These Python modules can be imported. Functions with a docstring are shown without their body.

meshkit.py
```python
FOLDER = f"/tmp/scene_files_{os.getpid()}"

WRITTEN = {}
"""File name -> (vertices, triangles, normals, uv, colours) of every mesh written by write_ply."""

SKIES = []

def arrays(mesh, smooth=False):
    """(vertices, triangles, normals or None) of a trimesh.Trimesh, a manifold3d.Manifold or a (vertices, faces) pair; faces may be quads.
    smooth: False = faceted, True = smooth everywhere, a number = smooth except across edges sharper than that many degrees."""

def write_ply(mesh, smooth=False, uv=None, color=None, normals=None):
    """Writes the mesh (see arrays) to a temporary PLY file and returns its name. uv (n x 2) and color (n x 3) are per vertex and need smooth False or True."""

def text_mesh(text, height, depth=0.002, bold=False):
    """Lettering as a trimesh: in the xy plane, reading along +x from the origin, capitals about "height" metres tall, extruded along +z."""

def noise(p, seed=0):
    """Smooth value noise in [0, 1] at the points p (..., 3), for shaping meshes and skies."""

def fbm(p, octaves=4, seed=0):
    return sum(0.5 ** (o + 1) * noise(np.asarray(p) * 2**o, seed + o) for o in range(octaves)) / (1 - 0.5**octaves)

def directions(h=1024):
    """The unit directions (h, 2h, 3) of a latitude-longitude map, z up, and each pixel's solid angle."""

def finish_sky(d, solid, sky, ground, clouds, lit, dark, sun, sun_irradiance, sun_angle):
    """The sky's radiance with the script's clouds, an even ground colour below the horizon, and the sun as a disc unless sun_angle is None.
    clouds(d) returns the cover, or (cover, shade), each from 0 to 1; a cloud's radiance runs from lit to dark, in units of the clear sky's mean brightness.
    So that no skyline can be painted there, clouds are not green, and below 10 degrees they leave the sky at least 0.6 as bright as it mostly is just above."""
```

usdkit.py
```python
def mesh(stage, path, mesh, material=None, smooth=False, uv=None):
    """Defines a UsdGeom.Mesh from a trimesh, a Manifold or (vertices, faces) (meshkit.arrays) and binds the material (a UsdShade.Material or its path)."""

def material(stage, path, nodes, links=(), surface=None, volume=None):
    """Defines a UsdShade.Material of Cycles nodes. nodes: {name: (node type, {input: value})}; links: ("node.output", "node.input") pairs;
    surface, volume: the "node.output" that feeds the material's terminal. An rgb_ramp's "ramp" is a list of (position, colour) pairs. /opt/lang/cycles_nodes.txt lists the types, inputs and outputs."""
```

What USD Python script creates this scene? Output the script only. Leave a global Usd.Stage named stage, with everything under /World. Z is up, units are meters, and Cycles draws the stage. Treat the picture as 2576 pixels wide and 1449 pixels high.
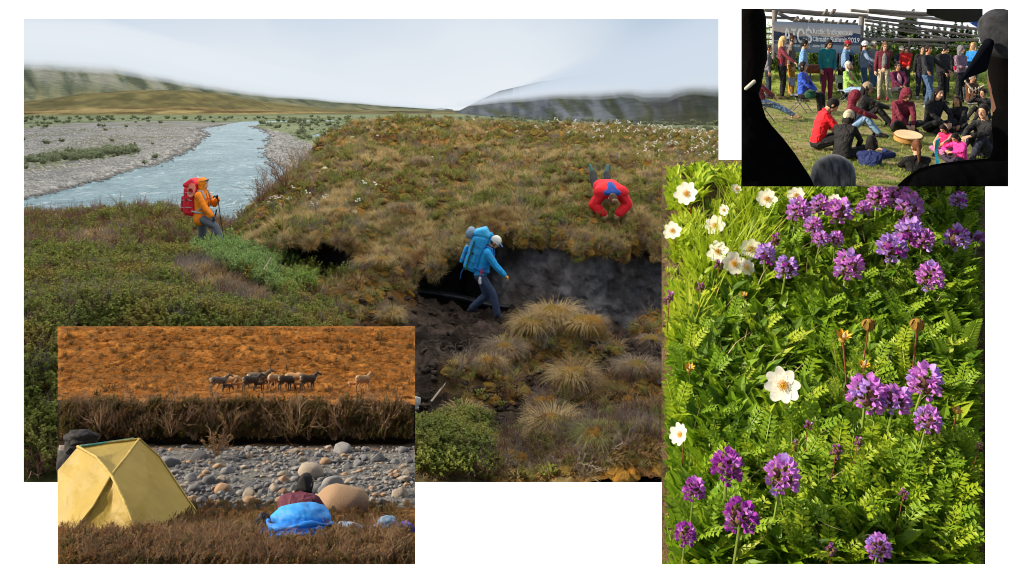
import math, random
import numpy as np, trimesh, usdkit, meshkit
import manifold3d as m3
import shapely.geometry as sg, shapely.ops as so
from scipy.interpolate import RBFInterpolator
from pxr import Usd, UsdGeom, UsdShade, UsdLux, Gf, Sdf, Vt

stage = Usd.Stage.CreateInMemory()
UsdGeom.SetStageUpAxis(stage, 'Z'); UsdGeom.SetStageMetersPerUnit(stage, 1.0)
UsdGeom.Xform.Define(stage, '/World'); UsdGeom.Scope.Define(stage, '/World/Looks')
PI = math.pi

# ------------------------------------------------------------------ camera, sky, sun, exposure
K, CX, HR = 2000.0, 1288.0, 276.0          # focal length, centre column and eye-level row of the picture (2576 x 1449 units)
cam = UsdGeom.Camera.Define(stage, '/World/camera')
cam.CreateHorizontalApertureAttr(36.0); cam.CreateVerticalApertureAttr(20.25)
cam.CreateFocalLengthAttr(36.0 * K / 2576.0)
cam.CreateVerticalApertureOffsetAttr(-(724.5 - HR) / 2576.0 * 36.0)
cam.CreateClippingRangeAttr(Gf.Vec2f(0.1, 20000.0))
cam.CreateExposureAttr(0.45)
UsdGeom.Xformable(cam).AddRotateXOp().Set(90.0)   # level, looking along +y, eye at the origin

SUN_EL, SUN_AZ = math.radians(27), math.radians(-92)   # azimuth measured from +y towards +x: the sun stands to the left
SUN_DIR = np.array([math.sin(SUN_AZ) * math.cos(SUN_EL), math.cos(SUN_AZ) * math.cos(SUN_EL), math.sin(SUN_EL)])
dome = UsdLux.DomeLight.Define(stage, '/World/sky_light')
dm = usdkit.material(stage, '/World/Looks/sky_light', {
    's': ('sky_texture', {'sky_type': 'single_scattering', 'sun_disc': False, 'sun_elevation': SUN_EL, 'sun_rotation': SUN_AZ % (2 * PI), 'aerosol_density': 1.5}),
    'b': ('background_shader', {'strength': 0.10})}, [('s.color', 'b.color')], surface='b.background')
UsdShade.MaterialBindingAPI.Apply(dome.GetPrim()).Bind(dm)
sun = UsdLux.DistantLight.Define(stage, '/World/sun')
sun.CreateNormalizeAttr(True); sun.CreateIntensityAttr(1.25); sun.CreateAngleAttr(0.5); sun.CreateColorAttr(Gf.Vec3f(1.0, 0.88, 0.70))
_q = Gf.Rotation(Gf.Vec3d(0, 0, 1), Gf.Vec3d(*map(float, SUN_DIR)))
UsdGeom.Xformable(sun).AddTransformOp().Set(Gf.Matrix4d(_q, Gf.Vec3d(0, 0, 0)))

# ------------------------------------------------------------------ naming, things, parts
USED = set()
def numbered(path):
    if path not in USED:
        USED.add(path); return path
    k = 1
    while f'{path}_{k:03d}' in USED: k += 1
    USED.add(f'{path}_{k:03d}'); return f'{path}_{k:03d}'

def tag(prim, label=None, cat=None, group=None, kind=None):
    prim = prim.GetPrim() if hasattr(prim, 'GetPrim') else prim
    for k, v in (('label', label), ('category', cat), ('group', group), ('kind', kind)):
        if v: prim.SetCustomDataByKey(k, v)
    return prim

def m44(loc=(0, 0, 0), rz=0.0, s=1.0, R=None):
    M = np.eye(4); c, n = math.cos(rz), math.sin(rz)
    A = np.array([[c, -n, 0], [n, c, 0], [0, 0, 1]]) * s
    M[:3, :3] = A if R is None else R @ A
    M[:3, 3] = loc
    return M

def setx(x, M):
    UsdGeom.Xformable(x).AddTransformOp().Set(Gf.Matrix4d(*map(float, np.asarray(M).T.ravel())))

def thing(name, label, cat, M=None, group=None, kind=None):
    x = UsdGeom.Xform.Define(stage, numbered('/World/' + name))
    if M is not None: setx(x, M)
    tag(x, label, cat, group, kind)
    return str(x.GetPath())

CLIP = None
def obj(name, mesh, mat, parent=None, smooth=False, label=None, col=None, M=None, kind=None, **kw):
    path = numbered((parent or '/World') + '/' + name)
    if CLIP is not None:                              # things that stand half outside a display opening end at its sill
        m_ = mesh if isinstance(mesh, tuple) else (np.asarray(mesh.vertices), np.asarray(mesh.faces))
        for nl, off in CLIP:
            dd = np.asarray(m_[0]) @ nl + off
            if dd.max() <= 0: return None
            if dd.min() < 0:
                tm = trimesh.intersections.slice_mesh_plane(trimesh.Trimesh(*m_, process=False), nl, -nl * off / (nl @ nl)); m_ = (np.asarray(tm.vertices), np.asarray(tm.faces))
        mesh = m_
    v, f, n = meshkit.arrays(mesh, smooth)
    pr = usdkit.mesh(stage, path, (v, f), mat)
    if n is not None:
        pr.CreateNormalsAttr(Vt.Vec3fArray.FromNumpy(n.astype(np.float32))); pr.SetNormalsInterpolation('vertex')
    if col is not None:
        UsdGeom.PrimvarsAPI(pr).CreatePrimvar('Col', Sdf.ValueTypeNames.Float3Array, 'vertex').Set(Vt.Vec3fArray.FromNumpy(np.asarray(col, np.float32)))
    if M is not None: setx(pr, M)
    tag(pr, label, kw.get('cat'), kw.get('group'), kind)
    return path

def copy_of(src, name, M, label, group=None, cat=None):
    was = stage.GetPrimAtPath(src).GetCustomData()
    x = UsdGeom.Xform.Define(stage, numbered('/World/' + name))
    x.GetPrim().GetReferences().AddInternalReference(src); x.GetPrim().SetInstanceable(True)
    x.ClearXformOpOrder()
    setx(x, M) if not x.GetPrim().HasAttribute('xformOp:transform') else x.GetPrim().GetAttribute('xformOp:transform').Set(Gf.Matrix4d(*map(float, np.asarray(M).T.ravel())))
    if not x.GetOrderedXformOps(): x.SetXformOpOrder([UsdGeom.XformOp(x.GetPrim().GetAttribute('xformOp:transform'))])
    tag(x, label, cat or was.get('category'), group or was.get('group'))
    return str(x.GetPath())

def scatter(name, label, cat, protos, mats4, which, kind='stuff', parent=None):
    """one PointInstancer of many small growths; protos: list of (mesh, material)"""
    path = numbered((parent or '/World') + '/' + name)
    pi = UsdGeom.PointInstancer.Define(stage, path)
    tag(pi, label, cat, None, kind)
    rel = pi.CreatePrototypesRel()
    for i, (me, ma) in enumerate(protos):
        pp = f'{path}/growth_{i:03d}'
        usdkit.mesh(stage, pp, me, ma); rel.AddTarget(pp)
    mats4 = np.asarray(mats4)
    pos = mats4[:, :3, 3]; A = mats4[:, :3, :3]
    sc = np.linalg.norm(A, axis=1)
    Rm = A / sc[:, None, :]
    from scipy.spatial.transform import Rotation as Rot
    q = Rot.from_matrix(Rm).as_quat()
    pi.CreatePositionsAttr(Vt.Vec3fArray.FromNumpy(pos.astype(np.float32)))
    pi.CreateScalesAttr(Vt.Vec3fArray.FromNumpy(sc.astype(np.float32)))
    pi.CreateOrientationsAttr(Vt.QuathArray([Gf.Quath(float(a[3]), float(a[0]), float(a[1]), float(a[2])) for a in q]))
    pi.CreateProtoIndicesAttr(Vt.IntArray([int(w) for w in which]))
    return path

# ------------------------------------------------------------------ picture geometry: rays and leaning frames
def ray(px, py):
    return np.array([(px - CX) / K, 1.0, -(py - HR) / K])
def W(px, py, Y):
    return ray(px, py) * Y
class Frame:
    """a scene that leans: local y forward, z up, turned about the x axis"""
    def __init__(self, row):
        a = math.atan((row - HR) / K)
        self.a = a
        self.R = np.array([[1, 0, 0], [0, math.cos(a), math.sin(a)], [0, -math.sin(a), math.cos(a)]])
        self.M = np.eye(4); self.M[:3, :3] = self.R
    def P(self, px, py, d):
        l = self.R.T @ ray(px, py)
        return l * (d / l[1])
    def px(self, p):
        w = np.asarray(p) @ self.R.T
        return np.stack([CX + K * w[..., 0] / w[..., 1], HR - K * w[..., 2] / w[..., 1]], -1)
    def at(self, loc, rz=0.0, s=1.0, R=None):
        return self.M @ m44(loc, rz, s, R)

def within(frame, F, w, protos, rect, free=None):
    """which local instance matrices stay inside the sides of a scene (left, top, right, bottom columns and rows; None = open)"""
    ok = np.zeros(len(F), bool)
    for k in set(w.tolist()):
        v = np.asarray(protos[k][0][0]); r2 = np.random.default_rng(5); ex = np.unique(np.concatenate([v.argmax(0), v.argmin(0), np.linalg.norm(v, axis=1).argsort()[-8:], r2.integers(0, len(v), 24)])); i = np.where(w == k)[0]
        P_ = np.einsum('nij,mj->nmi', F[i][:, :3, :3], v[ex]) + F[i][:, None, :3, 3]; q = frame.px(P_); o = np.ones(len(i), bool)
        for ax, lim, sg_ in ((0, rect[0], 1), (1, rect[1], 1), (0, rect[2], -1), (1, rect[3], -1)):
            if lim is not None:
                bad = (q[..., ax] - lim) * sg_ < 0
                if free is not None: bad &= ~free(q)
                o &= ~bad.any(1)
        ok[i] = o
    return ok
def fit(frame, F, w, protos, rect, free=None):
    """shrinks growths near the sides until they stay inside"""
    out, ow = [], []
    for s in (1.0, .55, .5, .5):
        F = F.copy(); F[:, :3, :3] *= s; ok = within(frame, F, w, protos, rect, free); out.append(F[ok]); ow.append(w[ok]); F, w = F[~ok], w[~ok]
        if not len(F): break
    return np.vstack(out), np.concatenate(ow)

# ------------------------------------------------------------------ materials
def mk(name, c1, c2=None, scale=8.0, rough=0.8, bump=0.0, bscale=None, detail=5, trans=0.0, tcol=None, spec=0.3, c3=None, dist=0.02, attr=False, coord='position', sheen=0, lo=0.35, hi=0.65, stretch=None, bdet=6):
    """principled material with noise between two or three real colours, fine relief and optionally translucency"""
    c2 = c1 if c2 is None else c2
    nodes = {'g': ('geometry', {}), 't': ('texture_coordinate', {}), 'mp': ('mapping', {'scale': stretch or (1, 1, 1)}),
             'n': ('noise_texture', {'scale': scale, 'detail': detail, 'roughness': 0.6}),
             'r': ('rgb_ramp', {'ramp': [(lo, c1), (hi, c2)] if c3 is None else [(lo, c1), (0.5, c2), (hi, c3)]}),
             'p': ('principled_bsdf', {'roughness': rough, 'specular_ior_level': spec})}
    if sheen: nodes['p'][1].update(sheen_weight=sheen)
    links = [('g.position' if coord == 'position' else 't.object', 'mp.vector'), ('mp.vector', 'n.vector'), ('n.fac', 'r.fac')]
    c = 'r.color'
    if attr:
        nodes['a'] = ('attribute', {'attribute': 'Col'}); nodes['mx'] = ('mix_color', {'blend_type': 'multiply', 'fac': 1.0})
        links += [('a.color', 'mx.a'), ('r.color', 'mx.b')]; c = 'mx.result'
    links.append((c, 'p.base_color'))
    if bump:
        nodes['n2'] = ('noise_texture', {'scale': bscale or scale * 3, 'detail': bdet, 'roughness': 0.65, 'distortion': 1.0 if bdet < 3 else 0.0})
        nodes['b'] = ('bump', {'strength': bump, 'distance': dist})
        links += [('mp.vector', 'n2.vector'), ('n2.fac', 'b.height'), ('b.normal', 'p.normal')]
    out = 'p.BSDF'
    if trans:
        nodes['tr'] = ('translucent_bsdf', {}); nodes['ms'] = ('mix_closure', {'fac': trans})
        if tcol is not None:
            nodes['tm'] = ('mix_color', {'blend_type': 'multiply', 'fac': 1.0, 'b': tcol}); links += [(c, 'tm.a'), ('tm.result', 'tr.color')]
        else: links.append((c, 'tr.color'))
        links += [('p.BSDF', 'ms.closure1'), ('tr.BSDF', 'ms.closure2')]; out = 'ms.closure'
    return usdkit.material(stage, '/World/Looks/' + name, nodes, links, surface=out)

MC = {}
def flat(rgb, rough=0.75, spec=0.3, fine=0.12, kind='cloth'):
    """a plain dyed material with a slight uneven tone"""
    key = (tuple(round(x, 3) for x in rgb), rough, kind)
    if key not in MC:
        d = tuple(x * (1 - 1.6 * fine) for x in rgb); u = tuple(min(1, x * (1 + fine)) for x in rgb)
        MC[key] = mk(f'{kind}_{len(MC):03d}', d, u, scale=30 if kind == 'cloth' else 12, rough=rough, spec=spec, bump=0.7 if kind == 'cloth' else 0.3 if kind == 'hair' else 0.08, bscale=7 if kind == 'cloth' else 60, bdet=1.5 if kind == 'cloth' else 4, dist=0.03 if kind == 'cloth' else 0.01, coord='object')
    return MC[key]

def S(r, g, b):
    """sRGB 0-255 to linear"""
    f = lambda c: c / 12.92 if c <= 0.04045 else ((c + 0.055) / 1.055) ** 2.4
    return tuple(f(x / 255.0) for x in (r, g, b))

# ------------------------------------------------------------------ mesh helpers
def cat(ms):
    ms = [m if isinstance(m, tuple) else (np.asarray(m.vertices), np.asarray(m.faces)) for m in ms]
    vs, fs, n = [], [], 0
    for v, f in ms:
        vs.append(v); fs.append(np.asarray(f) + n); n += len(v)
    return np.vstack(vs), np.vstack(fs)

def grid_faces(nu, nv, closed=False):
    i, j = np.meshgrid(np.arange(nu - (0 if closed else 1)), np.arange(nv - 1), indexing='ij')
    i2 = (i + 1) % nu
    a, b, c, d = i * nv + j, i2 * nv + j, i2 * nv + j + 1, i * nv + j + 1
    return np.vstack([np.stack([a, b, c], -1).reshape(-1, 3), np.stack([a, c, d], -1).reshape(-1, 3)])

def tube(pts, rad, sides=5, cap=True):
    p = np.asarray(pts, float); r = np.broadcast_to(rad, (len(p),))
    t = np.gradient(p, axis=0); t /= np.linalg.norm(t, axis=1, keepdims=True) + 1e-9
    ref = np.array([0, 0, 1.0]) if abs(t[:, 2]).mean() < 0.8 else np.array([1.0, 0, 0])
    a = np.cross(t, ref); a /= np.linalg.norm(a, axis=1, keepdims=True) + 1e-9
    b = np.cross(t, a); th = np.arange(sides) * 2 * PI / sides
    v = p[:, None] + r[:, None, None] * (np.cos(th)[None, :, None] * a[:, None] + np.sin(th)[None, :, None] * b[:, None])
    nv = len(p)
    f = []
    for i in range(nv - 1):
        for j in range(sides):
            j2 = (j + 1) % sides
            f += [[i * sides + j, (i + 1) * sides + j, (i + 1) * sides + j2], [i * sides + j, (i + 1) * sides + j2, i * sides + j2]]
    v = v.reshape(-1, 3)
    if cap:
        v = np.vstack([v, p[:1], p[-1:]]); c0, c1 = len(v) - 2, len(v) - 1
        for j in range(sides):
            j2 = (j + 1) % sides
            f += [[c0, j, j2], [c1, (nv - 1) * sides + j2, (nv - 1) * sides + j]]
    return v, np.array(f)

def box(c, s, R=None):
    v = np.array([[x, y, z] for x in (-.5, .5) for y in (-.5, .5) for z in (-.5, .5)]) * np.asarray(s)
    if R is not None: v = v @ np.asarray(R).T
    f = np.array([[0, 1, 3], [0, 3, 2], [4, 6, 7], [4, 7, 5], [0, 4, 5], [0, 5, 1], [2, 3, 7], [2, 7, 6], [0, 2, 6], [0, 6, 4], [1, 5, 7], [1, 7, 3]])
    return v + np.asarray(c), f

def spherem(c, r, seg=10, s=(1, 1, 1)):
    return m3.Manifold.sphere(1.0, seg).scale([r * s[0], r * s[1], r * s[2]]).translate([float(x) for x in c])
def hullm(cs, seg=10):
    """hull of (centre, radius) spheres"""
    return m3.Manifold.batch_hull([spherem(c, r, seg) for c, r in cs])
def um(ms):
    return m3.Manifold.batch_boolean(list(ms), m3.OpType.Add)
def man(m):
    a = m.to_mesh(); return np.array(a.vert_properties[:, :3], float), np.array(a.tri_verts, int)
def soft(m, edge=0.03, it=8):
    v, f = man(m.refine_to_length(edge))
    t = trimesh.Trimesh(v, f, process=True)
    trimesh.smoothing.filter_taubin(t, iterations=it)
    return np.array(t.vertices), np.array(t.faces)
def xf(mesh, M):
    v, f = mesh; return v @ M[:3, :3].T + M[:3, 3], f
def rotz(a): return np.array([[math.cos(a), -math.sin(a), 0], [math.sin(a), math.cos(a), 0], [0, 0, 1.0]])
def rotx(a): return np.array([[1, 0, 0], [0, math.cos(a), -math.sin(a)], [0, math.sin(a), math.cos(a)]])
def roty(a): return np.array([[math.cos(a), 0, math.sin(a)], [0, 1, 0], [-math.sin(a), 0, math.cos(a)]])
def unit(v): v = np.asarray(v, float); return v / (np.linalg.norm(v) + 1e-12)
def fb(p, o=4, seed=0): return meshkit.fbm(np.asarray(p, float), o, seed) - 0.5

# small growths -----------------------------------------------------
def blades(rng, n, length, width, spread, droop, base_r, seg=3, up=1.0, lv=0.4):
    """n arching grass blades"""
    vs, fs, k = [], [], 0
    for _ in range(n):
        az = rng.uniform(0, 2 * PI); L = length * rng.uniform(1 - lv, 1 + lv * .6); w = width * rng.uniform(.6, 1.2)
        out = np.array([math.cos(az), math.sin(az), 0]); side = np.array([-out[1], out[0], 0])
        b = out * base_r * math.sqrt(rng.random()); th = spread * rng.uniform(.3, 1.1)
        d = out * math.sin(th) + np.array([0, 0, up * math.cos(th)]); p = b.copy()
        for i in range(seg + 1):
            ww = w * (1 - i / seg) ** .7 * .5
            vs += [p - side * ww, p + side * ww] if i < seg else [p]
            if i < seg:
                p = p + unit(d) * L / seg; d = d + np.array([0, 0, -droop * (i + 1) / seg * rng.uniform(.6, 1.3)])
        for i in range(seg - 1):
            a = k + 2 * i; fs += [[a, a + 1, a + 3], [a, a + 3, a + 2]]
        a = k + 2 * (seg - 1); fs.append([a, a + 1, a + 2]); k += 2 * seg + 1
    return np.array(vs), np.array(fs)

def leaf(p, d, up, L, w, curl=0.2):
    """a pointed leaf of four triangles with a folded midrib"""
    d = unit(d); s = unit(np.cross(d, up)); n = np.cross(s, d)
    m = p + d * L * .5 + n * L * curl * .5
    return np.array([p, m - s * w * .5 + n * w * .15, m, m + s * w * .5 + n * w * .15, p + d * L]), np.array([[0, 2, 1], [0, 3, 2], [1, 2, 4], [2, 3, 4]])

def sprig(rng, H, nst, nlv, L, w, spread=.5, stem_r=.004, lean=0.0):
    """a small shrub: woody stems (first mesh) and leaves (second mesh)"""
    st, lv = [], []
    for _ in range(nst):
        az = rng.uniform(0, 2 * PI); th = spread * rng.uniform(.2, 1.1); h = H * rng.uniform(.6, 1.1)
        d = np.array([math.sin(th) * math.cos(az), math.sin(th) * math.sin(az), math.cos(th)])
        p = np.array([d[0], d[1], 0]) * H * .12; pts = [p]
        for i in range(3):
            d = unit(d + np.array([rng.normal(0, .16), rng.normal(0, .16), .12])); pts.append(pts[-1] + d * h / 3)
        st.append(tube(pts, [stem_r, stem_r * .8, stem_r * .55, stem_r * .25], 3, cap=False))
        for k in range(nlv):
            t = rng.uniform(.3, 1) * 2.999; i = int(t); q = pts[i] + (pts[i + 1] - pts[i]) * (t - i)
            a = rng.uniform(0, 2 * PI); e = rng.uniform(-.2, 1.1)
            lv.append(leaf(q, np.array([math.cos(a) * math.cos(e), math.sin(a) * math.cos(e), math.sin(e)]), np.array([0, 0, 1.0]) if abs(e) < 1 else np.array([1.0, 0, 0]), L * rng.uniform(.6, 1.2), w * rng.uniform(.7, 1.2)))
    return cat(st), cat(lv) if lv else None

def twig(rng, H, nst, spread=.7, r=.006, forks=3):
    """a bare branching bush"""
    out = []
    def grow(p, d, L, rr, lev):
        pts = [p]
        for i in range(3):
            d = unit(d + rng.normal(0, .18, 3) + np.array([0, 0, .06])); pts.append(pts[-1] + d * L / 3)
        out.append(tube(pts, np.linspace(rr, rr * .5, 4), 3, cap=False))
        if lev > 0:
            for _ in range(forks):
                i = rng.integers(1, 4); grow(pts[i], unit(d + rng.normal(0, .55, 3)), L * rng.uniform(.45, .75), rr * .55, lev - 1)
    for _ in range(nst):
        az = rng.uniform(0, 2 * PI); th = spread * rng.uniform(.1, 1)
        grow(np.zeros(3), np.array([math.sin(th) * math.cos(az), math.sin(th) * math.sin(az), math.cos(th)]), H * rng.uniform(.4, .65), r, 2)
    return cat(out)

def cushion(rng, r=1.0, seed=0, amp=.35, flat_=.55, sub=2):
    m = trimesh.creation.icosphere(sub, 1.0); v = np.array(m.vertices)
    v *= (1 + amp * 2 * fb(v * 2.2 + seed * 7.3, 3, seed))[:, None]
    v[:, 2] *= flat_; return v * r, np.array(m.faces)

def stone(rng, seed, sub=2, amp=.32):
    """a rounded, slightly angular river stone of unit half-length"""
    m = trimesh.creation.icosphere(sub, 1.0); v = np.array(m.vertices)
    for _ in range(7):
        n = unit(rng.normal(0, 1, 3)); c = rng.uniform(.55, .85); d = v @ n; v -= np.where(d > c, (d - c) * .85, 0)[:, None] * n
    v *= (1 + amp * fb(v * 1.3 + seed * 3.7, 2, seed))[:, None]
    return v * np.array([1, rng.uniform(.65, .9), rng.uniform(.5, .75)]), np.array(m.faces)
# ================================================================== figures
def two_bone(a, b, L1, L2, pole):
    a, b = np.asarray(a, float), np.asarray(b, float); d = b - a; D = np.linalg.norm(d); D2 = min(D, (L1 + L2) * .995); u = d / (D + 1e-9); b = a + u * D2
    x = (L1 * L1 - L2 * L2 + D2 * D2) / (2 * D2 + 1e-9); h = math.sqrt(max(L1 * L1 - x * x, 0)); p = np.asarray(pole, float); p = p - (p @ u) * u
    return a + u * x + unit(p) * h, b
def hand_mesh(w, d, n, curl=.5, r=1.0, seg=6, thumb=1):
    """palm, four fingers of different lengths and a thumb; w wrist, d along the hand, n out of the back of the hand"""
    d = unit(d); n = unit(n - (n @ d) * d); s = np.cross(d, n) * thumb; out = []
    P_ = lambda a, b, c: w + (d * a + s * b + n * c) * r
    out.append(hullm([(P_(.0, .012, 0), .02 * r), (P_(.0, -.012, 0), .02 * r), (P_(.075, .03, 0), .014 * r), (P_(.07, -.03, 0), .013 * r)], seg))
    for k, L in enumerate((.072, .082, .076, .058)):
        b = .03 - .02 * k; p0 = P_(.075 - .003 * abs(k - 1), b, 0); t = curl * .7
        p1 = p0 + (d * math.cos(t) - n * math.sin(t)) * L * .5 * r; p2 = p1 + (d * math.cos(t * 2.4) - n * math.sin(t * 2.4)) * L * .5 * r
        out += [hullm([(p0, .0095 * r), (p1, .0088 * r)], seg), hullm([(p1, .0088 * r), (p2, .0075 * r)], seg)]
    t0, t1 = P_(.025, .026, -.004), P_(.055, .056, -.016); t2 = P_(.088, .06, -.03)
    out += [hullm([(t0, .013 * r), (t1, .0105 * r)], seg), hullm([(t1, .0105 * r), (t2, .0085 * r)], seg)]
    return out

STAND = dict(pz=.95, lean=0, side=0, twist=0, head=(0, 0), hl=(-.25, .06, .82), hr=(.25, .06, .82), fl=(-.11, 0, .08), fr=(.11, .04, .08), kl=(0, 1, 0), kr=(0, 1, 0), el=(-.4, -1, 0), er=(.4, -1, 0))
SIT = dict(STAND, pz=.50, lean=-.05, fl=(-.13, .48, .08), fr=(.13, .46, .08), kl=(0, .3, 1), kr=(0, .3, 1), hl=(-.07, .30, .60), hr=(.06, .32, .60), el=(-1, -.3, -.2), er=(1, -.3, -.2))
CROSS = dict(STAND, pz=.13, lean=.22, fl=(.16, .34, .07), fr=(-.16, .40, .07), kl=(-1, .3, .45), kr=(1, .3, .45), hl=(-.08, .42, .22), hr=(.08, .44, .22), el=(-1, -.2, 0), er=(1, -.2, 0))
KNEES = dict(STAND, pz=.13, lean=.12, fl=(-.12, .56, .08), fr=(.12, .60, .08), kl=(0, .2, 1), kr=(0, .2, 1), hl=(-.05, .52, .42), hr=(.06, .54, .40), el=(-1, -.2, -.2), er=(1, -.2, -.2))
def skeleton(po):
    sp = unit([math.sin(po['side']), math.sin(po['lean']) * math.cos(po['side']), math.cos(po['lean']) * math.cos(po['side'])]); pel = np.array([0, 0, po['pz']]); 
    if 'px' in po: pel = np.array([po['px'][0], po['px'][1], po['pz']])
    rx = rotz(po['twist']) @ np.array([1.0, 0, 0]); rx = unit(rx - (rx @ sp) * sp); fw = np.cross(sp, rx)
    J = dict(pel=pel, sp=sp, rx=rx, fw=fw, chest=pel + sp * .36, neck=pel + sp * .53)
    for s, q in ((-1, 'l'), (1, 'r')):
        sh = pel + sp * .475 + rx * s * .175; hip = pel + np.array([s * .085, 0, -.02])
        J['s' + q] = sh; J['h' + q] = hip; J['e' + q], J['w' + q] = two_bone(sh, po['h' + q], .29, .255, po['e' + q]); J['k' + q], J['a' + q] = two_bone(hip, po['f' + q], .43, .42, po['k' + q])
    yaw, pit = po['head']; hy = rotz(yaw) @ (fw * math.cos(pit) + sp * math.sin(pit)); up = unit(sp * .5 + np.array([0, 0, .5])) ; hy = unit(hy); hz = unit(up - (up @ hy) * hy) if pit > -1.2 else unit(fw); hx = np.cross(hy, hz)
    J['hR'] = np.stack([hx, hy, hz], 1); J['head'] = J['neck'] + unit(sp * .6 + hz * .4) * .05 + hz * .125 + hy * .025
    return J
def limbs(J, e, a=.0, seg=8, arms=True, up_only=False):
    T = []
    for q in 'lr':
        T.append(hullm([(J['s' + q], .056 + e), (J['e' + q], .043 + e)], seg))
        if not up_only: T.append(hullm([(J['e' + q], .043 + e), (J['e' + q] * .6 + J['w' + q] * .4, .041 + e), (J['w' + q] * (1 - a) + J['e' + q] * a, .029 + e)], seg))
    return T
def torso(J, e, seg=8, w=1.0, belly=0.0):
    p, sp, rx, fw = J['pel'], J['sp'], J['rx'], J['fw']; c = lambda h, x, f=0: p + sp * h + rx * x * w + fw * f
    return [hullm([(c(0, -.075), .095 + e), (c(0, .075), .095 + e), (c(.17, -.055), .098 + e), (c(.17, .055), .098 + e), (c(.12, 0, .03 + belly), .09 + e)], seg), hullm([(c(.17, -.055), .098 + e), (c(.17, .055), .098 + e), (c(.35, -.08), .1 + e), (c(.35, .08), .1 + e), (c(.32, 0, .04), .08 + e)], seg),
            hullm([(c(.35, -.08), .1 + e), (c(.35, .08), .1 + e), (c(.475, -.15), .058 + e), (c(.475, .15), .058 + e), (c(.5, 0), .06 + e)], seg)]
def legs(J, e, a=0.0, seg=8, short=False):
    T = [hullm([(J['hl'], .095 + e), (J['hr'], .095 + e), (J['pel'] + J['sp'] * .08, .1 + e)], seg)]
    for q in 'lr':
        k, an = J['k' + q], J['a' + q]; T.append(hullm([(J['h' + q], .092 + e), (k, .058 + e)], seg))
        if not short: T.append(hullm([(k, .058 + e), (k * .68 + an * .32 , .058 + e), (an * (1 - a) + k * a, .038 + e * 1.3)], seg))
    return T
SKIN = [S(196, 150, 122), S(214, 168, 142), S(168, 120, 92)]
def skin_mat(c): return flat(c, .55, .4, .05, 'skin')
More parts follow.
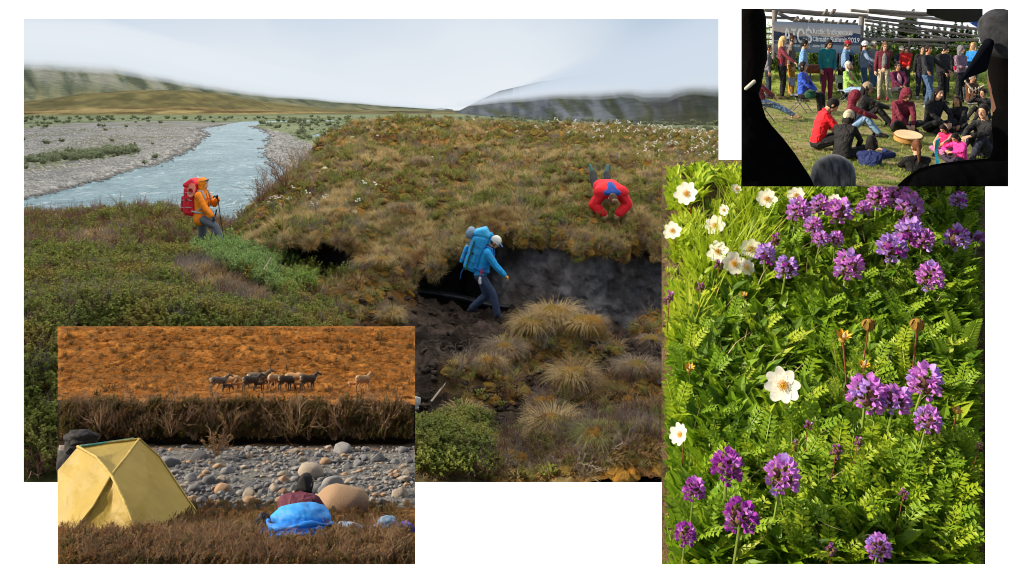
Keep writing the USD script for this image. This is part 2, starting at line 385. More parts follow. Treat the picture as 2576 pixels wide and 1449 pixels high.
def person(name, label, M, pose=None, skin=0, hair=(S(30, 24, 22), 'short'), top=S(60, 60, 70), bottom=S(50, 56, 70), shoes=S(45, 42, 40), sleeve='long', hat=None, glasses=None, beard=None, group=None, fine=False, gloves=None, over=None, collar=None, w=1.0, belly=0.0, face=True, bandl=None, topname='jacket', botname='trousers', hands=True, loose=.012, skirt=None):
    po = dict(STAND); po.update(pose or {}); J = skeleton(po); seg = 12 if fine else 8
    t = thing(name, label, 'person', M, group)
    fin = (lambda m: soft(m, .03, 10)) if fine else man; sk = skin_mat(SKIN[skin] if isinstance(skin, int) else skin)
    R, hc = J['hR'], J['head']; hp = lambda *p: hc + R @ np.array(p)
    def ell(c, r, s3, sg=14):
        m = m3.Manifold.sphere(1.0, sg).scale([r * x for x in s3]); A = np.zeros((3, 4)); A[:, :3] = R; A[:, 3] = hp(*c); return m.transform(A)
    head = [ell((0, 0, .012), 1, (.076, .093, .108), 16), hullm([(hp(0, .03, -.03), .062), (hp(0, .055, -.088), .026), (hp(.03, .035, -.07), .028), (hp(-.03, .035, -.07), .028)], 10),
            hullm([(hp(0, .088, .015), .010), (hp(0, .108, -.022), .0135), (hp(.012, .094, -.026), .009), (hp(-.012, .094, -.026), .009)], 8), ell((.077, -.008, -.008), 1, (.012, .022, .032), 8), ell((-.077, -.008, -.008), 1, (.012, .022, .032), 8),
            hullm([(hp(0, -.012, -.05), .054), (J['neck'], .058)], 10)]
    hs = []
    for q, tb in (('l', 1), ('r', -1)):
        d = J['w' + q] - J['e' + q]
        if po.get('hd' + q) is not None: d = np.array(po['hd' + q], float)
        nb = po.get('n' + q, (0, .4, 1) if abs(unit(d)[2]) < .8 else ((-1, .2, 0) if q == 'l' else (1, .2, 0)))
        hs.append(hand_mesh(J['w' + q], d, np.array(nb, float), po.get('curl', .55), 1.0, 8 if fine else 6, tb))
    bparts = head + torso(J, -.012, seg, w) + limbs(J, -.006, 0, seg) + legs(J, -.012, 0, seg)
    if not gloves: bparts += hs[0] + hs[1]
    obj('body', man(um(bparts)), sk, t, smooth=50)
    if top is not None:
        tp = torso(J, loose, seg, w, belly) + [hullm([(J['neck'] - J['sp'] * .03, .066), (J['neck'] + J['sp'] * .02, .062)], 8)]
        tp += limbs(J, loose, .06 if sleeve == 'long' else 0, seg, up_only=sleeve == 'short') if sleeve else []
        obj(topname, fin(um(tp)), top if not isinstance(top, tuple) else flat(top), t, smooth=60)
    if over is not None:                                 # open waistcoat or front panel of another colour
        p, sp, rx, fw = J['pel'], J['sp'], J['rx'], J['fw']; c = lambda h, x, f=0: p + sp * h + rx * x * w + fw * f
        obj(over[1], fin(hullm([(c(.03, -.035, .085), .045), (c(.03, .035, .085), .045), (c(.2, 0, .1 + belly), .05), (c(.35, -.03, .095), .045), (c(.35, .03, .095), .045), (c(.46, 0, .05), .045)], 8)), flat(over[0]), t, smooth=60)
    if bottom is not None: obj(botname, fin(um(legs(J, .022 if fine else .012, .08, seg))), bottom if not isinstance(bottom, tuple) else flat(bottom), t, smooth=60)
    if skirt is not None: pass
    for q in 'lr':
        an, k = J['a' + q], J['k' + q]; f = po.get('t' + q); sd = unit(an - k)
        f = np.array(f, float) if f is not None else np.array([(-.15 if q == 'l' else .15), 1, 0])
        f = unit(f - .0 * sd); dn = np.array(po.get('d' + q, (0, 0, -1)), float)
        obj('shoe', fin(hullm([(an - f * .045 + dn * .035, .04), (an, .044), (an + f * .08 + dn * .04, .037), (an + f * .15 + dn * .048, .03)], 8)), flat(shoes), t, smooth=60)
    if gloves:
        for q, h in zip('lr', hs): obj('glove', man(um(h + [hullm([(J['w' + q], .034), (J['w' + q] * .8 + J['e' + q] * .2, .036)], 8)])), flat(gloves), t, smooth=50)
    if hair and hair[1] != 'none':
        hm = flat(hair[0], .7, .2, .3, 'hair'); st = hair[1]
        base = ell((0, -.008, .02), 1, (.087, .104, .117), 16) - ell((0, .105, -.03), 1, (.10, .098, .118), 14) - ell((0, .02, -.16), 1, (.2, .2, .1), 10)
        hh = [base]
        if st in ('long', 'longside'): hh += [hullm([(hp(0, -.05, .02), .075), (hp(0, -.075, -.12), .072), (hp(.03, -.085, -.3), .045), (hp(-.03, -.085, -.3), .045)], 8)] + [hullm([(hp(x * .078, -.02, .03), .02), (hp(x * .092, .0, -.14), .026), (hp(x * .09, .03, -.30), .02)], 8) for x in (-1, 1)]
        if st == 'bob': hh += [hullm([(hp(0, -.03, .02), .088), (hp(.05, -.04, -.10), .045), (hp(-.05, -.04, -.10), .045)], 8)] + [hullm([(hp(x * .078, .01, .03), .02), (hp(x * .085, .025, -.09), .022)], 8) for x in (-1, 1)]
        if st == 'bun': hh += [ell((0, -.05, .125), 1, (.048, .048, .042), 10), ell((0, -.05, 0), 1, (.07, .07, .08), 10)]
        if st == 'pony': hh += [hullm([(hp(0, -.1, .0), .03), (hp(0, -.13, -.1), .035), (hp(0, -.12, -.25), .018)], 8)]
        if st == 'braid': hh += [hullm([(hp(.06, -.04, -.06), .03), (hp(.1, .04, -.16), .022)], 8), hullm([(hp(.1, .04, -.16), .022), (hp(.09, .1, -.42), .018)], 8)]
        if st == 'tail': hh += [hullm([(hp(.05, -.05, -.05), .04), (hp(.1, .02, -.16), .03)], 8), hullm([(hp(.1, .02, -.16), .03), (hp(.1, .06, -.34), .016)], 8)]
        obj('hair', man(um(hh)), hm, t, smooth=60)
    if hat:
        c, st = hat[0], hat[1]
        if st == 'cap':
            d = ell((0, -.006, .028), 1, (.091, .108, .115), 16) - ell((0, .0, -.12), 1, (.2, .2, .135), 12)
            obj('cap', man(d), flat(c), t, smooth=50)
            bd = np.array(hat[3] if len(hat) > 3 else (0, 1)); bp = lambda f, x, z: hp(bd[0] * f + bd[1] * x, bd[1] * f - bd[0] * x, z)
            obj('brim', man(hullm([(bp(.085, .05, .035), .008), (bp(.085, -.05, .035), .008), (bp(.165, .035, .02), .007), (bp(.165, -.035, .02), .007)], 8)), flat(hat[2] if len(hat) > 2 else c), t, smooth=50)
        if st == 'beanie': obj('beanie', man(um([ell((0, -.012, .03), 1, (.098, .116, .128), 16) - ell((0, .05, -.13), 1, (.2, .2, .13), 12), ell((0, -.01, .01), 1, (.104, .121, .03), 14)])), flat(c), t, smooth=50)
        if st == 'hood': obj('hood', fin(um([ell((0, -.02, .02), 1, (.108, .128, .138), 16), hullm([(hp(0, -.04, -.04), .1), (J['neck'], .085)], 10)]) - ell((0, .125, -.02), 1, (.082, .105, .125), 14)), flat(c), t, smooth=60)
        if st == 'band': obj('headscarf', man(ell((0, -.008, .055), 1, (.092, .109, .085), 14) - ell((0, .03, -.06), 1, (.2, .2, .095), 10)), flat(c), t, smooth=50)
    if beard is not None: obj('beard', man(hullm([(hp(0, .045, -.085), .036), (hp(.04, .02, -.06), .03), (hp(-.04, .02, -.06), .03), (hp(0, .06, -.06), .03)], 8) - ell((0, .1, -.03), 1, (.05, .05, .025), 8)), flat(beard), t, smooth=60)
    if face:
        dk = flat(S(34, 26, 24), .3, .5, .02, 'eye')
        if glasses:
            Rb = R; obj('glasses', cat([box(hp(x * .033, .094, .012), (.05, .008, .034 if glasses == 'dark' else .032), Rb) for x in (-1, 1)] + [box(hp(0, .098, .016), (.026, .006, .006), Rb)] + [box(hp(x * .074, .045, .016), (.005, .1, .006), Rb) for x in (-1, 1)]) if glasses == 'dark' else cat([tube([hp(x * .033 + .026 * math.cos(a), .098, .010 + .02 * math.sin(a)) for a in np.linspace(0, 2 * PI, 9)], .003, 4) for x in (-1, 1)] + [box(hp(x * .074, .045, .016), (.004, .1, .005), Rb) for x in (-1, 1)]), flat(S(22, 20, 22), .25, .5, .02, 'eye'), t)
        if glasses != 'dark':
            for x in (-1, 1): obj('eye', man(ell((x * .031, .083, .012), 1, (.014, .009, .0075), 8)), dk, t)
            for x in (-1, 1): obj('eyebrow', man(hullm([(hp(x * .018, .089, .032), .0045), (hp(x * .046, .078, .032), .004)], 6)), flat(hair[0] if hair else S(60, 44, 36), .5, .3, .1, 'hair'), t)
        obj('mouth', man(ell((0, .081, -.058), 1, (.024, .010, .006), 8)), flat(S(150, 84, 78), .5, .4, .05, 'skin'), t)
    return t, J
def plaid(name, c1, c2, s=16):
    return usdkit.material(stage, '/World/Looks/' + name, {'t': ('texture_coordinate', {}), 'a': ('wave_texture', {'scale': s, 'bands_direction': 'x', 'distortion': .4}), 'b': ('wave_texture', {'scale': s, 'bands_direction': 'z', 'distortion': .4}), 'm': ('math', {'math_type': 'multiply'}), 'r': ('rgb_ramp', {'ramp': [(.1, c1), (.25, c2), (.6, c2), (.8, tuple(min(1, x * 1.8 + .02) for x in c2))]}), 'p': ('principled_bsdf', {'roughness': .85})},
        [('t.object', 'a.vector'), ('t.object', 'b.vector'), ('a.fac', 'm.value1'), ('b.fac', 'm.value2'), ('m.value', 'r.fac'), ('r.color', 'p.base_color')], surface='p.BSDF')
import shapely
def veg(name, c1, c2, tr=.3, c3=None, sc=1.1): return mk(name, c1, c2, scale=sc, rough=.6, trans=tr, c3=c3, spec=.25, detail=3)
def normals_of(fn, X, Y, e=.12):
    gx = (fn(X + e, Y) - fn(X - e, Y)) / (2 * e); gy = (fn(X, Y + e) - fn(X, Y - e)) / (2 * e)
    n = np.stack([-gx, -gy, np.ones_like(gx)], 1); return n / np.linalg.norm(n, axis=1, keepdims=True)
def frames(P_, N_, rng, smin, smax, tilt=.5):
    n = len(P_); s = rng.uniform(smin, smax, n); up = N_ * tilt + np.array([0, 0, 1 - tilt]); up /= np.linalg.norm(up, axis=1, keepdims=True)
    a = rng.uniform(0, 2 * PI, n); h = np.stack([np.cos(a), np.sin(a), np.zeros(n)], 1); x = h - (h * up).sum(1)[:, None] * up; x /= np.linalg.norm(x, axis=1, keepdims=True); y = np.cross(up, x)
    M = np.zeros((n, 4, 4)); M[:, 3, 3] = 1; M[:, :3, 3] = P_
    for k, ax in enumerate((x, y, up)): M[:, :3, k] = ax * s[:, None]
    return M
def pick(rng, n, table): k = list(table); p = np.array([table[i] for i in k], float); return rng.choice(k, n, p=p / p.sum())
def mixc(a, b, t): t = np.clip(t, 0, 1)[:, None]; return np.asarray(a) * (1 - t) + np.asarray(b) * t
# ================================================================== the white display panel with its four openings
R_MAIN, R_CAMP, R_FLOW, R_GATH = (59, 47, 1808, 1213), (144.7, 820.8, 1044, 1420), (1665, 402, 2479, 1419.6), (1865, 22.3, 2537, 469)
PANEL_Y = 3.0
white = usdkit.material(stage, '/World/Looks/glowing_white', {'e': ('emission', {'color': (1, 1, 1), 'strength': 1.02})}, surface='e.emission')  # page white put in as emission, with no lamp behind it
board_back = mk('board_back', (.35, .35, .36), (.4, .4, .4), rough=.8)
def make_panel():
    hole = so.unary_union([sg.box(*r) for r in (R_MAIN, R_CAMP, R_FLOW, R_GATH)])
    poly = sg.box(-900, -420, 3476, 1900).difference(hole)
    def slab(y0, th):
        m = trimesh.creation.extrude_polygon(poly, 1.0, engine='earcut'); v = np.array(m.vertices)
        Y = y0 + th * v[:, 2]
        return np.stack([(v[:, 0] - CX) / K * y0, Y, -(v[:, 1] - HR) / K * y0], 1), np.array(m.faces)[:, ::-1]
    t = thing('display_panel', 'large white display panel given its own glow with four rectangular openings cut in it', 'display panel', kind='structure')
    obj('front_sheet', slab(PANEL_Y, .0012), white, t); obj('back_board', slab(PANEL_Y + .0022, .0012), board_back, t)
make_panel()

Z1 = np.array([0, 0, 1.0])
# ================================================================== sky over the valley: a glowing stratus vault, unseen sides added against the sun, open only towards the viewer
def make_sky():
    nu, nv = 97, 60
    th = np.linspace(0, PI, nu); s = np.linspace(0, 1, nv) ** 3
    V = np.zeros((nu, nv, 3))
    for j, t in enumerate(s):
        Y = 8.62 + 6500 * t; a = 12 + min(4200, 1.05 * (Y - 8.62)); h = 22 + min(900, .42 * (Y - 8.62))
        V[:, j] = np.stack([-a * np.cos(th), np.full(nu, Y), -12 + h * np.sin(th) ** .8], 1)
    V[:, -1, 0] *= .98
    v = V.reshape(-1, 3); f = grid_faces(nu, nv)
    back = np.arange(nu) * nv + nv - 1; c = len(v)
    v = np.vstack([v, [[0, 6512, -14.0]]]); f = np.vstack([f, [[back[i + 1], back[i], c] for i in range(nu - 1)]])
    el = v[:, 2] / np.hypot(v[:, 0], v[:, 1]); az = v[:, 0] / v[:, 1]
    return v, f, el, az
sv, sf, el, az = make_sky()
nodes = {'g': ('geometry', {}), 'sx': ('separate_xyz', {}), 'az': ('math', {'math_type': 'divide'}), 'el': ('math', {'math_type': 'divide'}),
         'cx': ('combine_xyz', {}), 'n': ('noise_texture', {'scale': 3.4, 'detail': 4, 'roughness': .5, 'distortion': .3}),
         'nm': ('map_range', {'from_min': .3, 'from_max': .7, 'to_min': -.035, 'to_max': .035}), 'em': ('map_range', {'from_min': -.01, 'from_max': .16}),
         'ad': ('math', {'math_type': 'add'}), 'r': ('rgb_ramp', {'ramp': [(0, S(234, 239, 244)), (.25, S(229, 236, 242)), (.55, S(224, 232, 240)), (.72, S(216, 226, 237)), (1.0, S(200, 214, 230))]}),
         'rm': ('map_range', {'from_min': .0, 'from_max': .30, 'range_type': 'smoothstep'}), 'lm': ('map_range', {'from_min': -.45, 'from_max': -.66, 'range_type': 'smoothstep', 'to_max': .75}),
         'm1': ('mix_color', {'b': S(162, 186, 213)}), 'm2': ('mix_color', {'b': S(182, 203, 228)}),
         'el2': ('map_range', {'from_min': .16, 'from_max': .6, 'to_min': .74, 'to_max': 1.75, 'range_type': 'smoothstep'}),
         'ng': ('map_range', {'from_min': .15, 'from_max': .4, 'range_type': 'smoothstep'}), 'm3': ('mix_color', {'b': S(250, 246, 238)}), 'e': ('emission', {}), 'd': ('diffuse_bsdf', {'color': (.3, .32, .34)}), 'ms': ('mix_closure', {})}
# the cooler grey of the right side thins out upwards and inwards
links = [('g.position', 'sx.vector'), ('sx.x', 'az.value1'), ('sx.y', 'az.value2'), ('sx.z', 'el.value1'), ('sx.y', 'el.value2'), ('az.value', 'cx.x'), ('el.value', 'cx.y'),
         ('cx.vector', 'n.vector'), ('n.fac', 'nm.value'), ('el.value', 'ad.value1'), ('nm.result', 'ad.value2'), ('ad.value', 'em.value'), ('em.result', 'r.fac'),
         ('r.color', 'm1.a'), ('az.value', 'rm.value'), ('rm.result', 'm1.fac'), ('m1.result', 'm2.a'), ('az.value', 'lm.value'), ('lm.result', 'm2.fac'), ('m2.result', 'm3.a'), ('el.value', 'ng.value'), ('ng.result', 'm3.fac'), ('m3.result', 'e.color'),
         ('el.value', 'el2.value'), ('el2.result', 'e.strength'), ('g.backfacing', 'ms.fac')]
sky_mat = usdkit.material(stage, '/World/Looks/stratus_sky', nodes, links + [('e.emission', 'ms.closure1'), ('d.BSDF', 'ms.closure2')], surface='ms.closure')
cen = sv[sf].mean(1); nn = np.cross(sv[sf[:, 1]] - sv[sf[:, 0]], sv[sf[:, 2]] - sv[sf[:, 0]])
inward = np.einsum('ij,ij->i', nn, np.array([0, 2500, 60.0]) - cen) > 0
sf = np.where(inward[:, None], sf, sf[:, ::-1])
obj('sky', (sv, sf), sky_mat, smooth=True, kind='structure', label='pale grey low stratus sky above the river valley')

# ================================================================== valley: plain, river, gravel bars
ZR = -7.0
def plan(pts):                                   # picture points on the river plain -> plan polygon
    return np.array([(W(x, y, ZR * K / (HR - y))[0], ZR * K / (HR - y)) for x, y in pts])
WATER_L = [(40, 503), (58.7, 498), (148, 476), (244, 454), (314, 428), (370, 418), (425, 395), (473, 374), (489, 356), (513, 339), (489, 325), (561, 314), (609, 306), (700, 304), (835, 302)]
WATER_R = [(850, 304.5), (720, 307), (665, 309), (639, 318), (672, 328), (687, 345), (676, 363), (668, 395), (716, 422), (760, 470), (800, 640)]
river_poly = sg.Polygon(np.vstack([plan(WATER_L), plan(WATER_R), plan([(-400, 640)]), plan([(-300, 560)])])).buffer(0)
GRAV_L = [(-400, 520), (-150, 400), (58, 327), (185, 313), (370, 307), (499, 307), (554, 308.5), (600, 306.5)]
grav_l = sg.Polygon(np.vstack([plan(GRAV_L), plan([(540, 330), (520, 356), (490, 385), (400, 420), (300, 450), (100, 505), (-300, 560)])])).buffer(0)
grav_r = sg.Polygon(plan([(660, 322), (672, 328), (730, 338), (745, 352), (800, 372), (800, 420), (760, 470), (700, 440), (650, 395), (660, 345)])).buffer(0)
pond = so.unary_union([sg.Polygon(plan([(775, 345), (830, 349), (870, 352), (850, 347), (800, 340), (830, 334), (865, 332), (845, 329), (805, 336)])).buffer(.3),
                       sg.Polygon(plan([(1010, 304.5), (1080, 306), (1150, 304.8), (1120, 302), (1060, 301.4)])).buffer(1), sg.Polygon(plan([(860, 300.4), (900, 301.4), (975, 300.8), (940, 299.8)])).buffer(1)])
def valley(X, Y):
    """height and cover of the plain"""
    pts = shapely.points(X, Y)
    dw = shapely.distance(pts, river_poly); inw = shapely.contains(river_poly, pts) | shapely.contains(pond, pts)
    gr = shapely.contains(grav_l, pts) | shapely.contains(grav_r, pts)
    n = fb(np.stack([X * .09, Y * .05, X * 0], 1), 4, 3)
    z = ZR + .10 + np.minimum(dw, 30) * .012 + n * .35 * np.minimum(dw / 12, 1)
    z = np.where(gr, ZR + .07 + np.minimum(dw, 25) * .02 + fb(np.stack([X * .8, Y * .5, X * 0], 1), 3, 5) * .22, z + .15)
    z = np.where(inw, ZR - .35, z)
    return z, gr, inw, dw, n
rows = np.concatenate([np.linspace(278.2, 345, 150), np.linspace(345.5, 640, 230)])
Ys = (ZR * K / (HR - rows))[::-1]; us = np.linspace((-330 - CX) / K, (2150 - CX) / K, 560)
U, YY = np.meshgrid(us, Ys, indexing='ij'); Xv = (U * YY).ravel(); Yv = YY.ravel()
z, gr, inw, dw, n = valley(Xv, Yv)
n2 = fb(np.stack([Xv * .02, np.log(Yv) * 9, Xv * 0], 1), 5, 8)
row = HR + 7 * K / Yv
C = mixc(S(104, 116, 84), S(128, 136, 104), .5 + n * 2.2)
C = np.where((row < 286)[:, None], mixc(S(92, 84, 58), S(138, 124, 84), .5 + n2 * 3), C)
C = np.where(((row < 290) & (row >= 286))[:, None], mixc(S(120, 116, 78), S(100, 108, 74), .5 + n2 * 3), C)
C = mixc(C, S(70, 76, 56), np.clip((n2 - .12) * 6, 0, .8))
C = np.where((row < 286)[:, None] & (Xv < -.1 * Yv)[:, None], mixc(C, S(70, 60, 42), .5 + n2 * 2), C)
gcol = mixc(S(116, 116, 115), S(146, 145, 141), .5 + 2 * fb(np.stack([Xv * .25, Yv * .12, Xv * 0], 1), 4, 4))
gcol = mixc(gcol, S(112, 112, 92), np.clip((fb(np.stack([Xv * .11, Yv * .045, Xv * 0], 1), 4, 14) - .02) * 7, 0, .9) * np.clip((dw - 4) / 5, 0, 1))
gcol = mixc(gcol, S(92, 90, 86), np.clip(1 - dw / 1.6, 0, 1) * .8)
C = np.where(gr[:, None], gcol, C); C = np.where(inw[:, None], S(90, 96, 90), C)
plain_mat = mk('valley_plain', (.72, .72, .72), (1.2, 1.2, 1.2), scale=1.1, attr=True, rough=.95, bump=.5, bscale=2.2, dist=.25, spec=.1)
obj('valley_plain', (np.stack([Xv, Yv, z], 1), grid_faces(560, len(Ys))[:, ::-1]), plain_mat, smooth=True, col=C, kind='structure', label='green valley floor with pale gravel bars beside the river')
# glacial water with ripples and foam
wn = {'g': ('geometry', {}), 'mp': ('mapping', {'scale': (1, .55, 1), 'rotation': (0, 0, .12)}), 'n': ('noise_texture', {'scale': .16, 'detail': 5, 'roughness': .62, 'distortion': .6}),
      'nb': ('noise_texture', {'scale': 1.3, 'detail': 5, 'roughness': .65, 'distortion': 1.2}), 'nc': ('noise_texture', {'scale': .32, 'detail': 7, 'roughness': .72, 'distortion': 1.6}),
      'r': ('rgb_ramp', {'ramp': [(.3, S(92, 128, 140)), (.5, S(118, 154, 166)), (.7, S(146, 176, 187))]}), 'fo': ('rgb_ramp', {'ramp': [(.57, (0, 0, 0)), (.72, (.9, .9, .9))]}),
      'mx': ('mix_color', {'b': S(232, 238, 240)}), 'b': ('bump', {'strength': 1.0, 'distance': .8}), 'rr': ('map_range', {'to_min': .18, 'to_max': .8}),
      'p': ('principled_bsdf', {'roughness': .2, 'specular_ior_level': .22})}
water_mat = usdkit.material(stage, '/World/Looks/glacial_water', wn, [('g.position', 'mp.vector'), ('mp.vector', 'n.vector'), ('mp.vector', 'nb.vector'), ('mp.vector', 'nc.vector'), ('n.fac', 'r.fac'),
    ('nc.fac', 'fo.fac'), ('r.color', 'mx.a'), ('fo.color', 'mx.fac'), ('mx.result', 'p.base_color'), ('nb.fac', 'b.height'), ('b.normal', 'p.normal'), ('fo.color', 'rr.value'), ('rr.result', 'p.roughness')], surface='p.BSDF')
m = trimesh.creation.triangulate_polygon(so.unary_union([river_poly.buffer(2), pond.buffer(1)]).geoms[0] if False else river_poly.buffer(2), engine='earcut')
def flat_sheet(poly, z):
    v, f = trimesh.creation.triangulate_polygon(poly, engine='earcut'); v = np.asarray(v)
    return np.column_stack([v, np.full(len(v), z)]), np.asarray(f)
obj('river', flat_sheet(river_poly.buffer(2), ZR), water_mat, kind='structure', label='milky turquoise river with small white rapids')
pw = [flat_sheet(g.buffer(.4), ZR + .005) for g in pond.geoms]
obj('side_channel', cat(pw), water_mat, kind='structure', label='thin side channels of still water on the green flats')

# ================================================================== hills: flank tables of (column, base row, base distance, top row, top distance)
def flank(name, label, tab, colour, nc=260, nt=70, amp=.05, gul=9, seed=1, prof=1.0, over=.25):
    tab = np.array(tab, float); px = np.linspace(tab[0, 0], tab[-1, 0], nc); g = [np.interp(px, tab[:, 0], tab[:, k]) for k in range(1, 5)]
    t = np.linspace(-.03, 1 + over, nt); T = t[None]
    rw = g[0][:, None] + (g[2] - g[0])[:, None] * np.where(T < 1, np.abs(T) ** prof * np.sign(T), 1 + (T - 1) * .35)
    Y = np.exp(np.log(g[1])[:, None] + (np.log(g[3]) - np.log(g[1]))[:, None] * T)
    P3 = np.stack([(px[:, None] - CX) / K * Y, Y, -(rw - HR) / K * Y], -1).reshape(-1, 3)
    q = np.stack([(px[:, None] * np.ones_like(T)).ravel() / 40, np.repeat(T, nc, 0).ravel() * 2, np.zeros(nc * nt)], 1)
    H = np.repeat((g[0] - g[2])[:, None] / K * g[3][:, None], nt, 1).ravel()
    gully = fb(q * np.array([gul / 9, .8, 1]) + np.stack([q[:, 1] * 1.1, q[:, 0] * 0, q[:, 0] * 0], 1), 5, seed)
    P3[:, 2] += (gully * amp * 1.8 + fb(q * 1.1, 3, seed + 5) * amp * 2) * H * np.clip(np.repeat(T, nc, 0).ravel() * 4, 0, 1)
    c = colour(q, gully, np.repeat(T, nc, 0).ravel(), np.repeat(px, nt))
    obj(name, (P3, grid_faces(nc, nt)), hill_mat, smooth=True, col=c, kind='structure', label=label)
hill_mat = mk('hill_cover', (.78, .78, .78), (1.18, 1.18, 1.18), scale=.05, attr=True, rough=1.0, bump=.5, bscale=.09, dist=4, spec=.05, detail=7)
def c_left(q, g, T, px):
    c = mixc(S(98, 106, 84), S(132, 134, 106), .5 + 3 * fb(q * 1.7, 4, 30))
    c = mixc(c, S(150, 142, 104), np.clip((.42 - T) * 3, 0, .85) * np.clip(.6 + 3 * fb(q * 1.2, 3, 31), 0, 1))
    scree = np.clip((g + .02) * 9, 0, 1) * np.clip((T - .32) * 4, 0, 1) * np.clip((760 - px) / 200, .15, 1)
    c = mixc(c, S(168, 164, 152), scree * .6); return mixc(c, S(72, 78, 66), np.clip((-g - .10) * 9, 0, .7))
flank('left_mountain', 'long green mountain side with pale scree running under the cloud', [(-60, 268, 1000, 118, 1750), (60, 268, 1000, 132, 1750), (250, 268, 1100, 145, 1800), (430, 266, 1300, 188, 1900), (600, 268, 1600, 208, 2300), (800, 273, 2100, 238, 2900), (1000, 279, 2900, 260, 3600), (1140, 280.4, 3700, 276, 4300)], c_left, seed=2, amp=.03)
def c_hump(q, g, T, px):
    c = mixc(S(92, 88, 60), S(116, 108, 72), .5 + 3.5 * fb(q * np.array([1, 3, 1]), 5, 40)); band = fb(np.stack([q[:, 0] * .35, q[:, 1] * 5, q[:, 0] * 0], 1), 4, 41)
    c = mixc(c, mixc(S(96, 82, 56), S(150, 134, 92), .5 + 5 * band), np.clip((.5 - T) * 6, 0, 1)); return mixc(c, S(112, 118, 82), np.clip((.12 - T) * 12, 0, 1))
flank('brown_rise', 'smooth dark olive rise in front of the mountain', [(-60, 291.6, 900, 263, 960), (60, 291.6, 900, 260, 960), (120, 291.6, 900, 255, 960), (204, 291.6, 900, 244, 960), (333, 291.6, 900, 237, 970), (462, 291.6, 900, 236, 980), (554, 290.5, 960, 244.5, 1060), (665, 289, 1080, 261, 1200), (812, 286.5, 1330, 275, 1500), (980, 283.5, 1850, 280.5, 2100)], c_hump, seed=9, amp=.012, nt=60, over=.5)
def c_right(q, g, T, px):
    rockf = np.clip((1560 - px) / 260, 0, 1)
    veg = mixc(S(50, 57, 41), S(72, 76, 54), .5 + 3 * fb(q * 1.5, 4, 50)); rock = mixc(S(66, 73, 82), S(94, 100, 107), .5 + 3 * fb(q * np.array([2.5, 1, 1]), 5, 51))
    c = mixc(veg, rock, np.clip(rockf * 1.1 + g * 4, 0, 1)); c = mixc(c, S(106, 112, 119), np.clip((g - .05) * 7, 0, .4) * np.clip((1750 - px) / 300, 0, 1) * (T > .1))
    return mixc(c, S(52, 50, 42), np.clip((px - 1500) / 300, 0, .6) * np.clip(.7 + 3 * fb(q * .8, 3, 52), 0, 1))
flank('right_mountain', 'dark blue grey mountain flank with scree streaks fading into fog', [(1143, 284.5, 1650, 283.5, 1750), (1165, 289, 1100, 275, 1600), (1200, 294, 800, 258, 1500), (1260, 301, 570, 234, 1400), (1350, 307, 460, 215, 1350), (1450, 313, 385, 200, 1250), (1600, 318, 335, 185, 1120), (1700, 321, 312, 175, 1020), (1808, 323, 300, 165, 950), (2000, 326, 285, 155, 900)], c_right, seed=23, amp=.022)

# low cloud lying on the hills: closed bodies of even fog, their haze put in as a glow matched to the sky
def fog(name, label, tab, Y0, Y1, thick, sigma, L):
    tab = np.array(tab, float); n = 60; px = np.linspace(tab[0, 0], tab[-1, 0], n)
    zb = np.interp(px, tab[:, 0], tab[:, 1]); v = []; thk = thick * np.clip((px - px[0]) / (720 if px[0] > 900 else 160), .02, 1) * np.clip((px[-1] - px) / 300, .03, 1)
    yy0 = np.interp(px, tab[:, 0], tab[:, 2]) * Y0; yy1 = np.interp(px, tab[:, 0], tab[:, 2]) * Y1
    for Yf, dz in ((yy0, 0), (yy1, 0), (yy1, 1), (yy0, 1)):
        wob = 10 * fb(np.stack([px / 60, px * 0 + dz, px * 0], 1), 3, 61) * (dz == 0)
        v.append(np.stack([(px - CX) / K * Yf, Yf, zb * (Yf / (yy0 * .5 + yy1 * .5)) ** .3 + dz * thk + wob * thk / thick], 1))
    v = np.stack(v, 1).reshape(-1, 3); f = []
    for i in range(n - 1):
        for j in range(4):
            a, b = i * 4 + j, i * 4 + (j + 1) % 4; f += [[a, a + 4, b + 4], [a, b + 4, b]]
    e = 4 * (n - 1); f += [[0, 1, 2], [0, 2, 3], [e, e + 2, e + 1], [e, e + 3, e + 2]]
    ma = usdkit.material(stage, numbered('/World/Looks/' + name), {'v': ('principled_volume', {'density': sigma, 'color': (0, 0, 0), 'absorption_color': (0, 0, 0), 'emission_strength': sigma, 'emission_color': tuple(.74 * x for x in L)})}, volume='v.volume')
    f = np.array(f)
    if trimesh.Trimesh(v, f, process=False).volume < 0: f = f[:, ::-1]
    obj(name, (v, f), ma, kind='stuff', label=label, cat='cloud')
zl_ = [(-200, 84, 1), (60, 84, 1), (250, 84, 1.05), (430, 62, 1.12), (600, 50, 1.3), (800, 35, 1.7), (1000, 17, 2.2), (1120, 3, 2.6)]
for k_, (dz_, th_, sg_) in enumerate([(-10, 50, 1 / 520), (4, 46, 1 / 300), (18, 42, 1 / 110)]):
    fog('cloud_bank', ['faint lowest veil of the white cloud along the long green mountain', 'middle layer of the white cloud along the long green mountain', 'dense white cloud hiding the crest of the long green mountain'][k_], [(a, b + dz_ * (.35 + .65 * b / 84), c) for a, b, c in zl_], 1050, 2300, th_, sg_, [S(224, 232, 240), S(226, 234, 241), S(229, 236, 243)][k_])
zt_ = [(1105, 6, 1.6), (1250, 10, 1.35), (1400, 12, 1.15), (1600, 10, .95), (1808, 8, .75), (2100, 8, .7)]
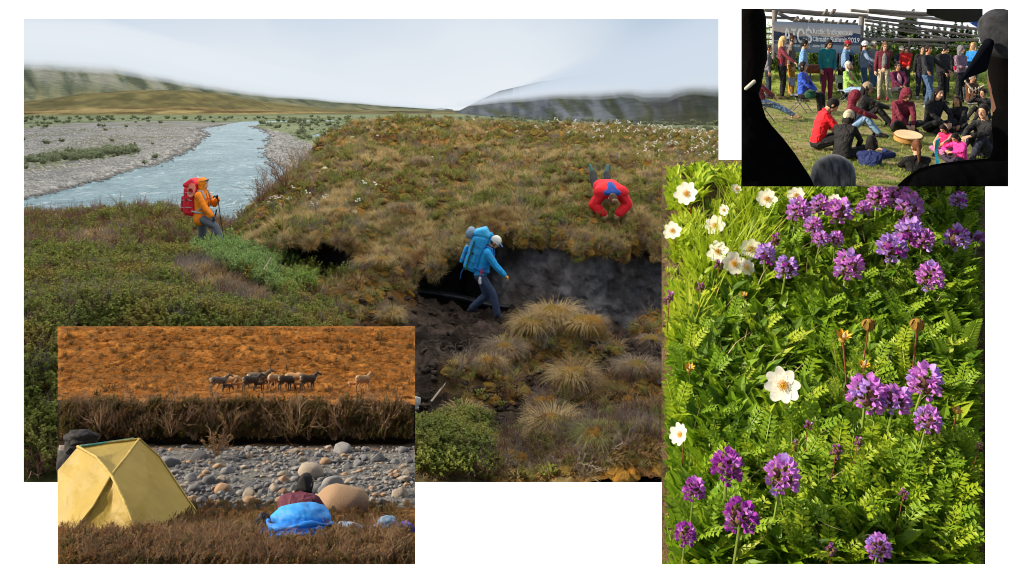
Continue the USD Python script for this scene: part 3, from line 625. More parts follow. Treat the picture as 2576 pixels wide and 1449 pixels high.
for k_, (st_, th_, dz_, sg_, L_) in enumerate([(1105, 26, -1, 1 / 700, S(223, 231, 239)), (1150, 40, 3, 1 / 420, S(217, 227, 238)), (1210, 55, 7, 1 / 280, S(211, 222, 235)), (1290, 75, 11, 1 / 150, S(205, 218, 233))]):
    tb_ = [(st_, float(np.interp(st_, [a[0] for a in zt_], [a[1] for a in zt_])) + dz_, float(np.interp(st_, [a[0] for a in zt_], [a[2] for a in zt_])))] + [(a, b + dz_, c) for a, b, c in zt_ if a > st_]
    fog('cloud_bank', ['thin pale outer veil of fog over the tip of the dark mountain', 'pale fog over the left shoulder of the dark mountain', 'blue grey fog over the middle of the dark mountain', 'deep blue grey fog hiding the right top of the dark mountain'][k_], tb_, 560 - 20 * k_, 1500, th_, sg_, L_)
# ================================================================== near ground of the valley picture
LOWP = [(60, 556, 21), (200, 546, 21), (350, 540, 21), (460, 545, 21), (540, 572, 20), (600, 588, 20.5), (60, 600, 31), (300, 590, 31), (500, 600, 31), (620, 640, 31), (-200, 560, 20), (-200, 700, 13),
        (60, 650, 16), (250, 650, 16), (450, 655, 16.5), (570, 650, 17.5), (650, 660, 16.8), (60, 760, 12.5), (250, 760, 12.5), (450, 760, 13), (600, 755, 13.6), (700, 760, 14), (780, 795, 14.3),
        (60, 840, 10.8), (300, 840, 10.8), (600, 840, 11.5), (800, 860, 12.6), (950, 880, 13), (100, 1000, 9.7), (100, 1230, 8.75), (400, 1150, 9.2), (-300, 1000, 9.7),
        (1000, 815, 14.8), (1150, 800, 15.6), (1280, 797, 15.8), (1500, 830, 16.2), (1650, 850, 16.2), (1100, 752, 17.6), (1300, 760, 17.8), (1600, 775, 17.8), (900, 700, 18.4), (780, 690, 18.4), (690, 660, 18.4),
        (1060, 900, 13.2), (1250, 905, 13.2), (1450, 905, 13.0), (1650, 890, 12.8), (1100, 1050, 10.8), (1350, 1060, 10.7), (1650, 1030, 10.7), (1050, 1225, 8.8), (1350, 1225, 8.8), (1700, 1215, 8.8), (1850, 1000, 11), (1950, 850, 16), (2000, 1215, 8.8), (700, 1200, 9)]
MNDP = [(600, 606, 18.6), (680, 628, 17.0), (740, 612, 17.1), (800, 602, 17.2), (850, 602, 17.1), (900, 640, 16.8), (950, 668, 16.5), (1000, 680, 16.3), (1075, 676, 16.2), (1150, 640, 16.4), (1230, 590, 16.7), (1300, 588, 16.6), (1360, 592, 16.4), (1400, 572, 16.6), (1450, 612, 16.2), (1500, 592, 16.5), (1600, 598, 16.5), (1700, 615, 16.4), (1900, 625, 16.4),
        (590, 566, 20.5), (700, 530, 20), (900, 482, 20.3), (1100, 472, 20.3), (1300, 472, 20.3), (1500, 480, 19.7), (1700, 475, 19.5), (1900, 480, 19.5),
        (655, 505, 23.5), (600, 568, 22), (580, 592, 24), (620, 580, 26), (635, 530, 22.6), (720, 440, 26), (800, 400, 28), (1000, 382, 27), (1200, 380, 27), (1400, 380, 27), (1600, 382, 27), (1850, 385, 27),
        (760, 384, 31), (850, 350, 33.5), (920, 337, 35), (1050, 328, 36), (1250, 326, 37), (1500, 326, 39), (1700, 332, 39), (1850, 343, 39), (2000, 350, 39),
        (560, 640, 26), (600, 560, 30), (660, 560, 36), (700, 480, 33), (800, 420, 52), (1200, 410, 56), (1600, 410, 58), (2000, 420, 58)]
def rbf(P3):
    q = np.array([W(*p) for p in P3]); r = RBFInterpolator(q[:, :2] / 10, q[:, 2], kernel='thin_plate_spline', smoothing=.002)
    return lambda X, Y: r(np.stack([np.ravel(X), np.ravel(Y)], 1) / 10).reshape(np.shape(X))
_low, _mnd = rbf(LOWP), rbf(MNDP)
LIP = np.array(MNDP[:19], float)                      # the broken edge of the turf
def lipY(u): return np.interp(u * K + CX, LIP[:, 0], LIP[:, 2])
# hummocks standing on the slumped ground: column, row of its top, distance, half width, height
HUM = [(1415, 752, 13.6, .62, .75), (1490, 790, 13.0, .45, .5), (1340, 800, 13.2, .45, .45), (1265, 890, 12.6, .5, .5), (1225, 960, 11.6, .5, .45), (1440, 940, 11.0, .32, .45), (1375, 985, 10.6, .3, .28), (1395, 1090, 9.7, .35, .4), (1165, 1040, 10.4, .3, .3),
       (1620, 960, 11.0, .75, .55), (1590, 1120, 9.4, .7, .35), (1480, 1150, 9.2, .4, .25), (1650, 760, 14.6, .4, .9), (1100, 1130, 9.4, .5, .3), (930, 720, 15.9, .62, .95), (990, 690, 16.0, .35, .8), (880, 780, 15.2, .6, .45), (250, 600, 17.5, .6, .25), (560, 700, 14.3, .8, .35), (980, 785, 14.6, .2, .28)]
SOIL = [(1110, 850, 13.6, .5, .28), (1180, 835, 14.0, .4, .22), (1080, 930, 12.2, .7, .5), (1120, 980, 11.6, .5, .35), (1230, 810, 15.0, .3, .15), (1050, 880, 13.0, .4, .3)]
def low(X, Y, fine=True):
    X, Y = np.asarray(X, float), np.asarray(Y, float); z = _low(X, Y)
    for px, rw, d, w, h in HUM + SOIL:
        c = W(px, rw, d); r2 = ((X - c[0]) ** 2 + (Y - c[1]) ** 2) / w ** 2
        z = z + h * .62 * np.exp(-r2)
    if fine:
        q = np.stack([X.ravel(), Y.ravel(), X.ravel() * 0], 1); z = z + (fb(q * 1.3, 4, 70) * .34 + fb(q * 5, 3, 71) * .09).reshape(z.shape)
    return z
def mound(X, Y):
    X, Y = np.asarray(X, float), np.asarray(Y, float); q = np.stack([X.ravel(), Y.ravel(), X.ravel() * 0], 1)
    px_ = X / Y * K + CX; drop = np.clip((800 - px_) / 160, 0, 1) * np.clip((Y - 25) / 7, 0, 1) * 3.5
    return _mnd(X, Y) - drop + ((np.abs(fb(q * 1.1, 4, 72)) * .85 - .10) + fb(q * 4, 3, 73) * .12).reshape(X.shape)
TUNDRA = [S(120, 108, 62), S(124, 92, 54), S(168, 116, 46), S(158, 140, 98), S(98, 108, 56), S(72, 58, 40)]
def tundra_colour(X, Y, seed=0, green=0.0):
    q = np.stack([X, Y, X * 0], 1); n = [fb(q * s, 4, seed + k) for k, s in enumerate((.55, .8, 1.1, 1.6, .7))]
    c = mixc(TUNDRA[0], TUNDRA[1], .5 + 4 * n[0]); c = mixc(c, TUNDRA[4], np.clip(.25 + green + 5 * n[1], 0, .9)); c = mixc(c, TUNDRA[3], np.clip(5 * n[2] + .1, 0, .8))
    c = mixc(c, TUNDRA[2], np.clip(9 * (n[3] - .07), 0, .95)); return mixc(c, TUNDRA[5], np.clip(7 * (n[4] - .1), 0, .8))
ground_mat = mk('tundra_ground', (.55, .55, .55), (1.15, 1.15, 1.15), scale=9, attr=True, rough=1, bump=.9, bscale=26, dist=.05, spec=.1)
# lower ground
nu, ny = 520, 300
us = np.linspace((-260 - CX) / K, (1990 - CX) / K, nu); ys = 8.7 * (33 / 8.7) ** np.linspace(0, 1, ny)
U, YY = np.meshgrid(us, ys, indexing='ij'); X_, Y_ = (U * YY), YY
Zl = low(X_, Y_); pxl = U * K + CX
soilm = np.clip((pxl - 870 + 220 * fb(np.stack([X_.ravel(), Y_.ravel(), X_.ravel() * 0], 1) * .8, 3, 80).reshape(X_.shape)) / 60, 0, 1)
for px, rw, d, w, h in HUM:
    c = W(px, rw, d); soilm = soilm * (1 - .95 * np.exp(-(((X_ - c[0]) ** 2 + (Y_ - c[1]) ** 2) / (w * 1.25) ** 2) ** 2))
soilm = np.where((Y_ < 10.2) & (pxl < 1700), soilm * np.clip((Y_ - 9.2) / 1.0, 0.15, 1), soilm)
qs = np.stack([X_.ravel(), Y_.ravel(), Zl.ravel() * 0], 1)
lump = np.abs(fb(qs * 3.2, 4, 75)).reshape(Zl.shape); Zl = Zl + soilm * (lump * .62 - .07)
Cl = tundra_colour(X_.ravel(), Y_.ravel(), 90, .25)
soilc = mixc(S(50, 42, 37), S(82, 70, 62), .5 + 3 * fb(qs * 4, 4, 76)); soilc = mixc(soilc, S(28, 24, 22), np.clip(fb(qs * .9, 3, 77) * 6, 0, .8))
Cl = Cl * (1 - soilm.ravel()[:, None]) + soilc * soilm.ravel()[:, None]
obj('slumped_ground', (np.stack([X_, Y_, Zl], -1).reshape(-1, 3), grid_faces(nu, ny)[:, ::-1]), ground_mat, smooth=True, col=Cl, kind='structure', label='dark slumped soil and green bank below the turf edge')
# upper turf with a rolled, overhanging front edge
nc = 620; pxs = np.linspace(575, 1990, nc); uu = (pxs - CX) / K
hang = np.interp(pxs, [575, 660, 700, 780, 880, 930, 1000, 1100, 1190, 1240, 1320, 1500, 1640, 1990], [0, .1, .8, 1.0, .9, .25, .9, 1.7, 1.5, .75, .5, .45, .5, .6])
jag = fb(np.stack([pxs / 28, pxs * 0, pxs * 0], 1), 4, 81); LY = lipY(uu) + jag * .9
thick = np.interp(pxs, [575, 660, 700, 880, 930, 1990], [.05, .10, .13, .13, .35, .35]) * (1 + jag * 1.6)
prof = []
for k, (dy, dz) in enumerate([(1.0, -.9), (.75, -.95), (.35, -1.05), (.1, -1.0), (-.04, -.7), (-.07, -.35), (-.02, -.08)]):
    Yp = LY + dy * np.where(dy > .2, hang, .6 * np.minimum(hang * 2, 1)); Xp = uu * Yp
    zl = mound(uu * (LY + .12), LY + .12); q = np.stack([Xp * 2.5, Yp * 2.5 + k, zl * 2.5], 1)
    prof.append(np.stack([Xp, Yp + fb(q, 3, 82) * .3 * (k < 6), zl + dz * thick + fb(q * 1.7, 3, 83) * .16 * (k < 6)], 1))
yt = np.concatenate([.12 + np.linspace(0, 1, 150) ** 1.6 * 22])
for d in yt:
    Yp = LY + d; Xp = uu * Yp; prof.append(np.stack([Xp, Yp, mound(Xp, Yp)], 1))
for d in (28, 38):
    Yp = LY + d; Xp = uu * Yp; prof.append(np.stack([Xp, Yp, _mnd(Xp, Yp) - np.clip((800 - pxs) / 160, 0, 1) * 4], 1))
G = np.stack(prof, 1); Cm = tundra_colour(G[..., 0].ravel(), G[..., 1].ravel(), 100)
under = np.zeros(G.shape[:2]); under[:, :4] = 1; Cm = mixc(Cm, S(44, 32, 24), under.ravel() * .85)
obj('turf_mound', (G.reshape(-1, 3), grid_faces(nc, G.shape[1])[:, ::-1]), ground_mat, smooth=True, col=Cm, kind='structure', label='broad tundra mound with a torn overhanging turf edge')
# the bared frozen bank under the turf
nw = 500; pxs2 = np.linspace(600, 1960, nw); u2 = (pxs2 - CX) / K; hg = np.interp(pxs2, pxs, hang); L2 = np.interp(pxs2, pxs, np.convolve(np.pad(LY, 45, mode='edge'), np.ones(91) / 91, 'valid')); tv = np.linspace(0, 1, 60)
zt = mound(u2 * (L2 + .12), L2 + .12) - .22; V = []
for t in tv:
    back = L2 + hg * (.80 - .10 * np.sin(PI * t)) - np.interp(pxs2, [1180, 1300, 1640, 1800], [0, 1.0, 1.0, .3]) * t * .55
    zb = low(u2 * back, back, False) - .1
    zz = zt + (zb - zt) * t; q = np.stack([u2 * back * 1.0, zz, zz * 0], 1)
    V.append(np.stack([u2 * back, back + fb(q * 1.3, 5, 84) * .8 + fb(q * np.array([5, 5, 1]), 4, 85) * .22, zz], 1))
V = np.stack(V, 1); q = V.reshape(-1, 3)
streak = fb(np.stack([q[:, 0] * 2.0 - q[:, 2] * 1.3, q[:, 2] * 1.3 + q[:, 0] * .8, q[:, 2] * 0], 1) * 1.3, 6, 86)
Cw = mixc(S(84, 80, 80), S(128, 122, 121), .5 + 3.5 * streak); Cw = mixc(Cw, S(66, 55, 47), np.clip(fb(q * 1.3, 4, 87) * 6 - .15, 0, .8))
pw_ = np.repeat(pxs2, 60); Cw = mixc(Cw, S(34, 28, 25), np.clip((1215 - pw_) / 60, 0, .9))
wall_mat = mk('frozen_silt', (.62, .62, .62), (1.15, 1.15, 1.15), scale=5, attr=True, rough=.75, bump=.9, bscale=11, dist=.09, spec=.3)
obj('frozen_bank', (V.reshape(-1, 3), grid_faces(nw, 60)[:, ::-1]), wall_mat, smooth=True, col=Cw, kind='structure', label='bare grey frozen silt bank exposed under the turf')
ice_mat = mk('dirty_ice', S(30, 29, 30), S(74, 74, 77), scale=6, rough=.4, spec=.5, bump=.2)
pts = [(1000, 730, 16.6), (1080, 734, 16.7), (1150, 746, 16.7), (1230, 765, 16.6), (1290, 772, 16.2)]
iv = []
for k, (px, rw, d) in enumerate(pts):
    for dr, dd in ((-8, .35), (-3, .05), (2, 0), (6, .05), (12, .3)): iv.append(W(px, rw + dr, d + dd))
obj('ice_shelf', (np.array(iv), grid_faces(5, 5)), ice_mat, smooth=True, kind='structure', label='thin dark ice ledge glinting inside the cave')
# ground under and around the exhibit
obj('ground', (np.array([[-60, -40, -7.6], [60, -40, -7.6], [60, 9, -7.6], [-60, 9, -7.6.__float__()]]), np.array([[0, 1, 2], [0, 2, 3]])), mk('bare_ground', (.16, .15, .14), (.2, .19, .17), scale=2), kind='structure', label='plain ground below the display')
# ================================================================== plants of the valley picture
rng = np.random.default_rng(11)
G_heath = veg('heath_leaf', S(124, 104, 56), S(150, 126, 66), c3=S(128, 82, 46)); G_birch = veg('birch_leaf', S(112, 126, 50), S(142, 150, 66), c3=S(158, 142, 66)); G_willow = veg('willow_leaf', S(112, 142, 72), S(146, 172, 98))
G_bright = veg('bright_willow_leaf', S(116, 146, 56), S(146, 170, 80)); G_straw = veg('dry_grass', S(172, 146, 96), S(196, 172, 122), c3=S(150, 120, 74)); G_green = veg('sedge', S(112, 122, 64), S(140, 142, 84), c3=S(150, 140, 92))
G_moss = mk('moss', S(164, 116, 48), S(136, 108, 52), c3=S(112, 106, 58), scale=2.5, rough=1, bump=1, bscale=40, dist=.05, spec=.05); G_twig = mk('bare_twig', S(112, 96, 86), S(150, 138, 126), scale=6, rough=.8); G_redtwig = mk('red_twig', S(104, 70, 58), S(128, 92, 76), scale=6, rough=.8)
G_cotton = mk('cotton_head', S(236, 234, 226), S(250, 248, 244), scale=9, rough=1, trans=.3); G_lichen = mk('pale_lichen', S(186, 182, 140), S(206, 200, 170), scale=12, rough=1, bump=.6)
heath = [sprig(rng, .2, 9, 22, .034, .02, .9, .005) for _ in range(2)]; birch = [sprig(rng, .34, 9, 30, .042, .032, .7, .006) for _ in range(2)]; willow = sprig(rng, .5, 8, 40, .075, .022, .5, .006)
tuft = [blades(rng, 70, .3, .014, 1.25, .55, .05) for _ in range(2)]; gtuft = blades(rng, 55, .24, .013, .9, .4, .05)
twigs = twig(rng, .5, 6, .9, .008); 
def cotton_tuft():
    a, b = [], []
    for _ in range(5):
        x, y = rng.normal(0, .07, 2); h = rng.uniform(.18, .32); a.append(tube([(x, y, 0), (x * 1.2, y * 1.2, h)], .003, 3)); b.append(xf(cushion(rng, .021, rng.integers(99), .2, .85, 1), m44((x * 1.2, y * 1.2, h))))
    return cat(a), cat(b)
cot_s, cot_h = cotton_tuft()
P_LAND = [(heath[0][1], G_heath), (heath[1][1], G_birch), (heath[0][0], G_redtwig), (birch[0][1], G_birch), (birch[1][1], G_birch), (birch[0][0], G_redtwig), (willow[1], G_willow), (willow[0], G_twig), (tuft[0], G_straw), (tuft[1], G_straw), (gtuft, G_green),
          (cushion(rng, .15, 3), G_moss), (cushion(rng, .13, 8, .5), G_moss), (twigs, G_twig), (twigs, G_redtwig), (cot_h, G_cotton), (cot_s, G_green), (cushion(rng, .1, 5, .6, .4), G_lichen), (willow[1], G_bright)]
PAIR = {0: 2, 1: 2, 3: 5, 4: 5, 6: 7, 15: 16, 18: 7}
def expand(M, w):
    MM, ww = [M], [w]
    for k, b in PAIR.items():
        i = w == k
        if i.any(): MM.append(M[i]); ww.append(np.full(i.sum(), b))
    return np.vstack(MM), np.concatenate(ww)
def proj(P_): return CX + K * P_[:, 0] / P_[:, 1], HR - K * P_[:, 2] / P_[:, 1]
def sample(n, pa, pb, ya, yb, fn, pw=1.0):
    u = (rng.uniform(pa, pb, n) - CX) / K; Y = ya * (yb / ya) ** (rng.random(n) ** pw); X = u * Y; return np.stack([X, Y, fn(X, Y)], 1)
# the mound
Q = sample(17000, 600, 1830, 16.0, 37, mound); u = Q[:, 0] / Q[:, 1]; Q = Q[Q[:, 1] > np.interp(u * K + CX, pxs, LY) + .02]; px, rw = proj(Q)
Nn = normals_of(mound, Q[:, 0], Q[:, 1]); w = pick(rng, len(Q), {0: 34, 1: 20, 8: 9, 9: 8, 10: 14, 11: 2, 12: 3, 13: 3, 3: 7, 17: 1})
q3 = np.stack([Q[:, 0], Q[:, 1], Q[:, 0] * 0], 1); gz = fb(q3 * .7, 3, 110)
w = np.where((gz > .10) & np.isin(w, (0, 1, 3)), rng.choice([8, 9, 10], len(w)), w); w = np.where((gz < -.12) & np.isin(w, (8, 9, 10)), rng.choice([0, 0, 1, 11, 12], len(w)), w)
Mm = frames(Q, Nn, rng, .45, .95); 
for k in (11, 12): Mm[w == k, :3, :3] *= rng.uniform(.5, 1.5, (w == k).sum())[:, None, None]
M_, w_ = expand(Mm, w); scatter('mound_plants', 'low heath, sedge and moss growing over the broad mound', 'ground cover', P_LAND, M_, w_)
# fringe hanging over the torn edge
n = 1500; pe = rng.uniform(665, 1830, n); ue = (pe - CX) / K; Ye = np.interp(pe, pxs, LY) + rng.uniform(-.05, .12, n); Xe = ue * Ye
Q = np.stack([Xe, Ye, mound(ue * (np.interp(pe, pxs, LY) + .12), np.interp(pe, pxs, LY) + .12) - rng.random(n) ** 1.5 * np.where(pe < 900, .08, .30)], 1)
Nn = np.stack([rng.normal(0, .25, n), -np.ones(n), rng.normal(.35, .3, n)], 1); Nn /= np.linalg.norm(Nn, axis=1, keepdims=True); w = pick(rng, n, {0: 30, 8: 9, 9: 8, 10: 8, 11: 18, 12: 16, 13: 6, 14: 5, 1: 10})
M_, w_ = expand(frames(Q, Nn, rng, .35, .8, .8), w); scatter('turf_fringe', 'roots, moss and dry grass hanging from the torn turf edge', 'ground cover', P_LAND, M_, w_)
# cotton grass
pe = np.concatenate([rng.normal(1730, 110, 170), rng.normal(1480, 110, 60), rng.normal(860, 60, 9), rng.normal(690, 30, 9)]); Ye = np.concatenate([rng.uniform(24, 38, 170), rng.uniform(30, 38, 60), rng.uniform(18.5, 20.5, 9), rng.uniform(19.5, 22, 9)])
i = (pe < 1825) & (pe > 640); pe, Ye = pe[i], Ye[i]; Xe = (pe - CX) / K * Ye; Q = np.stack([Xe, Ye, mound(Xe, Ye)], 1)
M_, w_ = expand(frames(Q, np.tile([0, 0, 1.0], (len(Q), 1)), rng, .6, 1.1), np.full(len(Q), 15)); scatter('cotton_grass', 'white tufts of cotton grass dotted over the mound', 'cotton grass', P_LAND, M_, w_)
# left bank
Q = sample(10500, 40, 900, 8.9, 22, low, .8); px, rw = proj(Q); sm = np.clip((px - 760) / 120, 0, 1)
keep = (rng.random(len(Q)) > sm) & ((rw < 850) | (px < 190)) & (rw < 1225); Q = Q[keep]; px, rw = px[keep], rw[keep]
Nn = normals_of(low, Q[:, 0], Q[:, 1]); w = pick(rng, len(Q), {3: 30, 4: 26, 1: 10, 0: 10, 8: 5, 10: 6, 13: 4, 14: 5, 11: 2, 12: 2})
w = np.where((rw < 640) & np.isin(w, (3, 4)) & (rng.random(len(w)) < .75), rng.choice([0, 1, 14, 10, 12], len(w)), w)
dead = (np.hypot((px - 560) / 130, (rw - 730 - (px - 560) * .35) / 42) < 1) | (np.hypot((px - 240) / 60, (rw - 615) / 22) < 1)
w = np.where(dead, rng.choice([8, 9, 13, 17, 0, 9], len(w)), w)
keep2 = ~((px > 690) & (rw < 765) & (rng.random(len(px)) < .75)); Q, px, rw, Nn, w, dead = Q[keep2], px[keep2], rw[keep2], Nn[keep2], w[keep2], dead[keep2]
will = (np.hypot((px - 640) / 150, (rw - 690 - (px - 640) * .32) / 55) < 1) & ~dead; w = np.where(will & (rng.random(len(w)) < .55), np.where(px > 690, 18, 6), w)
M_, w_ = expand(frames(Q, Nn, rng, .5, 1.0, .3), w); scatter('bank_shrubs', 'knee high green birch and willow scrub on the near left bank', 'ground cover', P_LAND, M_, w_)
# slumped ground: plants on the hummocks and the near slope
Q = []
for hx, hr_, hd, hw, hh in HUM:
    c = W(hx, hr_, hd); n = int(130 * hw * 2); a = rng.uniform(0, 2 * PI, n); r = hw * 1.1 * np.sqrt(rng.random(n)); Q.append(np.stack([c[0] + r * np.cos(a), c[1] + r * np.sin(a)], 1))
Q = np.vstack(Q); s2 = sample(2600, 1040, 1690, 8.9, 10.4, low)[:, :2]; Q = np.vstack([Q, s2]); Q = np.column_stack([Q, low(Q[:, 0], Q[:, 1])]); px, rw = proj(Q); i = (px < 1700) & ((px > 1040) | (rw < 830)); Q = Q[i]; px, rw = px[i], rw[i]
Nn = normals_of(low, Q[:, 0], Q[:, 1]); w = pick(rng, len(Q), {0: 22, 1: 14, 8: 10, 9: 8, 10: 10, 11: 16, 12: 14, 13: 5, 14: 4}); w = np.where((px < 1220) & (rw > 1050) & (rng.random(len(w)) < .7), 3, w)
M_, w_ = expand(frames(Q, Nn, rng, .4, .8), w); scatter('hummock_plants', 'mixed heath, moss and dry grass on the slumped hummocks', 'ground cover', P_LAND, M_, w_)
# soil crumbs
clod = [stone(rng, 40 + k, 2, .9) for k in range(3)]; soil_mat = mk('dark_soil', S(46, 39, 34), S(78, 67, 59), scale=7, rough=1, bump=.8, bscale=30, dist=.03, spec=.1)
Q = sample(1500, 900, 1690, 9.6, 16.3, low); px, rw = proj(Q); Q = Q[(px > 1046) | (rw < 825)]
scatter('soil_clods', 'loose dark clods of thawed soil on the floor of the slump', 'soil', [(c, soil_mat) for c in clod], frames(Q, np.tile([0, 0, 1.0], (len(Q), 1)), rng, .02, .10), rng.integers(0, 3, len(Q)))
# river stones on the bars
Q = []
for poly, n in ((grav_l, 5200), (grav_r, 900)):
    b = poly.bounds; k = 0
    while k < n:
        pxr = rng.uniform(40, 560, 4000) if poly is grav_l else rng.uniform(640, 820, 4000); Yr = 60 * (300 / 60) ** (rng.random(4000) ** 1.3); X = (pxr - CX) / K * Yr
        i = shapely.contains(poly, shapely.points(X, Yr)); Q.append(np.stack([X[i], Yr[i]], 1)); k += i.sum()
Q = np.vstack(Q); zz, *_ = valley(Q[:, 0], Q[:, 1]); Q = np.column_stack([Q, zz]); pale = mk('bar_stone', S(112, 112, 111), S(172, 170, 165), scale=.7, rough=.9)
edge = shapely.distance(shapely.points(Q[:, 0], Q[:, 1]), river_poly); F = frames(Q, np.tile([0, 0, 1.0], (len(Q), 1)), rng, .08, .26); F[:, :3, :3] *= (Q[:, 1] / 90)[:, None, None] ** .6 * np.where(edge < 2.5, 1.8, 1)[:, None, None]
scatter('bar_stones', 'pale washed stones covering the gravel bars by the river', 'stones', [(stone(rng, 60 + k, 1), pale) for k in range(3)], F, rng.integers(0, 3, len(Q)))
# grey green scrub on the bars and the flats
nq = 2300; pe = rng.uniform(50, 1830, nq); Ye = 90 * (600 / 90) ** rng.random(nq); Xe = (pe - CX) / K * Ye; zz, gr_, in_, dw_, nn_ = valley(Xe, Ye); kp = ~in_ & (~gr_ | (rng.random(nq) < .05)); pe, Ye, Xe, zz = pe[kp], Ye[kp], Xe[kp], zz[kp]
band = np.stack([rng.uniform(40, 345, 420), rng.normal(0, 1, 420)], 1); br = 418 - (band[:, 0] - 58) * .115 + band[:, 1] * (7 - band[:, 0] * .011); bY = -ZR * K / (br - HR); Xb = (band[:, 0] - CX) / K * bY; zb_, *_ = valley(Xb, bY)
Q = np.vstack([np.stack([Xe, Ye, zz], 1), np.stack([Xb, bY, zb_], 1)]); G_scrub = veg('grey_scrub', S(124, 134, 102), S(152, 160, 128), .35)
F = frames(Q, np.tile([0, 0, 1.0], (len(Q), 1)), rng, .6, 1.3); F[:, :3, :3] *= (np.clip(Q[:, 1] / 160, .6, 3) ** .7)[:, None, None]
scatter('valley_scrub', 'grey green willow scrub on the gravel bar and flats', 'scrub', [(sprig(rng, 1.0, 12, 26, .3, .16, .9, .02)[1], G_scrub), (cushion(rng, .55, 4, .6, .5), G_scrub)], F, (rng.random(len(Q)) < .45).astype(int))

# dark stones along the waterline
n = 1400; tt = rng.random(n); ln = shapely.LineString(plan(WATER_L[:-3])); ln2 = shapely.LineString(plan(WATER_R[3:9])); pt = [np.array(l.interpolate(l.length * a ** 1.6).coords[0]) for a, l in zip(tt, [ln if k % 5 else ln2 for k in range(n)])]; Q = np.array(pt) + rng.normal(0, .55, (n, 2)) * (np.array(pt)[:, 1:2] / 90) ** .5; Q = np.column_stack([Q, np.full(n, ZR + .02)])
F = frames(Q, np.tile(Z1, (n, 1)), rng, .14, .34); F[:, :3, :3] *= (Q[:, 1] / 90)[:, None, None] ** .5; scatter('waterline_stones', 'darker wet stones lining the edge of the river', 'stones', [(stone(rng, 66 + k, 1), mk(f'wet_stone_{k}', S(84, 82, 80), S(138, 134, 130), scale=.7)) for k in range(3)], F, rng.integers(0, 3, n))
# single tussocks: a mossy cushion under a mop of drooping blades
def tussock_mesh(sd, n=240, L=.42, dr=.85):
    r2 = np.random.default_rng(sd); return xf(cushion(r2, .25, sd, .3, .75, 2), m44((0, 0, .02))), xf(blades(r2, int(n * 2.4), L * .7, .0085, 1.5, dr * 1.15, .2, seg=4, up=.8), m44((0, 0, .12)))
TUS = [tussock_mesh(700 + k, n, L, dr) for k, (n, L, dr) in enumerate([(280, .42, .8), (200, .36, 1.0), (240, .5, .7)])]; tsrc = {}
G_grey = veg('grey_dry_grass', S(138, 118, 96), S(166, 146, 120), c3=S(118, 100, 78))
def tussock(px, row, d, s, lb, kind=0, mat=None, fn=low, grp=None):
    c = W(px, row, d); c[2] = float(fn(np.array([c[0]]), np.array([c[1]]))[0]) - .02; mat = mat or G_straw; M = m44(c, rng.uniform(0, 6), s); key = (kind, str(mat.GetPath()))
    if key not in tsrc: t = thing('grass_tussock', lb, 'tussock', M, grp); tsrc[key] = t; obj('cushion', TUS[kind][0], G_moss, t, smooth=True); obj('blades', TUS[kind][1], mat, t)
    else: copy_of(tsrc[key], 'grass_tussock', M, lb, grp)
for a in [(1395, 770, 13.6, 1.5, 'biggest straw coloured tussock, right in front of the grey frozen bank', 0), (1475, 790, 13.1, 1.25, 'pale tussock hanging on the right flank of the biggest one', 1), (1340, 800, 13.2, 1.15, 'dry tussock on the left flank of the biggest one', 2), (1270, 890, 12.5, 1.05, 'mottled tussock below the boots of the blue jacket walker', 0, G_grey), (1235, 925, 11.9, .9, 'low brown tussock left of the black hole in the slump', 1), (1440, 930, 11.1, 1.1, 'round tussock right of the black hole in the slump', 2), (1372, 985, 10.6, .85, 'bent brown tussock directly below the black hole', 1, G_grey), (1395, 1085, 9.8, 1.0, 'green tinged tussock low in the slump centre', 2), (1165, 1030, 10.5, .9, 'tousled tussock beside the dark soil slope at lower left', 0), (1600, 930, 11.2, 1.0, 'brown tussock at the right edge of the slump', 0, G_grey), (1640, 845, 13.6, .9, 'tussock at the right edge above the other brown one', 1, G_grey), (985, 785, 14.5, .75, 'small pale tussock left of the blue walker on the soil', 2), (800, 815, 13.6, .7, 'dry tussock just above the golden hillside picture', 1), (1500, 1175, 9.2, .8, 'short tussock near the bottom of the slump', 2, G_green), (1300, 1160, 9.3, .8, 'flattened tussock near the bottom left of the green tinged one', 1, G_grey), (930, 640, 16.1, 1.1, 'shaggy tussock with white tufts hanging between the two hollows', 0), (960, 700, 15.8, .9, 'lower shaggy tussock hanging between the two hollows', 1)]: tussock(*a)
for px, row, d, lb in [(1160, 395, 26, 'round brown tussock high on the mound below the orange moss'), (1250, 438, 22.6, 'pale domed tussock in the middle of the mound'), (1060, 430, 22.8, 'ragged tussock on the mound left of the pale domed one'), (1680, 390, 26.4, 'dark tussock on the mound above the red jacket'), (870, 505, 19.4, 'tussock with white tufts on the left part of the mound'), (1010, 545, 18.2, 'hollow backed tussock above the shaggy hanging ones'), (855, 545, 18.3, 'dark hollow tussock above the left cave'), (1400, 520, 18.6, 'straw tussock on the mound left of the red jacket'), (1180, 545, 18.0, 'yellowish tussock right above the blue backpack'), (1330, 480, 20.2, 'low tussock in the centre of the mound slope'), (1110, 495, 19.6, 'brown tussock in the mound slope above the blue helmet')]: tussock(px, row, d, .95, lb, int(rng.integers(3)), G_grey if rng.random() < .6 else G_straw, mound)
t = thing('moss_mound', 'bright orange moss mound near the top of the tundra', 'moss', m44(W(1158, 362, 31) + np.array([0, 0, .15]))); obj('moss_cushion', (cushion(rng, .55, 9, .5, .55, 3)), mk('orange_moss', S(196, 120, 30), S(160, 98, 34), scale=4, bump=1, bscale=30, dist=.05, rough=1), t, smooth=True); obj('moss_tufts', cat([xf(cushion(rng, .14, k, .5, .6, 1), m44((rng.uniform(-.6, .6), rng.uniform(-.3, .1), .1))) for k in range(9)]), G_moss, t, smooth=True)
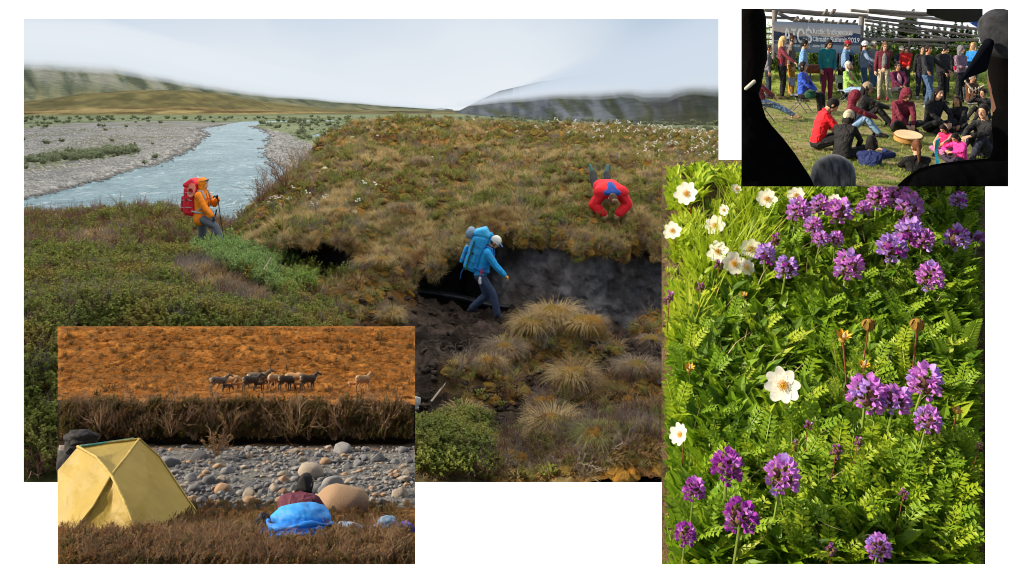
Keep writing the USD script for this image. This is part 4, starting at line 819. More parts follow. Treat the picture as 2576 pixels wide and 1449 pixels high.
# bare brown bushes at the left shoulder of the mound and single bare branches
for k, (px, row, d, h, lb) in enumerate([(655, 520, 21.5, 1.1, 'bare brown willow bush leaning out over the river, lowest of the row'), (690, 490, 23, 1.3, 'dense bare willow bush at the left shoulder of the mound'), (720, 505, 21.8, 1.2, 'reddish bare willow bush in front of the dense one'), (745, 455, 25, 1.2, 'grey twigged bush behind the dense willow'), (765, 430, 27, 1.0, 'highest bare bush on the left shoulder of the mound'), (620, 548, 20.8, .7, 'small bare bush at the foot of the mound by the water')]):
    c = W(px, row, d); c[2] = float(mound(np.array([c[0]]), np.array([c[1]]))[0]) - .05; t = thing('willow_bush', lb, 'bush', m44(c, k)); obj('stems', twig(np.random.default_rng(720 + k), h, 12, 1.15, .014, 3), G_redtwig if k in (2, 0) else G_twig, t); obj('leaves', sprig(np.random.default_rng(730 + k), h * .8, 16, 24, .05, .025, 1.1, .006)[1], G_heath, t)
c = W(296, 545, 20.6); t = thing('bare_branch', 'single bare forked branch rising against the river', 'branch', m44(c, .4)); obj('branch_wood', tube([(0, 0, -.2), (.02, 0, .2), (-.06, 0, .42), (-.22, 0, .62)], [.016, .013, .010, .004], 5), G_twig, t); obj('fork', tube([(.02, 0, .2), (.08, 0, .42), (.05, 0, .68)], [.011, .008, .003], 5), G_twig, t); obj('fork', tube([(-.06, 0, .42), (-.18, 0, .5), (-.3, 0, .5)], [.008, .006, .003], 5), G_twig, t)
c = W(629, 352, 184); t = thing('river_rock', 'dark rock breaking the surface of the river', 'rock', m44((c[0], c[1], ZR - .1))); v, f = stone(rng, 745, 2, .4); obj('rock_body', (v * np.array([1.1, .7, .65]), f), flat(S(74, 72, 70), .5), t, smooth=60); obj('rock_shoulder', (v * np.array([.5, .4, .35]) + np.array([.9, .1, 0]), f), flat(S(74, 72, 70), .5), t, smooth=60)
c = W(1047, 1010, 10.9); t = thing('white_stone', 'white stone lying on the dark soil at the edge of the golden picture', 'stone', m44(c)); v, f = stone(rng, 746, 2, .3); obj('stone_body', (v * np.array([.085, .06, .12]), f), flat(S(214, 212, 204), .7), t, smooth=60); obj('chip', (v * np.array([.03, .03, .04]) + np.array([.02, -.03, -.08]), f), flat(S(196, 194, 186), .7), t, smooth=60)
# dead sticks on the bank
for k, (a, b, lb) in enumerate([((655, 690, 14.2), (682, 648, 14.6), 'pale dead stick slanting out of the green willow'), ((1085, 1010, 10.9), (1120, 965, 11.3), 'grey dead stick standing on the dark soil slope'), ((575, 700, 14.2), (640, 790, 12.9), 'long pale root running down the eroded bank'), ((600, 720, 13.9), (700, 815, 13.0), 'second pale root running down the eroded bank, to its right')]):
    p, q = W(*a), W(*b); t = thing('dead_stick', lb, 'stick'); m = (p + q) / 2 + np.array([.03, 0, .04]); obj('stick_wood', tube([p, m, q], [.014, .012, .006], 5), mk(f'dead_wood_{k}', S(176, 160, 140), S(200, 186, 168), scale=9), t); obj('side_twig', tube([m, m + np.array([.08, 0, .12])], [.006, .002], 4), G_twig, t)
# ================================================================== the three walkers, their packs and poles
LK = dict(roughness=.6)
def backpack(name, label, M, body, trim, lid, tall=.72, fat=1.0, extra=None):
    """local: x across, y away from the wearer's back (negative = behind), z up; origin at the bottom of the pack"""
    t = thing(name, label, 'backpack', M)
    fab = flat(body, .55, .35, .12); tr = flat(trim, .6, .3, .1)
    main = um([hullm([((x * .11, y, z), r) for x in (-1, 1) for y, z, r in ((-.02, .07, .07), (-.12 * fat, .09, .075), (-.02, tall - .10, .075), (-.13 * fat, tall - .14, .075))], 12), hullm([((x * .15, -.07, z), .055) for x in (-1, 1) for z in (.16, .42)], 10)])
    obj('pack_body', soft(main, .035, 6), fab, t, smooth=60)
    obj('lid', soft(um([hullm([((x * .11, y, z), r) for x in (-1, 1) for y, z, r in ((.0, tall - .02, .065), (-.16 * fat, tall - .04, .06), (-.07, tall + .07, .05))], 12)]), .035, 6), flat(lid, .5, .35, .12), t, smooth=60)
    obj('pocket', soft(hullm([((x * .07, -.22 * fat, z), .035) for x in (-1, 1) for z in (.12, .40)], 10), .03, 4), fab, t, smooth=60)
    for x in (-1, 1):
        obj('shoulder_strap', tube([(x * .09, .02, .50), (x * .115, .09, .57), (x * .125, .19, .56), (x * .13, .255, .42), (x * .155, .25, .24), (x * .19, .10, .12)], [.02, .026, .028, .026, .018, .016], 6), tr, t, smooth=60)
        obj('side_strap', cat([tube([(x * .205, .0, z), (x * .21, -.1, z + .01), (x * .12, -.235 * fat, z - .02)], .007, 4) for z in (.2, .36, .52)]), tr, t)
        obj('buckle', box((x * .2, -.13, .37), (.02, .035, .03)), flat(S(30, 30, 34)), t)
    obj('hip_belt', tube([(-.2, .0, .12), (-.19, .16, .10), (-.08, .27, .09), (.08, .27, .09), (.19, .16, .10), (.2, .0, .12)], .022, 6), tr, t, smooth=60)
    obj('chest_strap', tube([(-.13, .262, .40), (0, .285, .40), (.13, .262, .40)], .01, 5), flat(S(180, 40, 44)), t)
    if extra: extra(t)
    return t
def on_back(Mp, J, up=-.06, off=-.115):
    """a frame on the wearer's back"""
    R = np.stack([J['rx'], J['fw'], J['sp']], 1); M = np.eye(4); M[:3, :3] = R; M[:3, 3] = J['pel'] + J['sp'] * up + J['fw'] * off; return Mp @ M
def pole(name, label, a, b, grip=S(24, 24, 26), shaft=S(40, 42, 46)):
    t = thing(name, label, 'trekking pole'); a, b = np.asarray(a, float), np.asarray(b, float); d = unit(b - a)
    obj('shaft', tube([a, a * .45 + b * .55, a * .45 + b * .55, b], [.010, .010, .0075, .006], 6), flat(shaft, .3, .5), t); obj('grip', tube([a - d * .13, a - d * .06, a], [.020, .016, .018], 8), flat(grip), t)
    obj('basket', man(m3.Manifold.cylinder(.008, .045, .04, 10).translate((b - d * .07).tolist())), flat(grip), t)
# --- orange walker, standing in profile on the left bank, one foot up
Y1 = 17.6; s1 = 1.0; base = W(507, 655, Y1); base[2] -= .02
M1 = m44(base, -PI / 2 - .12)
po = dict(pz=1.0, lean=.04, head=(.0, .05), fl=(-.1, -.16, .1), fr=(.12, .54, .40), kl=(0, 1, 0), kr=(0, .9, .3), hl=(-.06, .35, 1.37), el=(-.5, .1, -1), hr=(.13, .34, .98), er=(.5, -1, -.1), hdl=(.2, -.3, .6), nl=(-.3, 1, .2), ndl=None, curl=1.1, tl=(-.1, 1, 0), tr=(.1, 1, .1))
hk1, J1 = person('person', 'person in a hooded orange rain jacket standing with a hand raised to the chin', M1, po, skin=1, hair=None, top=S(238, 132, 22), bottom=S(84, 90, 100), shoes=S(60, 56, 52), hat=(S(240, 138, 24), 'hood'), gloves=S(26, 26, 29), fine=True, topname='rain_jacket', loose=.03, beard=S(120, 80, 56))
R1, h1 = J1['hR'], J1['head']; hp = lambda *p: h1 + R1 @ np.array(p)
obj('goggles', cat([tube([hp(-.07, .085, .088), hp(0, .108, .10), hp(.07, .085, .088)], [.014, .02, .014], 6), tube([hp(.07, .085, .088), hp(.112, 0, .075), hp(.1, -.06, .06)], .006, 4)]), flat(S(28, 30, 36), .2, .5), hk1)
obj('zip', tube([J1['pel'] + J1['fw'] * .148 + J1['sp'] * .05, J1['pel'] + J1['fw'] * .158 + J1['sp'] * .3, J1['neck'] + J1['fw'] * .085], .007, 4), flat(S(150, 70, 18)), hk1)
obj('tag', box(J1['pel'] + J1['fw'] * .16 + J1['sp'] * .14 + J1['rx'] * .03, (.03, .012, .045)), flat(S(240, 240, 238)), hk1)
obj('hem', soft(um([hullm([(J1['pel'] + np.array([x, 0, z]), r) for x in (-.07, .07) for z, r in ((.04, .135), (-.07, .137))], 12)]), .03, 6), flat(S(236, 128, 22)), hk1, smooth=60)
obj('cuff', tube([J1['wr'] * .9 + J1['er'] * .1, J1['wr'] * .7 + J1['er'] * .3], .046, 8), flat(S(214, 112, 18)), hk1)
def rope(t):
    for k in range(5): obj('rope_coil', tube([(.17 + .01 * k, -.03 + .075 * math.cos(a), .62 - .02 * k + .10 * math.sin(a)) for a in np.linspace(0, 2 * PI, 15)], .017, 5), flat(S(206, 122, 100)), t)
    obj('mat_roll', tube([(-.1, -.24, .05), (-.1, -.25, .6)], .035, 8), flat(S(226, 150, 40)), t)
backpack('backpack', 'tall red backpack with a coiled pink rope, worn by the orange jacket walker', on_back(M1, J1, .0, -.13), S(200, 24, 44), S(150, 150, 156), S(214, 26, 48), .72, 1.3, rope)
wl = (M1 @ np.append(J1['wr'] + np.array([.0, .08, .02]), 1))[:3]; wr = (M1 @ np.append(J1['wl'] + np.array([.03, .02, -.03]), 1))[:3]
pole('trekking_pole', 'black trekking pole under the raised hand of the orange jacket walker', wr, W(568, 632, Y1 + .1)); pole('trekking_pole', 'trekking pole with blue marks held low before the grey trousers', wl, W(520, 655, Y1 - .25), S(24, 24, 26), S(46, 74, 130))
# --- blue walker stepping through the slump
Y2 = 15.55; base = W(1208, 797, Y2); M2 = m44(base, -PI / 2 - .08)
po = dict(pz=.84, lean=.34, head=(.0, -.35), fl=(-.12, -.20, .13), fr=(.12, .36, .07), kl=(0, 1, .1), kr=(0, 1, .4), hr=(.20, .50, .86), er=(.3, -.8, -.6), hl=(-.08, .08, 1.58), el=(-1, .3, .5), curl=.9, hdr=(.05, .8, -.55), hdl=(0, .2, .9), nr=(.2, .5, .8), tl=(-.05, 1, .1), tr=(.05, 1, -.05))
hk2, J2 = person('person', 'person in a bright blue jacket and navy trousers stooping below the turf edge', M2, po, skin=0, hair=(S(110, 78, 50), 'short'), top=S(30, 150, 214), bottom=S(52, 66, 92), shoes=S(44, 42, 46), loose=.025, hat=(S(226, 224, 214), 'cap', S(72, 108, 170)), gloves=S(196, 146, 66), fine=True, beard=S(134, 92, 60))
for q in 'lr': obj('glove_cuff', tube([J2['w' + q] * .97 + J2['e' + q] * .03, J2['w' + q] * .72 + J2['e' + q] * .28], [.042, .05], 9), flat(S(36, 48, 84)), hk2)
obj('scarf', man(hullm([(J2['neck'] + J2['fw'] * .02, .085), (J2['neck'] - J2['fw'] * .06 - J2['sp'] * .03, .08)], 10)), flat(S(32, 34, 42)), hk2)
obj('pouch', man(hullm([(J2['hr'] + np.array([.1, .02, -.02]), .03), (J2['hr'] + np.array([.1, .02, -.12]), .028)], 8)), flat(S(226, 226, 232)), hk2)
obj('whistle', box(J2['hr'] + np.array([.11, .05, .1]), (.03, .04, .10)), flat(S(206, 40, 40)), hk2)
def helmet_on(t):
    m = m3.Manifold.sphere(.125, 18).scale([1, .8, 1.05]) - m3.Manifold.sphere(.105, 16).scale([1, .8, 1.05])
    slots = [m3.Manifold.cube([.028, .4, .1], True).rotate([0, 0, 0]).translate([x, -.06, z]) for x, z in ((-.06, .03), (0, .05), (.06, .03), (-.045, -.06), (.045, -.06))]
    obj('helmet', man(um([m]) - um(slots)), flat(S(120, 140, 160), .35, .5), t, smooth=40, M=m44((.05, -.31, .70), 0))
    obj('helmet_liner', man(m3.Manifold.sphere(.1, 14).scale([1, .8, 1.05])), flat(S(40, 48, 58)), t, smooth=60, M=m44((.05, -.31, .70), 0))
    obj('tent_pole', tube([(.2, -.16, .02), (.2, -.18, .6)], .014, 6), flat(S(50, 92, 60)), t); obj('loose_strap', tube([(.12, -.2, .06), (.13, -.22, -.08), (.12, -.2, -.2)], .008, 4), flat(S(24, 96, 160)), t)
backpack('backpack', 'bulging bright blue backpack with a grey helmet strapped to its top', on_back(M2, J2, .0, -.13), S(38, 158, 220), S(30, 110, 180), S(52, 172, 228), .78, 1.35, helmet_on)
# --- red walker lying on the turf edge, head towards us
Y3 = 16.9; c3 = W(1540, 545, Y3); zt3 = float(mound(np.array([c3[0]]), np.array([c3[1] + .5]))[0])
dirb = np.array([-.05, 1.0, .0]); sl = float(mound(np.array([c3[0]]), np.array([c3[1] + 1.6]))[0]) - zt3; tl = math.atan2(sl, 1.1) + .16
Rp = np.stack([[1, 0, 0], unit([.02, -math.cos(tl), -math.sin(tl)]), [0, 0, 0]], 1); Rp[:, 2] = np.cross(Rp[:, 0], Rp[:, 1]); M3 = np.eye(4)
po = dict(pz=.27, px=(0, -.62), lean=1.22, head=(0, -.45), fl=(-.16, -1.42, .10), fr=(.14, -1.42, .12), kl=(-.2, 0, -1), kr=(.2, 0, -1), hl=(-.15, .02, .07), hr=(.15, .02, .07), el=(-1, -.4, .15), er=(1, -.4, .15), hdl=(.4, .5, -.35), hdr=(-.4, .5, -.35), dl=(0, -1, -.35), dr=(0, -1, -.35), tl=(-.25, -.3, .9), tr=(.25, -.3, .9), curl=.9)
M3 = m44((c3[0], c3[1] + .28, zt3 + .12), PI + .08, 1.12) @ np.block([[rotx(-tl), np.zeros((3, 1))], [np.zeros((1, 3)), np.ones((1, 1))]])
hk3, J3 = person('person', 'person in a red jacket lying face down on the turf edge, hair in a bun', M3, po, skin=1, hair=(S(92, 66, 46), 'bun'), top=S(222, 30, 44), bottom=S(34, 36, 44), shoes=S(72, 120, 118), fine=True, loose=.06, w=1.55)
obj('hood', man(hullm([(J3['neck'] + np.array([0, -.06, .06]), .075), (J3['neck'] + np.array([.12, .03, .02]), .06), (J3['neck'] + np.array([-.12, .03, .02]), .06), (J3['neck'] + np.array([0, -.16, .07]), .07)], 10)), flat(S(42, 84, 168)), hk3, smooth=60)

R3, h3 = J3['hR'], J3['head']; obj('hair_bun', (cushion(np.random.default_rng(5), .06, 6, .25, .9, 2)[0] + h3 + R3 @ np.array([0, -.055, .145]), cushion(np.random.default_rng(5), .06, 6, .25, .9, 2)[1]), mk('bun_hair', S(86, 62, 44), S(140, 104, 74), scale=40, rough=.5, bump=.6, bscale=70, coord='object', stretch=(1, 1, .2)), hk3, smooth=True)
for x in (-1, 1): obj('hair_tie_strand', tube([h3 + R3 @ np.array([x * .03, .05, .11]), h3 + R3 @ np.array([x * .035, 0, .128]), h3 + R3 @ np.array([x * .02, -.05, .13])], .012, 5), flat(S(120, 88, 62), .5, .3, .3, 'hair'), hk3, smooth=60)
# ================================================================== lower left picture: camp by a stony river with caribou on the far slope
FC = Frame(1000.0); rc = np.random.default_rng(21)
x0c, y0c, x1c, y1c = R_CAMP
def inside_c(p, r):
    """keeps growths within the sides of the scene"""
    q = FC.px(p); s = r * K / np.asarray(p)[..., 1]
    return (q[..., 0] - s > x0c + 1) & (q[..., 0] + s < x1c - 1) & (q[..., 1] - s > y0c + 1)
CT = np.array([(1450, 3.62), (1390, 3.78), (1340, 4.1), (1295, 4.6), (1272, 4.95), (1262, 5.0), (1235, 5.22), (1190, 5.6), (1150, 5.95), (1128, 6.2), (1120, 6.32), (1112, 6.42), (1040, 6.46), (1018, 6.5), (1006, 6.62), (992, 6.9), (975, 7.2), (940, 7.6), (880, 8.2), (y0c, 8.75)])
_o = np.argsort(CT[:, 0]); dep_c = lambda row: np.interp(row, CT[_o, 0], CT[_o, 1])
nr, ncx = 330, 300
rws = np.linspace(y0c, 1450, nr); pxc = np.linspace(x0c, x1c, ncx)
Gc = np.zeros((ncx, nr, 3))
for j, r_ in enumerate(rws):
    d_ = dep_c(r_)
    for_px = np.array([FC.P(p, r_, d_) for p in (x0c, x1c)]); t_ = ((pxc - x0c) / (x1c - x0c))[:, None]; Gc[:, j] = for_px[0] * (1 - t_) + for_px[1] * t_
q = Gc.reshape(-1, 3); RW = np.tile(rws, ncx); PX = np.repeat(pxc, nr)
edge = np.clip((RW - y0c) / 12, 0, 1)
hill_n = fb(np.stack([q[:, 0] * 5, q[:, 1] * 9, q[:, 0] * 0], 1), 4, 200); hill_f = fb(np.stack([q[:, 0] * 22, q[:, 1] * 26, q[:, 0] * 0], 1), 3, 201)
q = q.copy(); hz = np.clip((1000 - RW) / 20, 0, 1)
q[:, 2] += hz * edge * (np.abs(hill_n) * .10 + hill_f * .045) + (1 - hz) * fb(q * 6, 3, 202) * .03
Cc = mixc(S(128, 80, 34), S(160, 104, 46), .5 + 3.2 * hill_n); Cc = mixc(Cc, S(92, 66, 34), np.clip((hill_f - .02) * 5, 0, .75) * hz)
Cc = np.where(((RW > 1008 + 60 * hill_n) & (RW < 1130))[:, None], mixc(S(58, 44, 28), S(40, 32, 24), .5 + 4 * hill_n), Cc); gz = np.clip((RW - 1122) / 14, 0, 1) * (RW < 1280)  # shade of the bank face under the willows painted into its colour
Cc = mixc(Cc, mixc(S(92, 92, 92), S(120, 116, 110), .5 + 4 * hill_f), gz); Cc = np.where((RW >= 1276)[:, None], mixc(S(104, 70, 40), S(132, 96, 54), .5 + 4 * hill_f), Cc)
camp_mat = mk('camp_ground', (.62, .62, .62), (1.15, 1.15, 1.15), scale=38, attr=True, rough=1, bump=.8, bscale=70, dist=.02, spec=.08)
obj('hillside', (q, grid_faces(ncx, nr)), camp_mat, smooth=True, col=Cc, kind='structure', label='orange brown tundra slope, shade-painted river bank and stony shore', M=FC.M)
def zc(px, row): return FC.P(px, row, dep_c(row))
# grasses of the slope, scrub of the bank, heath of the foreground
C_gold = veg('golden_grass', S(164, 108, 46), S(190, 134, 62), .3, c3=S(128, 82, 38), sc=6); C_brown = veg('brown_scrub', S(104, 78, 48), S(138, 106, 62), .25, c3=S(84, 74, 44), sc=6); C_olive = veg('olive_scrub', S(96, 88, 48), S(122, 108, 58), .25, sc=6)
C_twig = mk('willow_twig', S(128, 100, 74), S(160, 128, 96), scale=14, rough=.8); C_fore = veg('autumn_heath', S(124, 94, 58), S(156, 120, 76), .3, c3=S(112, 76, 46), sc=7)
ctuft = blades(rc, 40, .05, .006, 1.0, .4, .012); csprig = sprig(rc, .12, 9, 30, .018, .010, .8, .0016); ctwig = twig(rc, .16, 7, 1.0, .0022, 3); cush_c = cushion(rc, .02, 12, .5, .7, 1)
def rand_c(n, ra, rb, pw=1.0, xa=x0c, xb=x1c):
    px = rc.uniform(xa, xb, n); row = ra + (rb - ra) * rc.random(n) ** pw; return np.array([zc(a, b) for a, b in zip(px, row)]), px, row
def spread(name, label, cat_, protos, P_, w, s0, s1, rad=.05):
    F = frames(P_, np.tile(Z1, (len(P_), 1)), rc, s0, s1, 0.0); F, w = fit(FC, F, w, protos, (x0c + .7, y0c + .7, x1c - .7, None)); F = np.einsum('ij,njk->nik', FC.M, F); scatter(name, label, cat_, protos, F, w)
P_, px, row = rand_c(13000, y0c + 2, 1003, .9); w = pick(rc, len(P_), {0: 70, 1: 28, 2: 2}); kp = (row < 966) | (row > 996) | (px < 520) | ((px > 800) & (px < 870)) | (px > 930); P_, w = P_[kp], w[kp]; spread('slope_grass', 'golden dry grass and tussocks covering the caribou slope', 'grass', [(ctuft, C_gold), (cush_c, C_brown), (csprig[1], C_brown)], P_, w, .3, .65, .03)
P_, px, row = rand_c(2000, 1022, 1108, .9); P_ = P_ + np.stack([P_[:, 0] * 0, rc.uniform(-.10, .02, len(P_)), P_[:, 0] * 0], 1); w = pick(rc, len(P_), {0: 45, 1: 30, 2: 25}); spread('bank_scrub', 'dark leafy willow scrub along the far river bank', 'scrub', [(csprig[1], C_olive), (csprig[1], C_brown), (ctwig, C_twig)], P_, w, .45, .95, .05)
P_, px, row = rand_c(2300, 1352, 1448, .8); w = pick(rc, len(P_), {0: 40, 1: 20, 2: 25, 3: 15}); spread('foreground_heath', 'rusty brown autumn heath in front of the tent', 'heath', [(csprig[1], C_fore), (csprig[1], C_olive), (ctwig, C_twig), (ctuft, C_gold)], P_, w, .35, .68, .05)
P_, px, row = rand_c(1500, 1268, 1356); w = pick(rc, len(P_), {0: 60, 1: 40}); spread('shore_plants', 'low brown plants where meadow meets the stones', 'ground cover', [(csprig[1], C_fore), (csprig[1], C_olive)], P_, w, .16, .36, .05)
# single willow bushes standing out of the bank
def bush(px, row, h, label, seed, leafy=True):
    r2 = np.random.default_rng(seed); base = FC.P(px, row, dep_c(row) - .10); t = thing('willow_bush', label, 'bush', FC.at(base, r2.uniform(0, 6), 1.0))
    obj('stems', twig(r2, h, 9, 1.15, .0045, 3), C_twig, t)
    if leafy: a = sprig(r2, h * .9, 14, 26, .02, .011, 1.0, .002); obj('leaves', a[1], C_brown, t)
for i, (px, row, h, lb) in enumerate([(255, 1085, .26, 'pale bare willow bush on the shade-painted bank above the tent'), (430, 1098, .36, 'large spreading willow bush with bare stems left of centre on the bank'), (580, 1088, .26, 'rounded brown willow bush below the caribou herd'), (745, 1095, .36, 'broad pale stemmed willow bush below the lone caribou and calf side'), (860, 1085, .28, 'dark willow bush at the right of the broad pale stemmed one'), (962, 1078, .27, 'pale leafed willow bush near the right end of the bank'), (545, 1148, .20, 'small reddish bare bush growing among the stones')]): bush(px, row, h, lb, 300 + i, i != 0)
# stones of the bar: each its own
ST = [stone(rc, 400 + k, 2, .28) for k in range(7)]
gran = [mk(f'granite_{k}', a, b, scale=30, rough=.85, bump=.5, bscale=120, dist=.01, coord='object', detail=7) for k, (a, b) in enumerate([(S(122, 120, 120), S(152, 148, 144)), (S(104, 104, 108), S(134, 132, 132)), (S(140, 128, 114), S(168, 154, 138)), (S(92, 92, 96), S(118, 116, 116)), (S(146, 116, 90), S(172, 142, 112))])]
src = {}
def put_stone(px, row, size_px, label, name='river_stone', group=None, sq=1.0, lift=.25, depth=None):
    d = depth or dep_c(row); p = FC.P(px, row, d); s = size_px / K * d * .5; k = (int(rc.integers(7)), 4 if name == 'boulder' else int(rc.integers(5)))
    p = p + np.array([0, 0, s * lift]); M = FC.at(p, rc.uniform(-.5, .5) + (PI if rc.random() < .5 else 0), s) @ np.diag([1, 1, sq, 1.0])
    if group: label = f"{['pale grey', 'mid grey', 'sand coloured', 'dark grey', 'rusty tan'][k[1]]} rounded stone {'at the water side' if row < 1180 else 'near the camp side'} in the {'left' if px < 610 else 'middle' if px < 820 else 'right'} part of the stony shore"
    if (name, k) not in src:
        t = thing(name, label, 'boulder' if name == 'boulder' else 'stone', M, group); obj('stone_body', ST[k[0]], gran[k[1]], t, smooth=60); src[(name, k)] = t
    else: copy_of(src[(name, k)], name, M, label, group)
BIGS = [(776, 1182, 68, 'large angular grey stone right of centre on the stony shore'), (839, 1212, 54, 'broad flat brownish stone below the large angular grey one'), (424, 1158, 52, 'dark rounded boulder touching the tent roofline'), (860, 1126, 46, 'grey boulder at the waterline under the bank'), (949, 1152, 36, 'squarish pale stone near the right edge of the shore'), (500, 1146, 40, 'flat brown stone behind the small reddish bush'), (560, 1228, 40, 'orange tinged rounded stone in the middle of the shore'), (628, 1222, 34, 'oval pale grey stone right of the orange tinged one'), (784, 1228, 38, 'rounded grey stone below the broad flat one'), (1008, 1240, 44, 'large pale stone at the right end of the shore'), (549, 1170, 30, 'pale round stone below the small reddish bush'), (481, 1200, 34, 'tan stone close to the right side of the tent')]
taken = []
for px, row, s, lb in BIGS: put_stone(px, row + s * .25, s, lb, sq=1.15); taken.append((px, row, s * .45))
n = 0
while n < 285:
    row = 1128 + 142 * rc.random(); px = rc.uniform(400 + (row - 1150) * .75 if row > 1150 else 395, x1c - 9); s = rc.choice([12, 16, 20, 26, 34], p=[.25, .3, .22, .15, .08]) * (.75 + .5 * (row - 1128) / 142)
    if px + s * .6 > x1c - 2 or any(abs(px - a) < (s * .42 + c * .8) and abs(row - b) < (s * .25 + c * .5) for a, b, c in taken): 
        taken and rc.random(); 
        if rc.random() < .985: continue
    put_stone(px, row, s, 'rounded grey stone among many on the stony river shore', group='stones on the river shore', sq=rc.uniform(.85, 1.3)); taken.append((px, row, s * .42)); n += 1
P_, px, row = rand_c(2600, 1124, 1276, 1.0, 390, x1c); spread('river_pebbles', 'small grey pebbles between the stones of the shore', 'pebbles', [(ST[0], gran[3]), (ST[1], gran[1]), (ST[2], gran[0])], P_, rc.integers(0, 3, len(P_)), .006, .016, 1.0)
put_stone(862, 1278, 132, 'big tan boulder behind the blue sleeping bag', 'boulder', sq=1.05, lift=.1, depth=4.75)
# tent
tent = thing('tent', 'pale yellow dome tent with crossing poles and pegged fly', 'tent', FC.M)
nyl = usdkit.material(stage, '/World/Looks/yellow_nylon', {'t': ('texture_coordinate', {}), 'n': ('noise_texture', {'scale': 5, 'detail': 4}), 'r': ('rgb_ramp', {'ramp': [(.3, S(176, 150, 60)), (.7, S(196, 168, 78))]}), 'w': ('noise_texture', {'scale': 9, 'detail': 3, 'distortion': 1.2}), 'b': ('bump', {'strength': .35, 'distance': .02}), 'd': ('principled_bsdf', {'roughness': .55, 'specular_ior_level': .3}), 'tr': ('translucent_bsdf', {}), 'm': ('mix_closure', {'fac': .28})},
    [('t.object', 'n.vector'), ('n.fac', 'r.fac'), ('t.object', 'w.vector'), ('w.fac', 'b.height'), ('b.normal', 'd.normal'), ('r.color', 'd.base_color'), ('r.color', 'tr.color'), ('d.BSDF', 'm.closure1'), ('tr.BSDF', 'm.closure2')], surface='m.closure')
TP = dict(A=(196, 1124, 4.55), B=(351, 1105, 4.75), C=(281, 1196, 4.22), D1=(308, 1249, 4.12), D2=(326, 1290, 4.06), D=(350, 1352, 4.0), E1=(236, 1275, 4.12), E=(160, 1372, 4.04), L=(x0c + .6, 1183, 4.5), BL=(x0c + .6, 1376, 4.2), F=(402, 1151, 4.85), F2=(462, 1241, 4.75), G=(546, 1362, 4.62), CB=(318, 1150, 4.5), CA=(243, 1150, 4.36), H=(250, 1330, 5.05), H2=(480, 1330, 5.05))
TP = {k: FC.P(*v) for k, v in TP.items()}
def panel_(keys, sag=.02, n=3, seed=0):
    P3 = np.array([TP[k] for k in keys]); c = P3.mean(0); v = [c]; f = []
    m = trimesh.Trimesh(np.vstack([P3, c]), [[i, (i + 1) % len(keys), len(keys)] for i in range(len(keys))], process=False)
    for _ in range(n): m = m.subdivide()
    v = np.array(m.vertices); dd = np.min(np.stack([np.linalg.norm(np.cross(v - P3[i], v - P3[(i + 1) % len(keys)]), axis=1) / np.linalg.norm(P3[i] - P3[(i + 1) % len(keys)]) for i in range(len(keys))]), 0)
    inn = np.clip(dd / .08, 0, 1); v[:, 1] += inn * (sag + fb(v * 9 + seed, 3, seed) * .035); v[:, 2] += inn * fb(v * 7 + 5, 3, seed + 1) * .02
    return v, np.array(m.faces)
for i, (ks, sg_) in enumerate([(('L', 'A', 'CA', 'C', 'E1', 'E', 'BL'), .015), (('C', 'D1', 'D2', 'D', 'E', 'E1'), .03), (('A', 'B', 'CB', 'C', 'CA'), .02), (('B', 'F', 'F2', 'G', 'D', 'D2', 'D1', 'C', 'CB'), .03), (('A', 'L', 'BL', 'H'), -.02), (('B', 'A', 'H', 'H2'), -.02), (('F', 'B', 'H2', 'G', 'F2'), -.02)]): obj('fly_panel', panel_(ks, sg_, 4 if i < 4 else 2, 500 + i), nyl, tent, smooth=True)
for ks in (('A', 'CA', 'C', 'D1', 'D2', 'D'), ('B', 'CB', 'C', 'E1', 'E'), ('B', 'F', 'F2', 'G'), ('A', 'B')): obj('pole_seam', tube([TP[k] + np.array([0, -.006, .002]) for k in ks], .007, 6), flat(S(176, 150, 70), .6), tent, smooth=60)
obj('ridge_trim', tube([TP['A'] + np.array([.02, -.01, .004]), TP['B'] + np.array([-.03, -.01, .004])], .006, 5), flat(S(90, 160, 140), .6), tent)
obj('vent_flap', panel_(('F', 'F2', 'G'), -.05, 1, 9), flat(S(120, 112, 30), .7), tent)
# things lying about
def lump(name, label, cat_, px, row, d, wpx, hpx, colr, parts=None, sub=3, amp=.25, seed=0, sy=.6):
    s = d / K * 1.0; c = FC.P(px, row, d); m = cushion(np.random.default_rng(seed), 1.0, seed, amp, 1.0, sub); v = m[0] * np.array([wpx * s * .5, wpx * s * .5 * sy, hpx * s * .5]); t = thing(name, label, cat_, FC.at(c)); obj(parts or 'shell', (v, m[1]), flat(colr, .6), t, smooth=True); return t, c, s
sb, sc_, ss = lump('sleeping_bag', 'puffy bright blue sleeping bag round the person by the river', 'sleeping bag', 752, 1352, 4.0, 158, 92, S(28, 122, 214), seed=3, sub=4, amp=.12, sy=.9)
v, f = cushion(rc, 1.0, 77, .2, 1, 3); obj('hood_fold', (v * np.array([.13, .1, .06]) + np.array([0, .02, .08]), f), flat(S(46, 146, 226), .6), sb, smooth=True)
for k in range(5): z_ = .06 - .035 * k; obj('baffle', tube([(math.sin(a) * .165 * math.sqrt(max(.05, 1 - (z_ / .12) ** 2)), -math.cos(a) * .15 * math.sqrt(max(.05, 1 - (z_ / .12) ** 2)), z_ + .008 * math.sin(3 * a + k)) for a in np.linspace(-1.5, 1.5, 14)], [.011 + .006 * math.sin(5 * j + k) for j in range(14)], 6), flat((S(34, 132, 222), S(24, 112, 204))[k % 2], .6), sb, smooth=60)
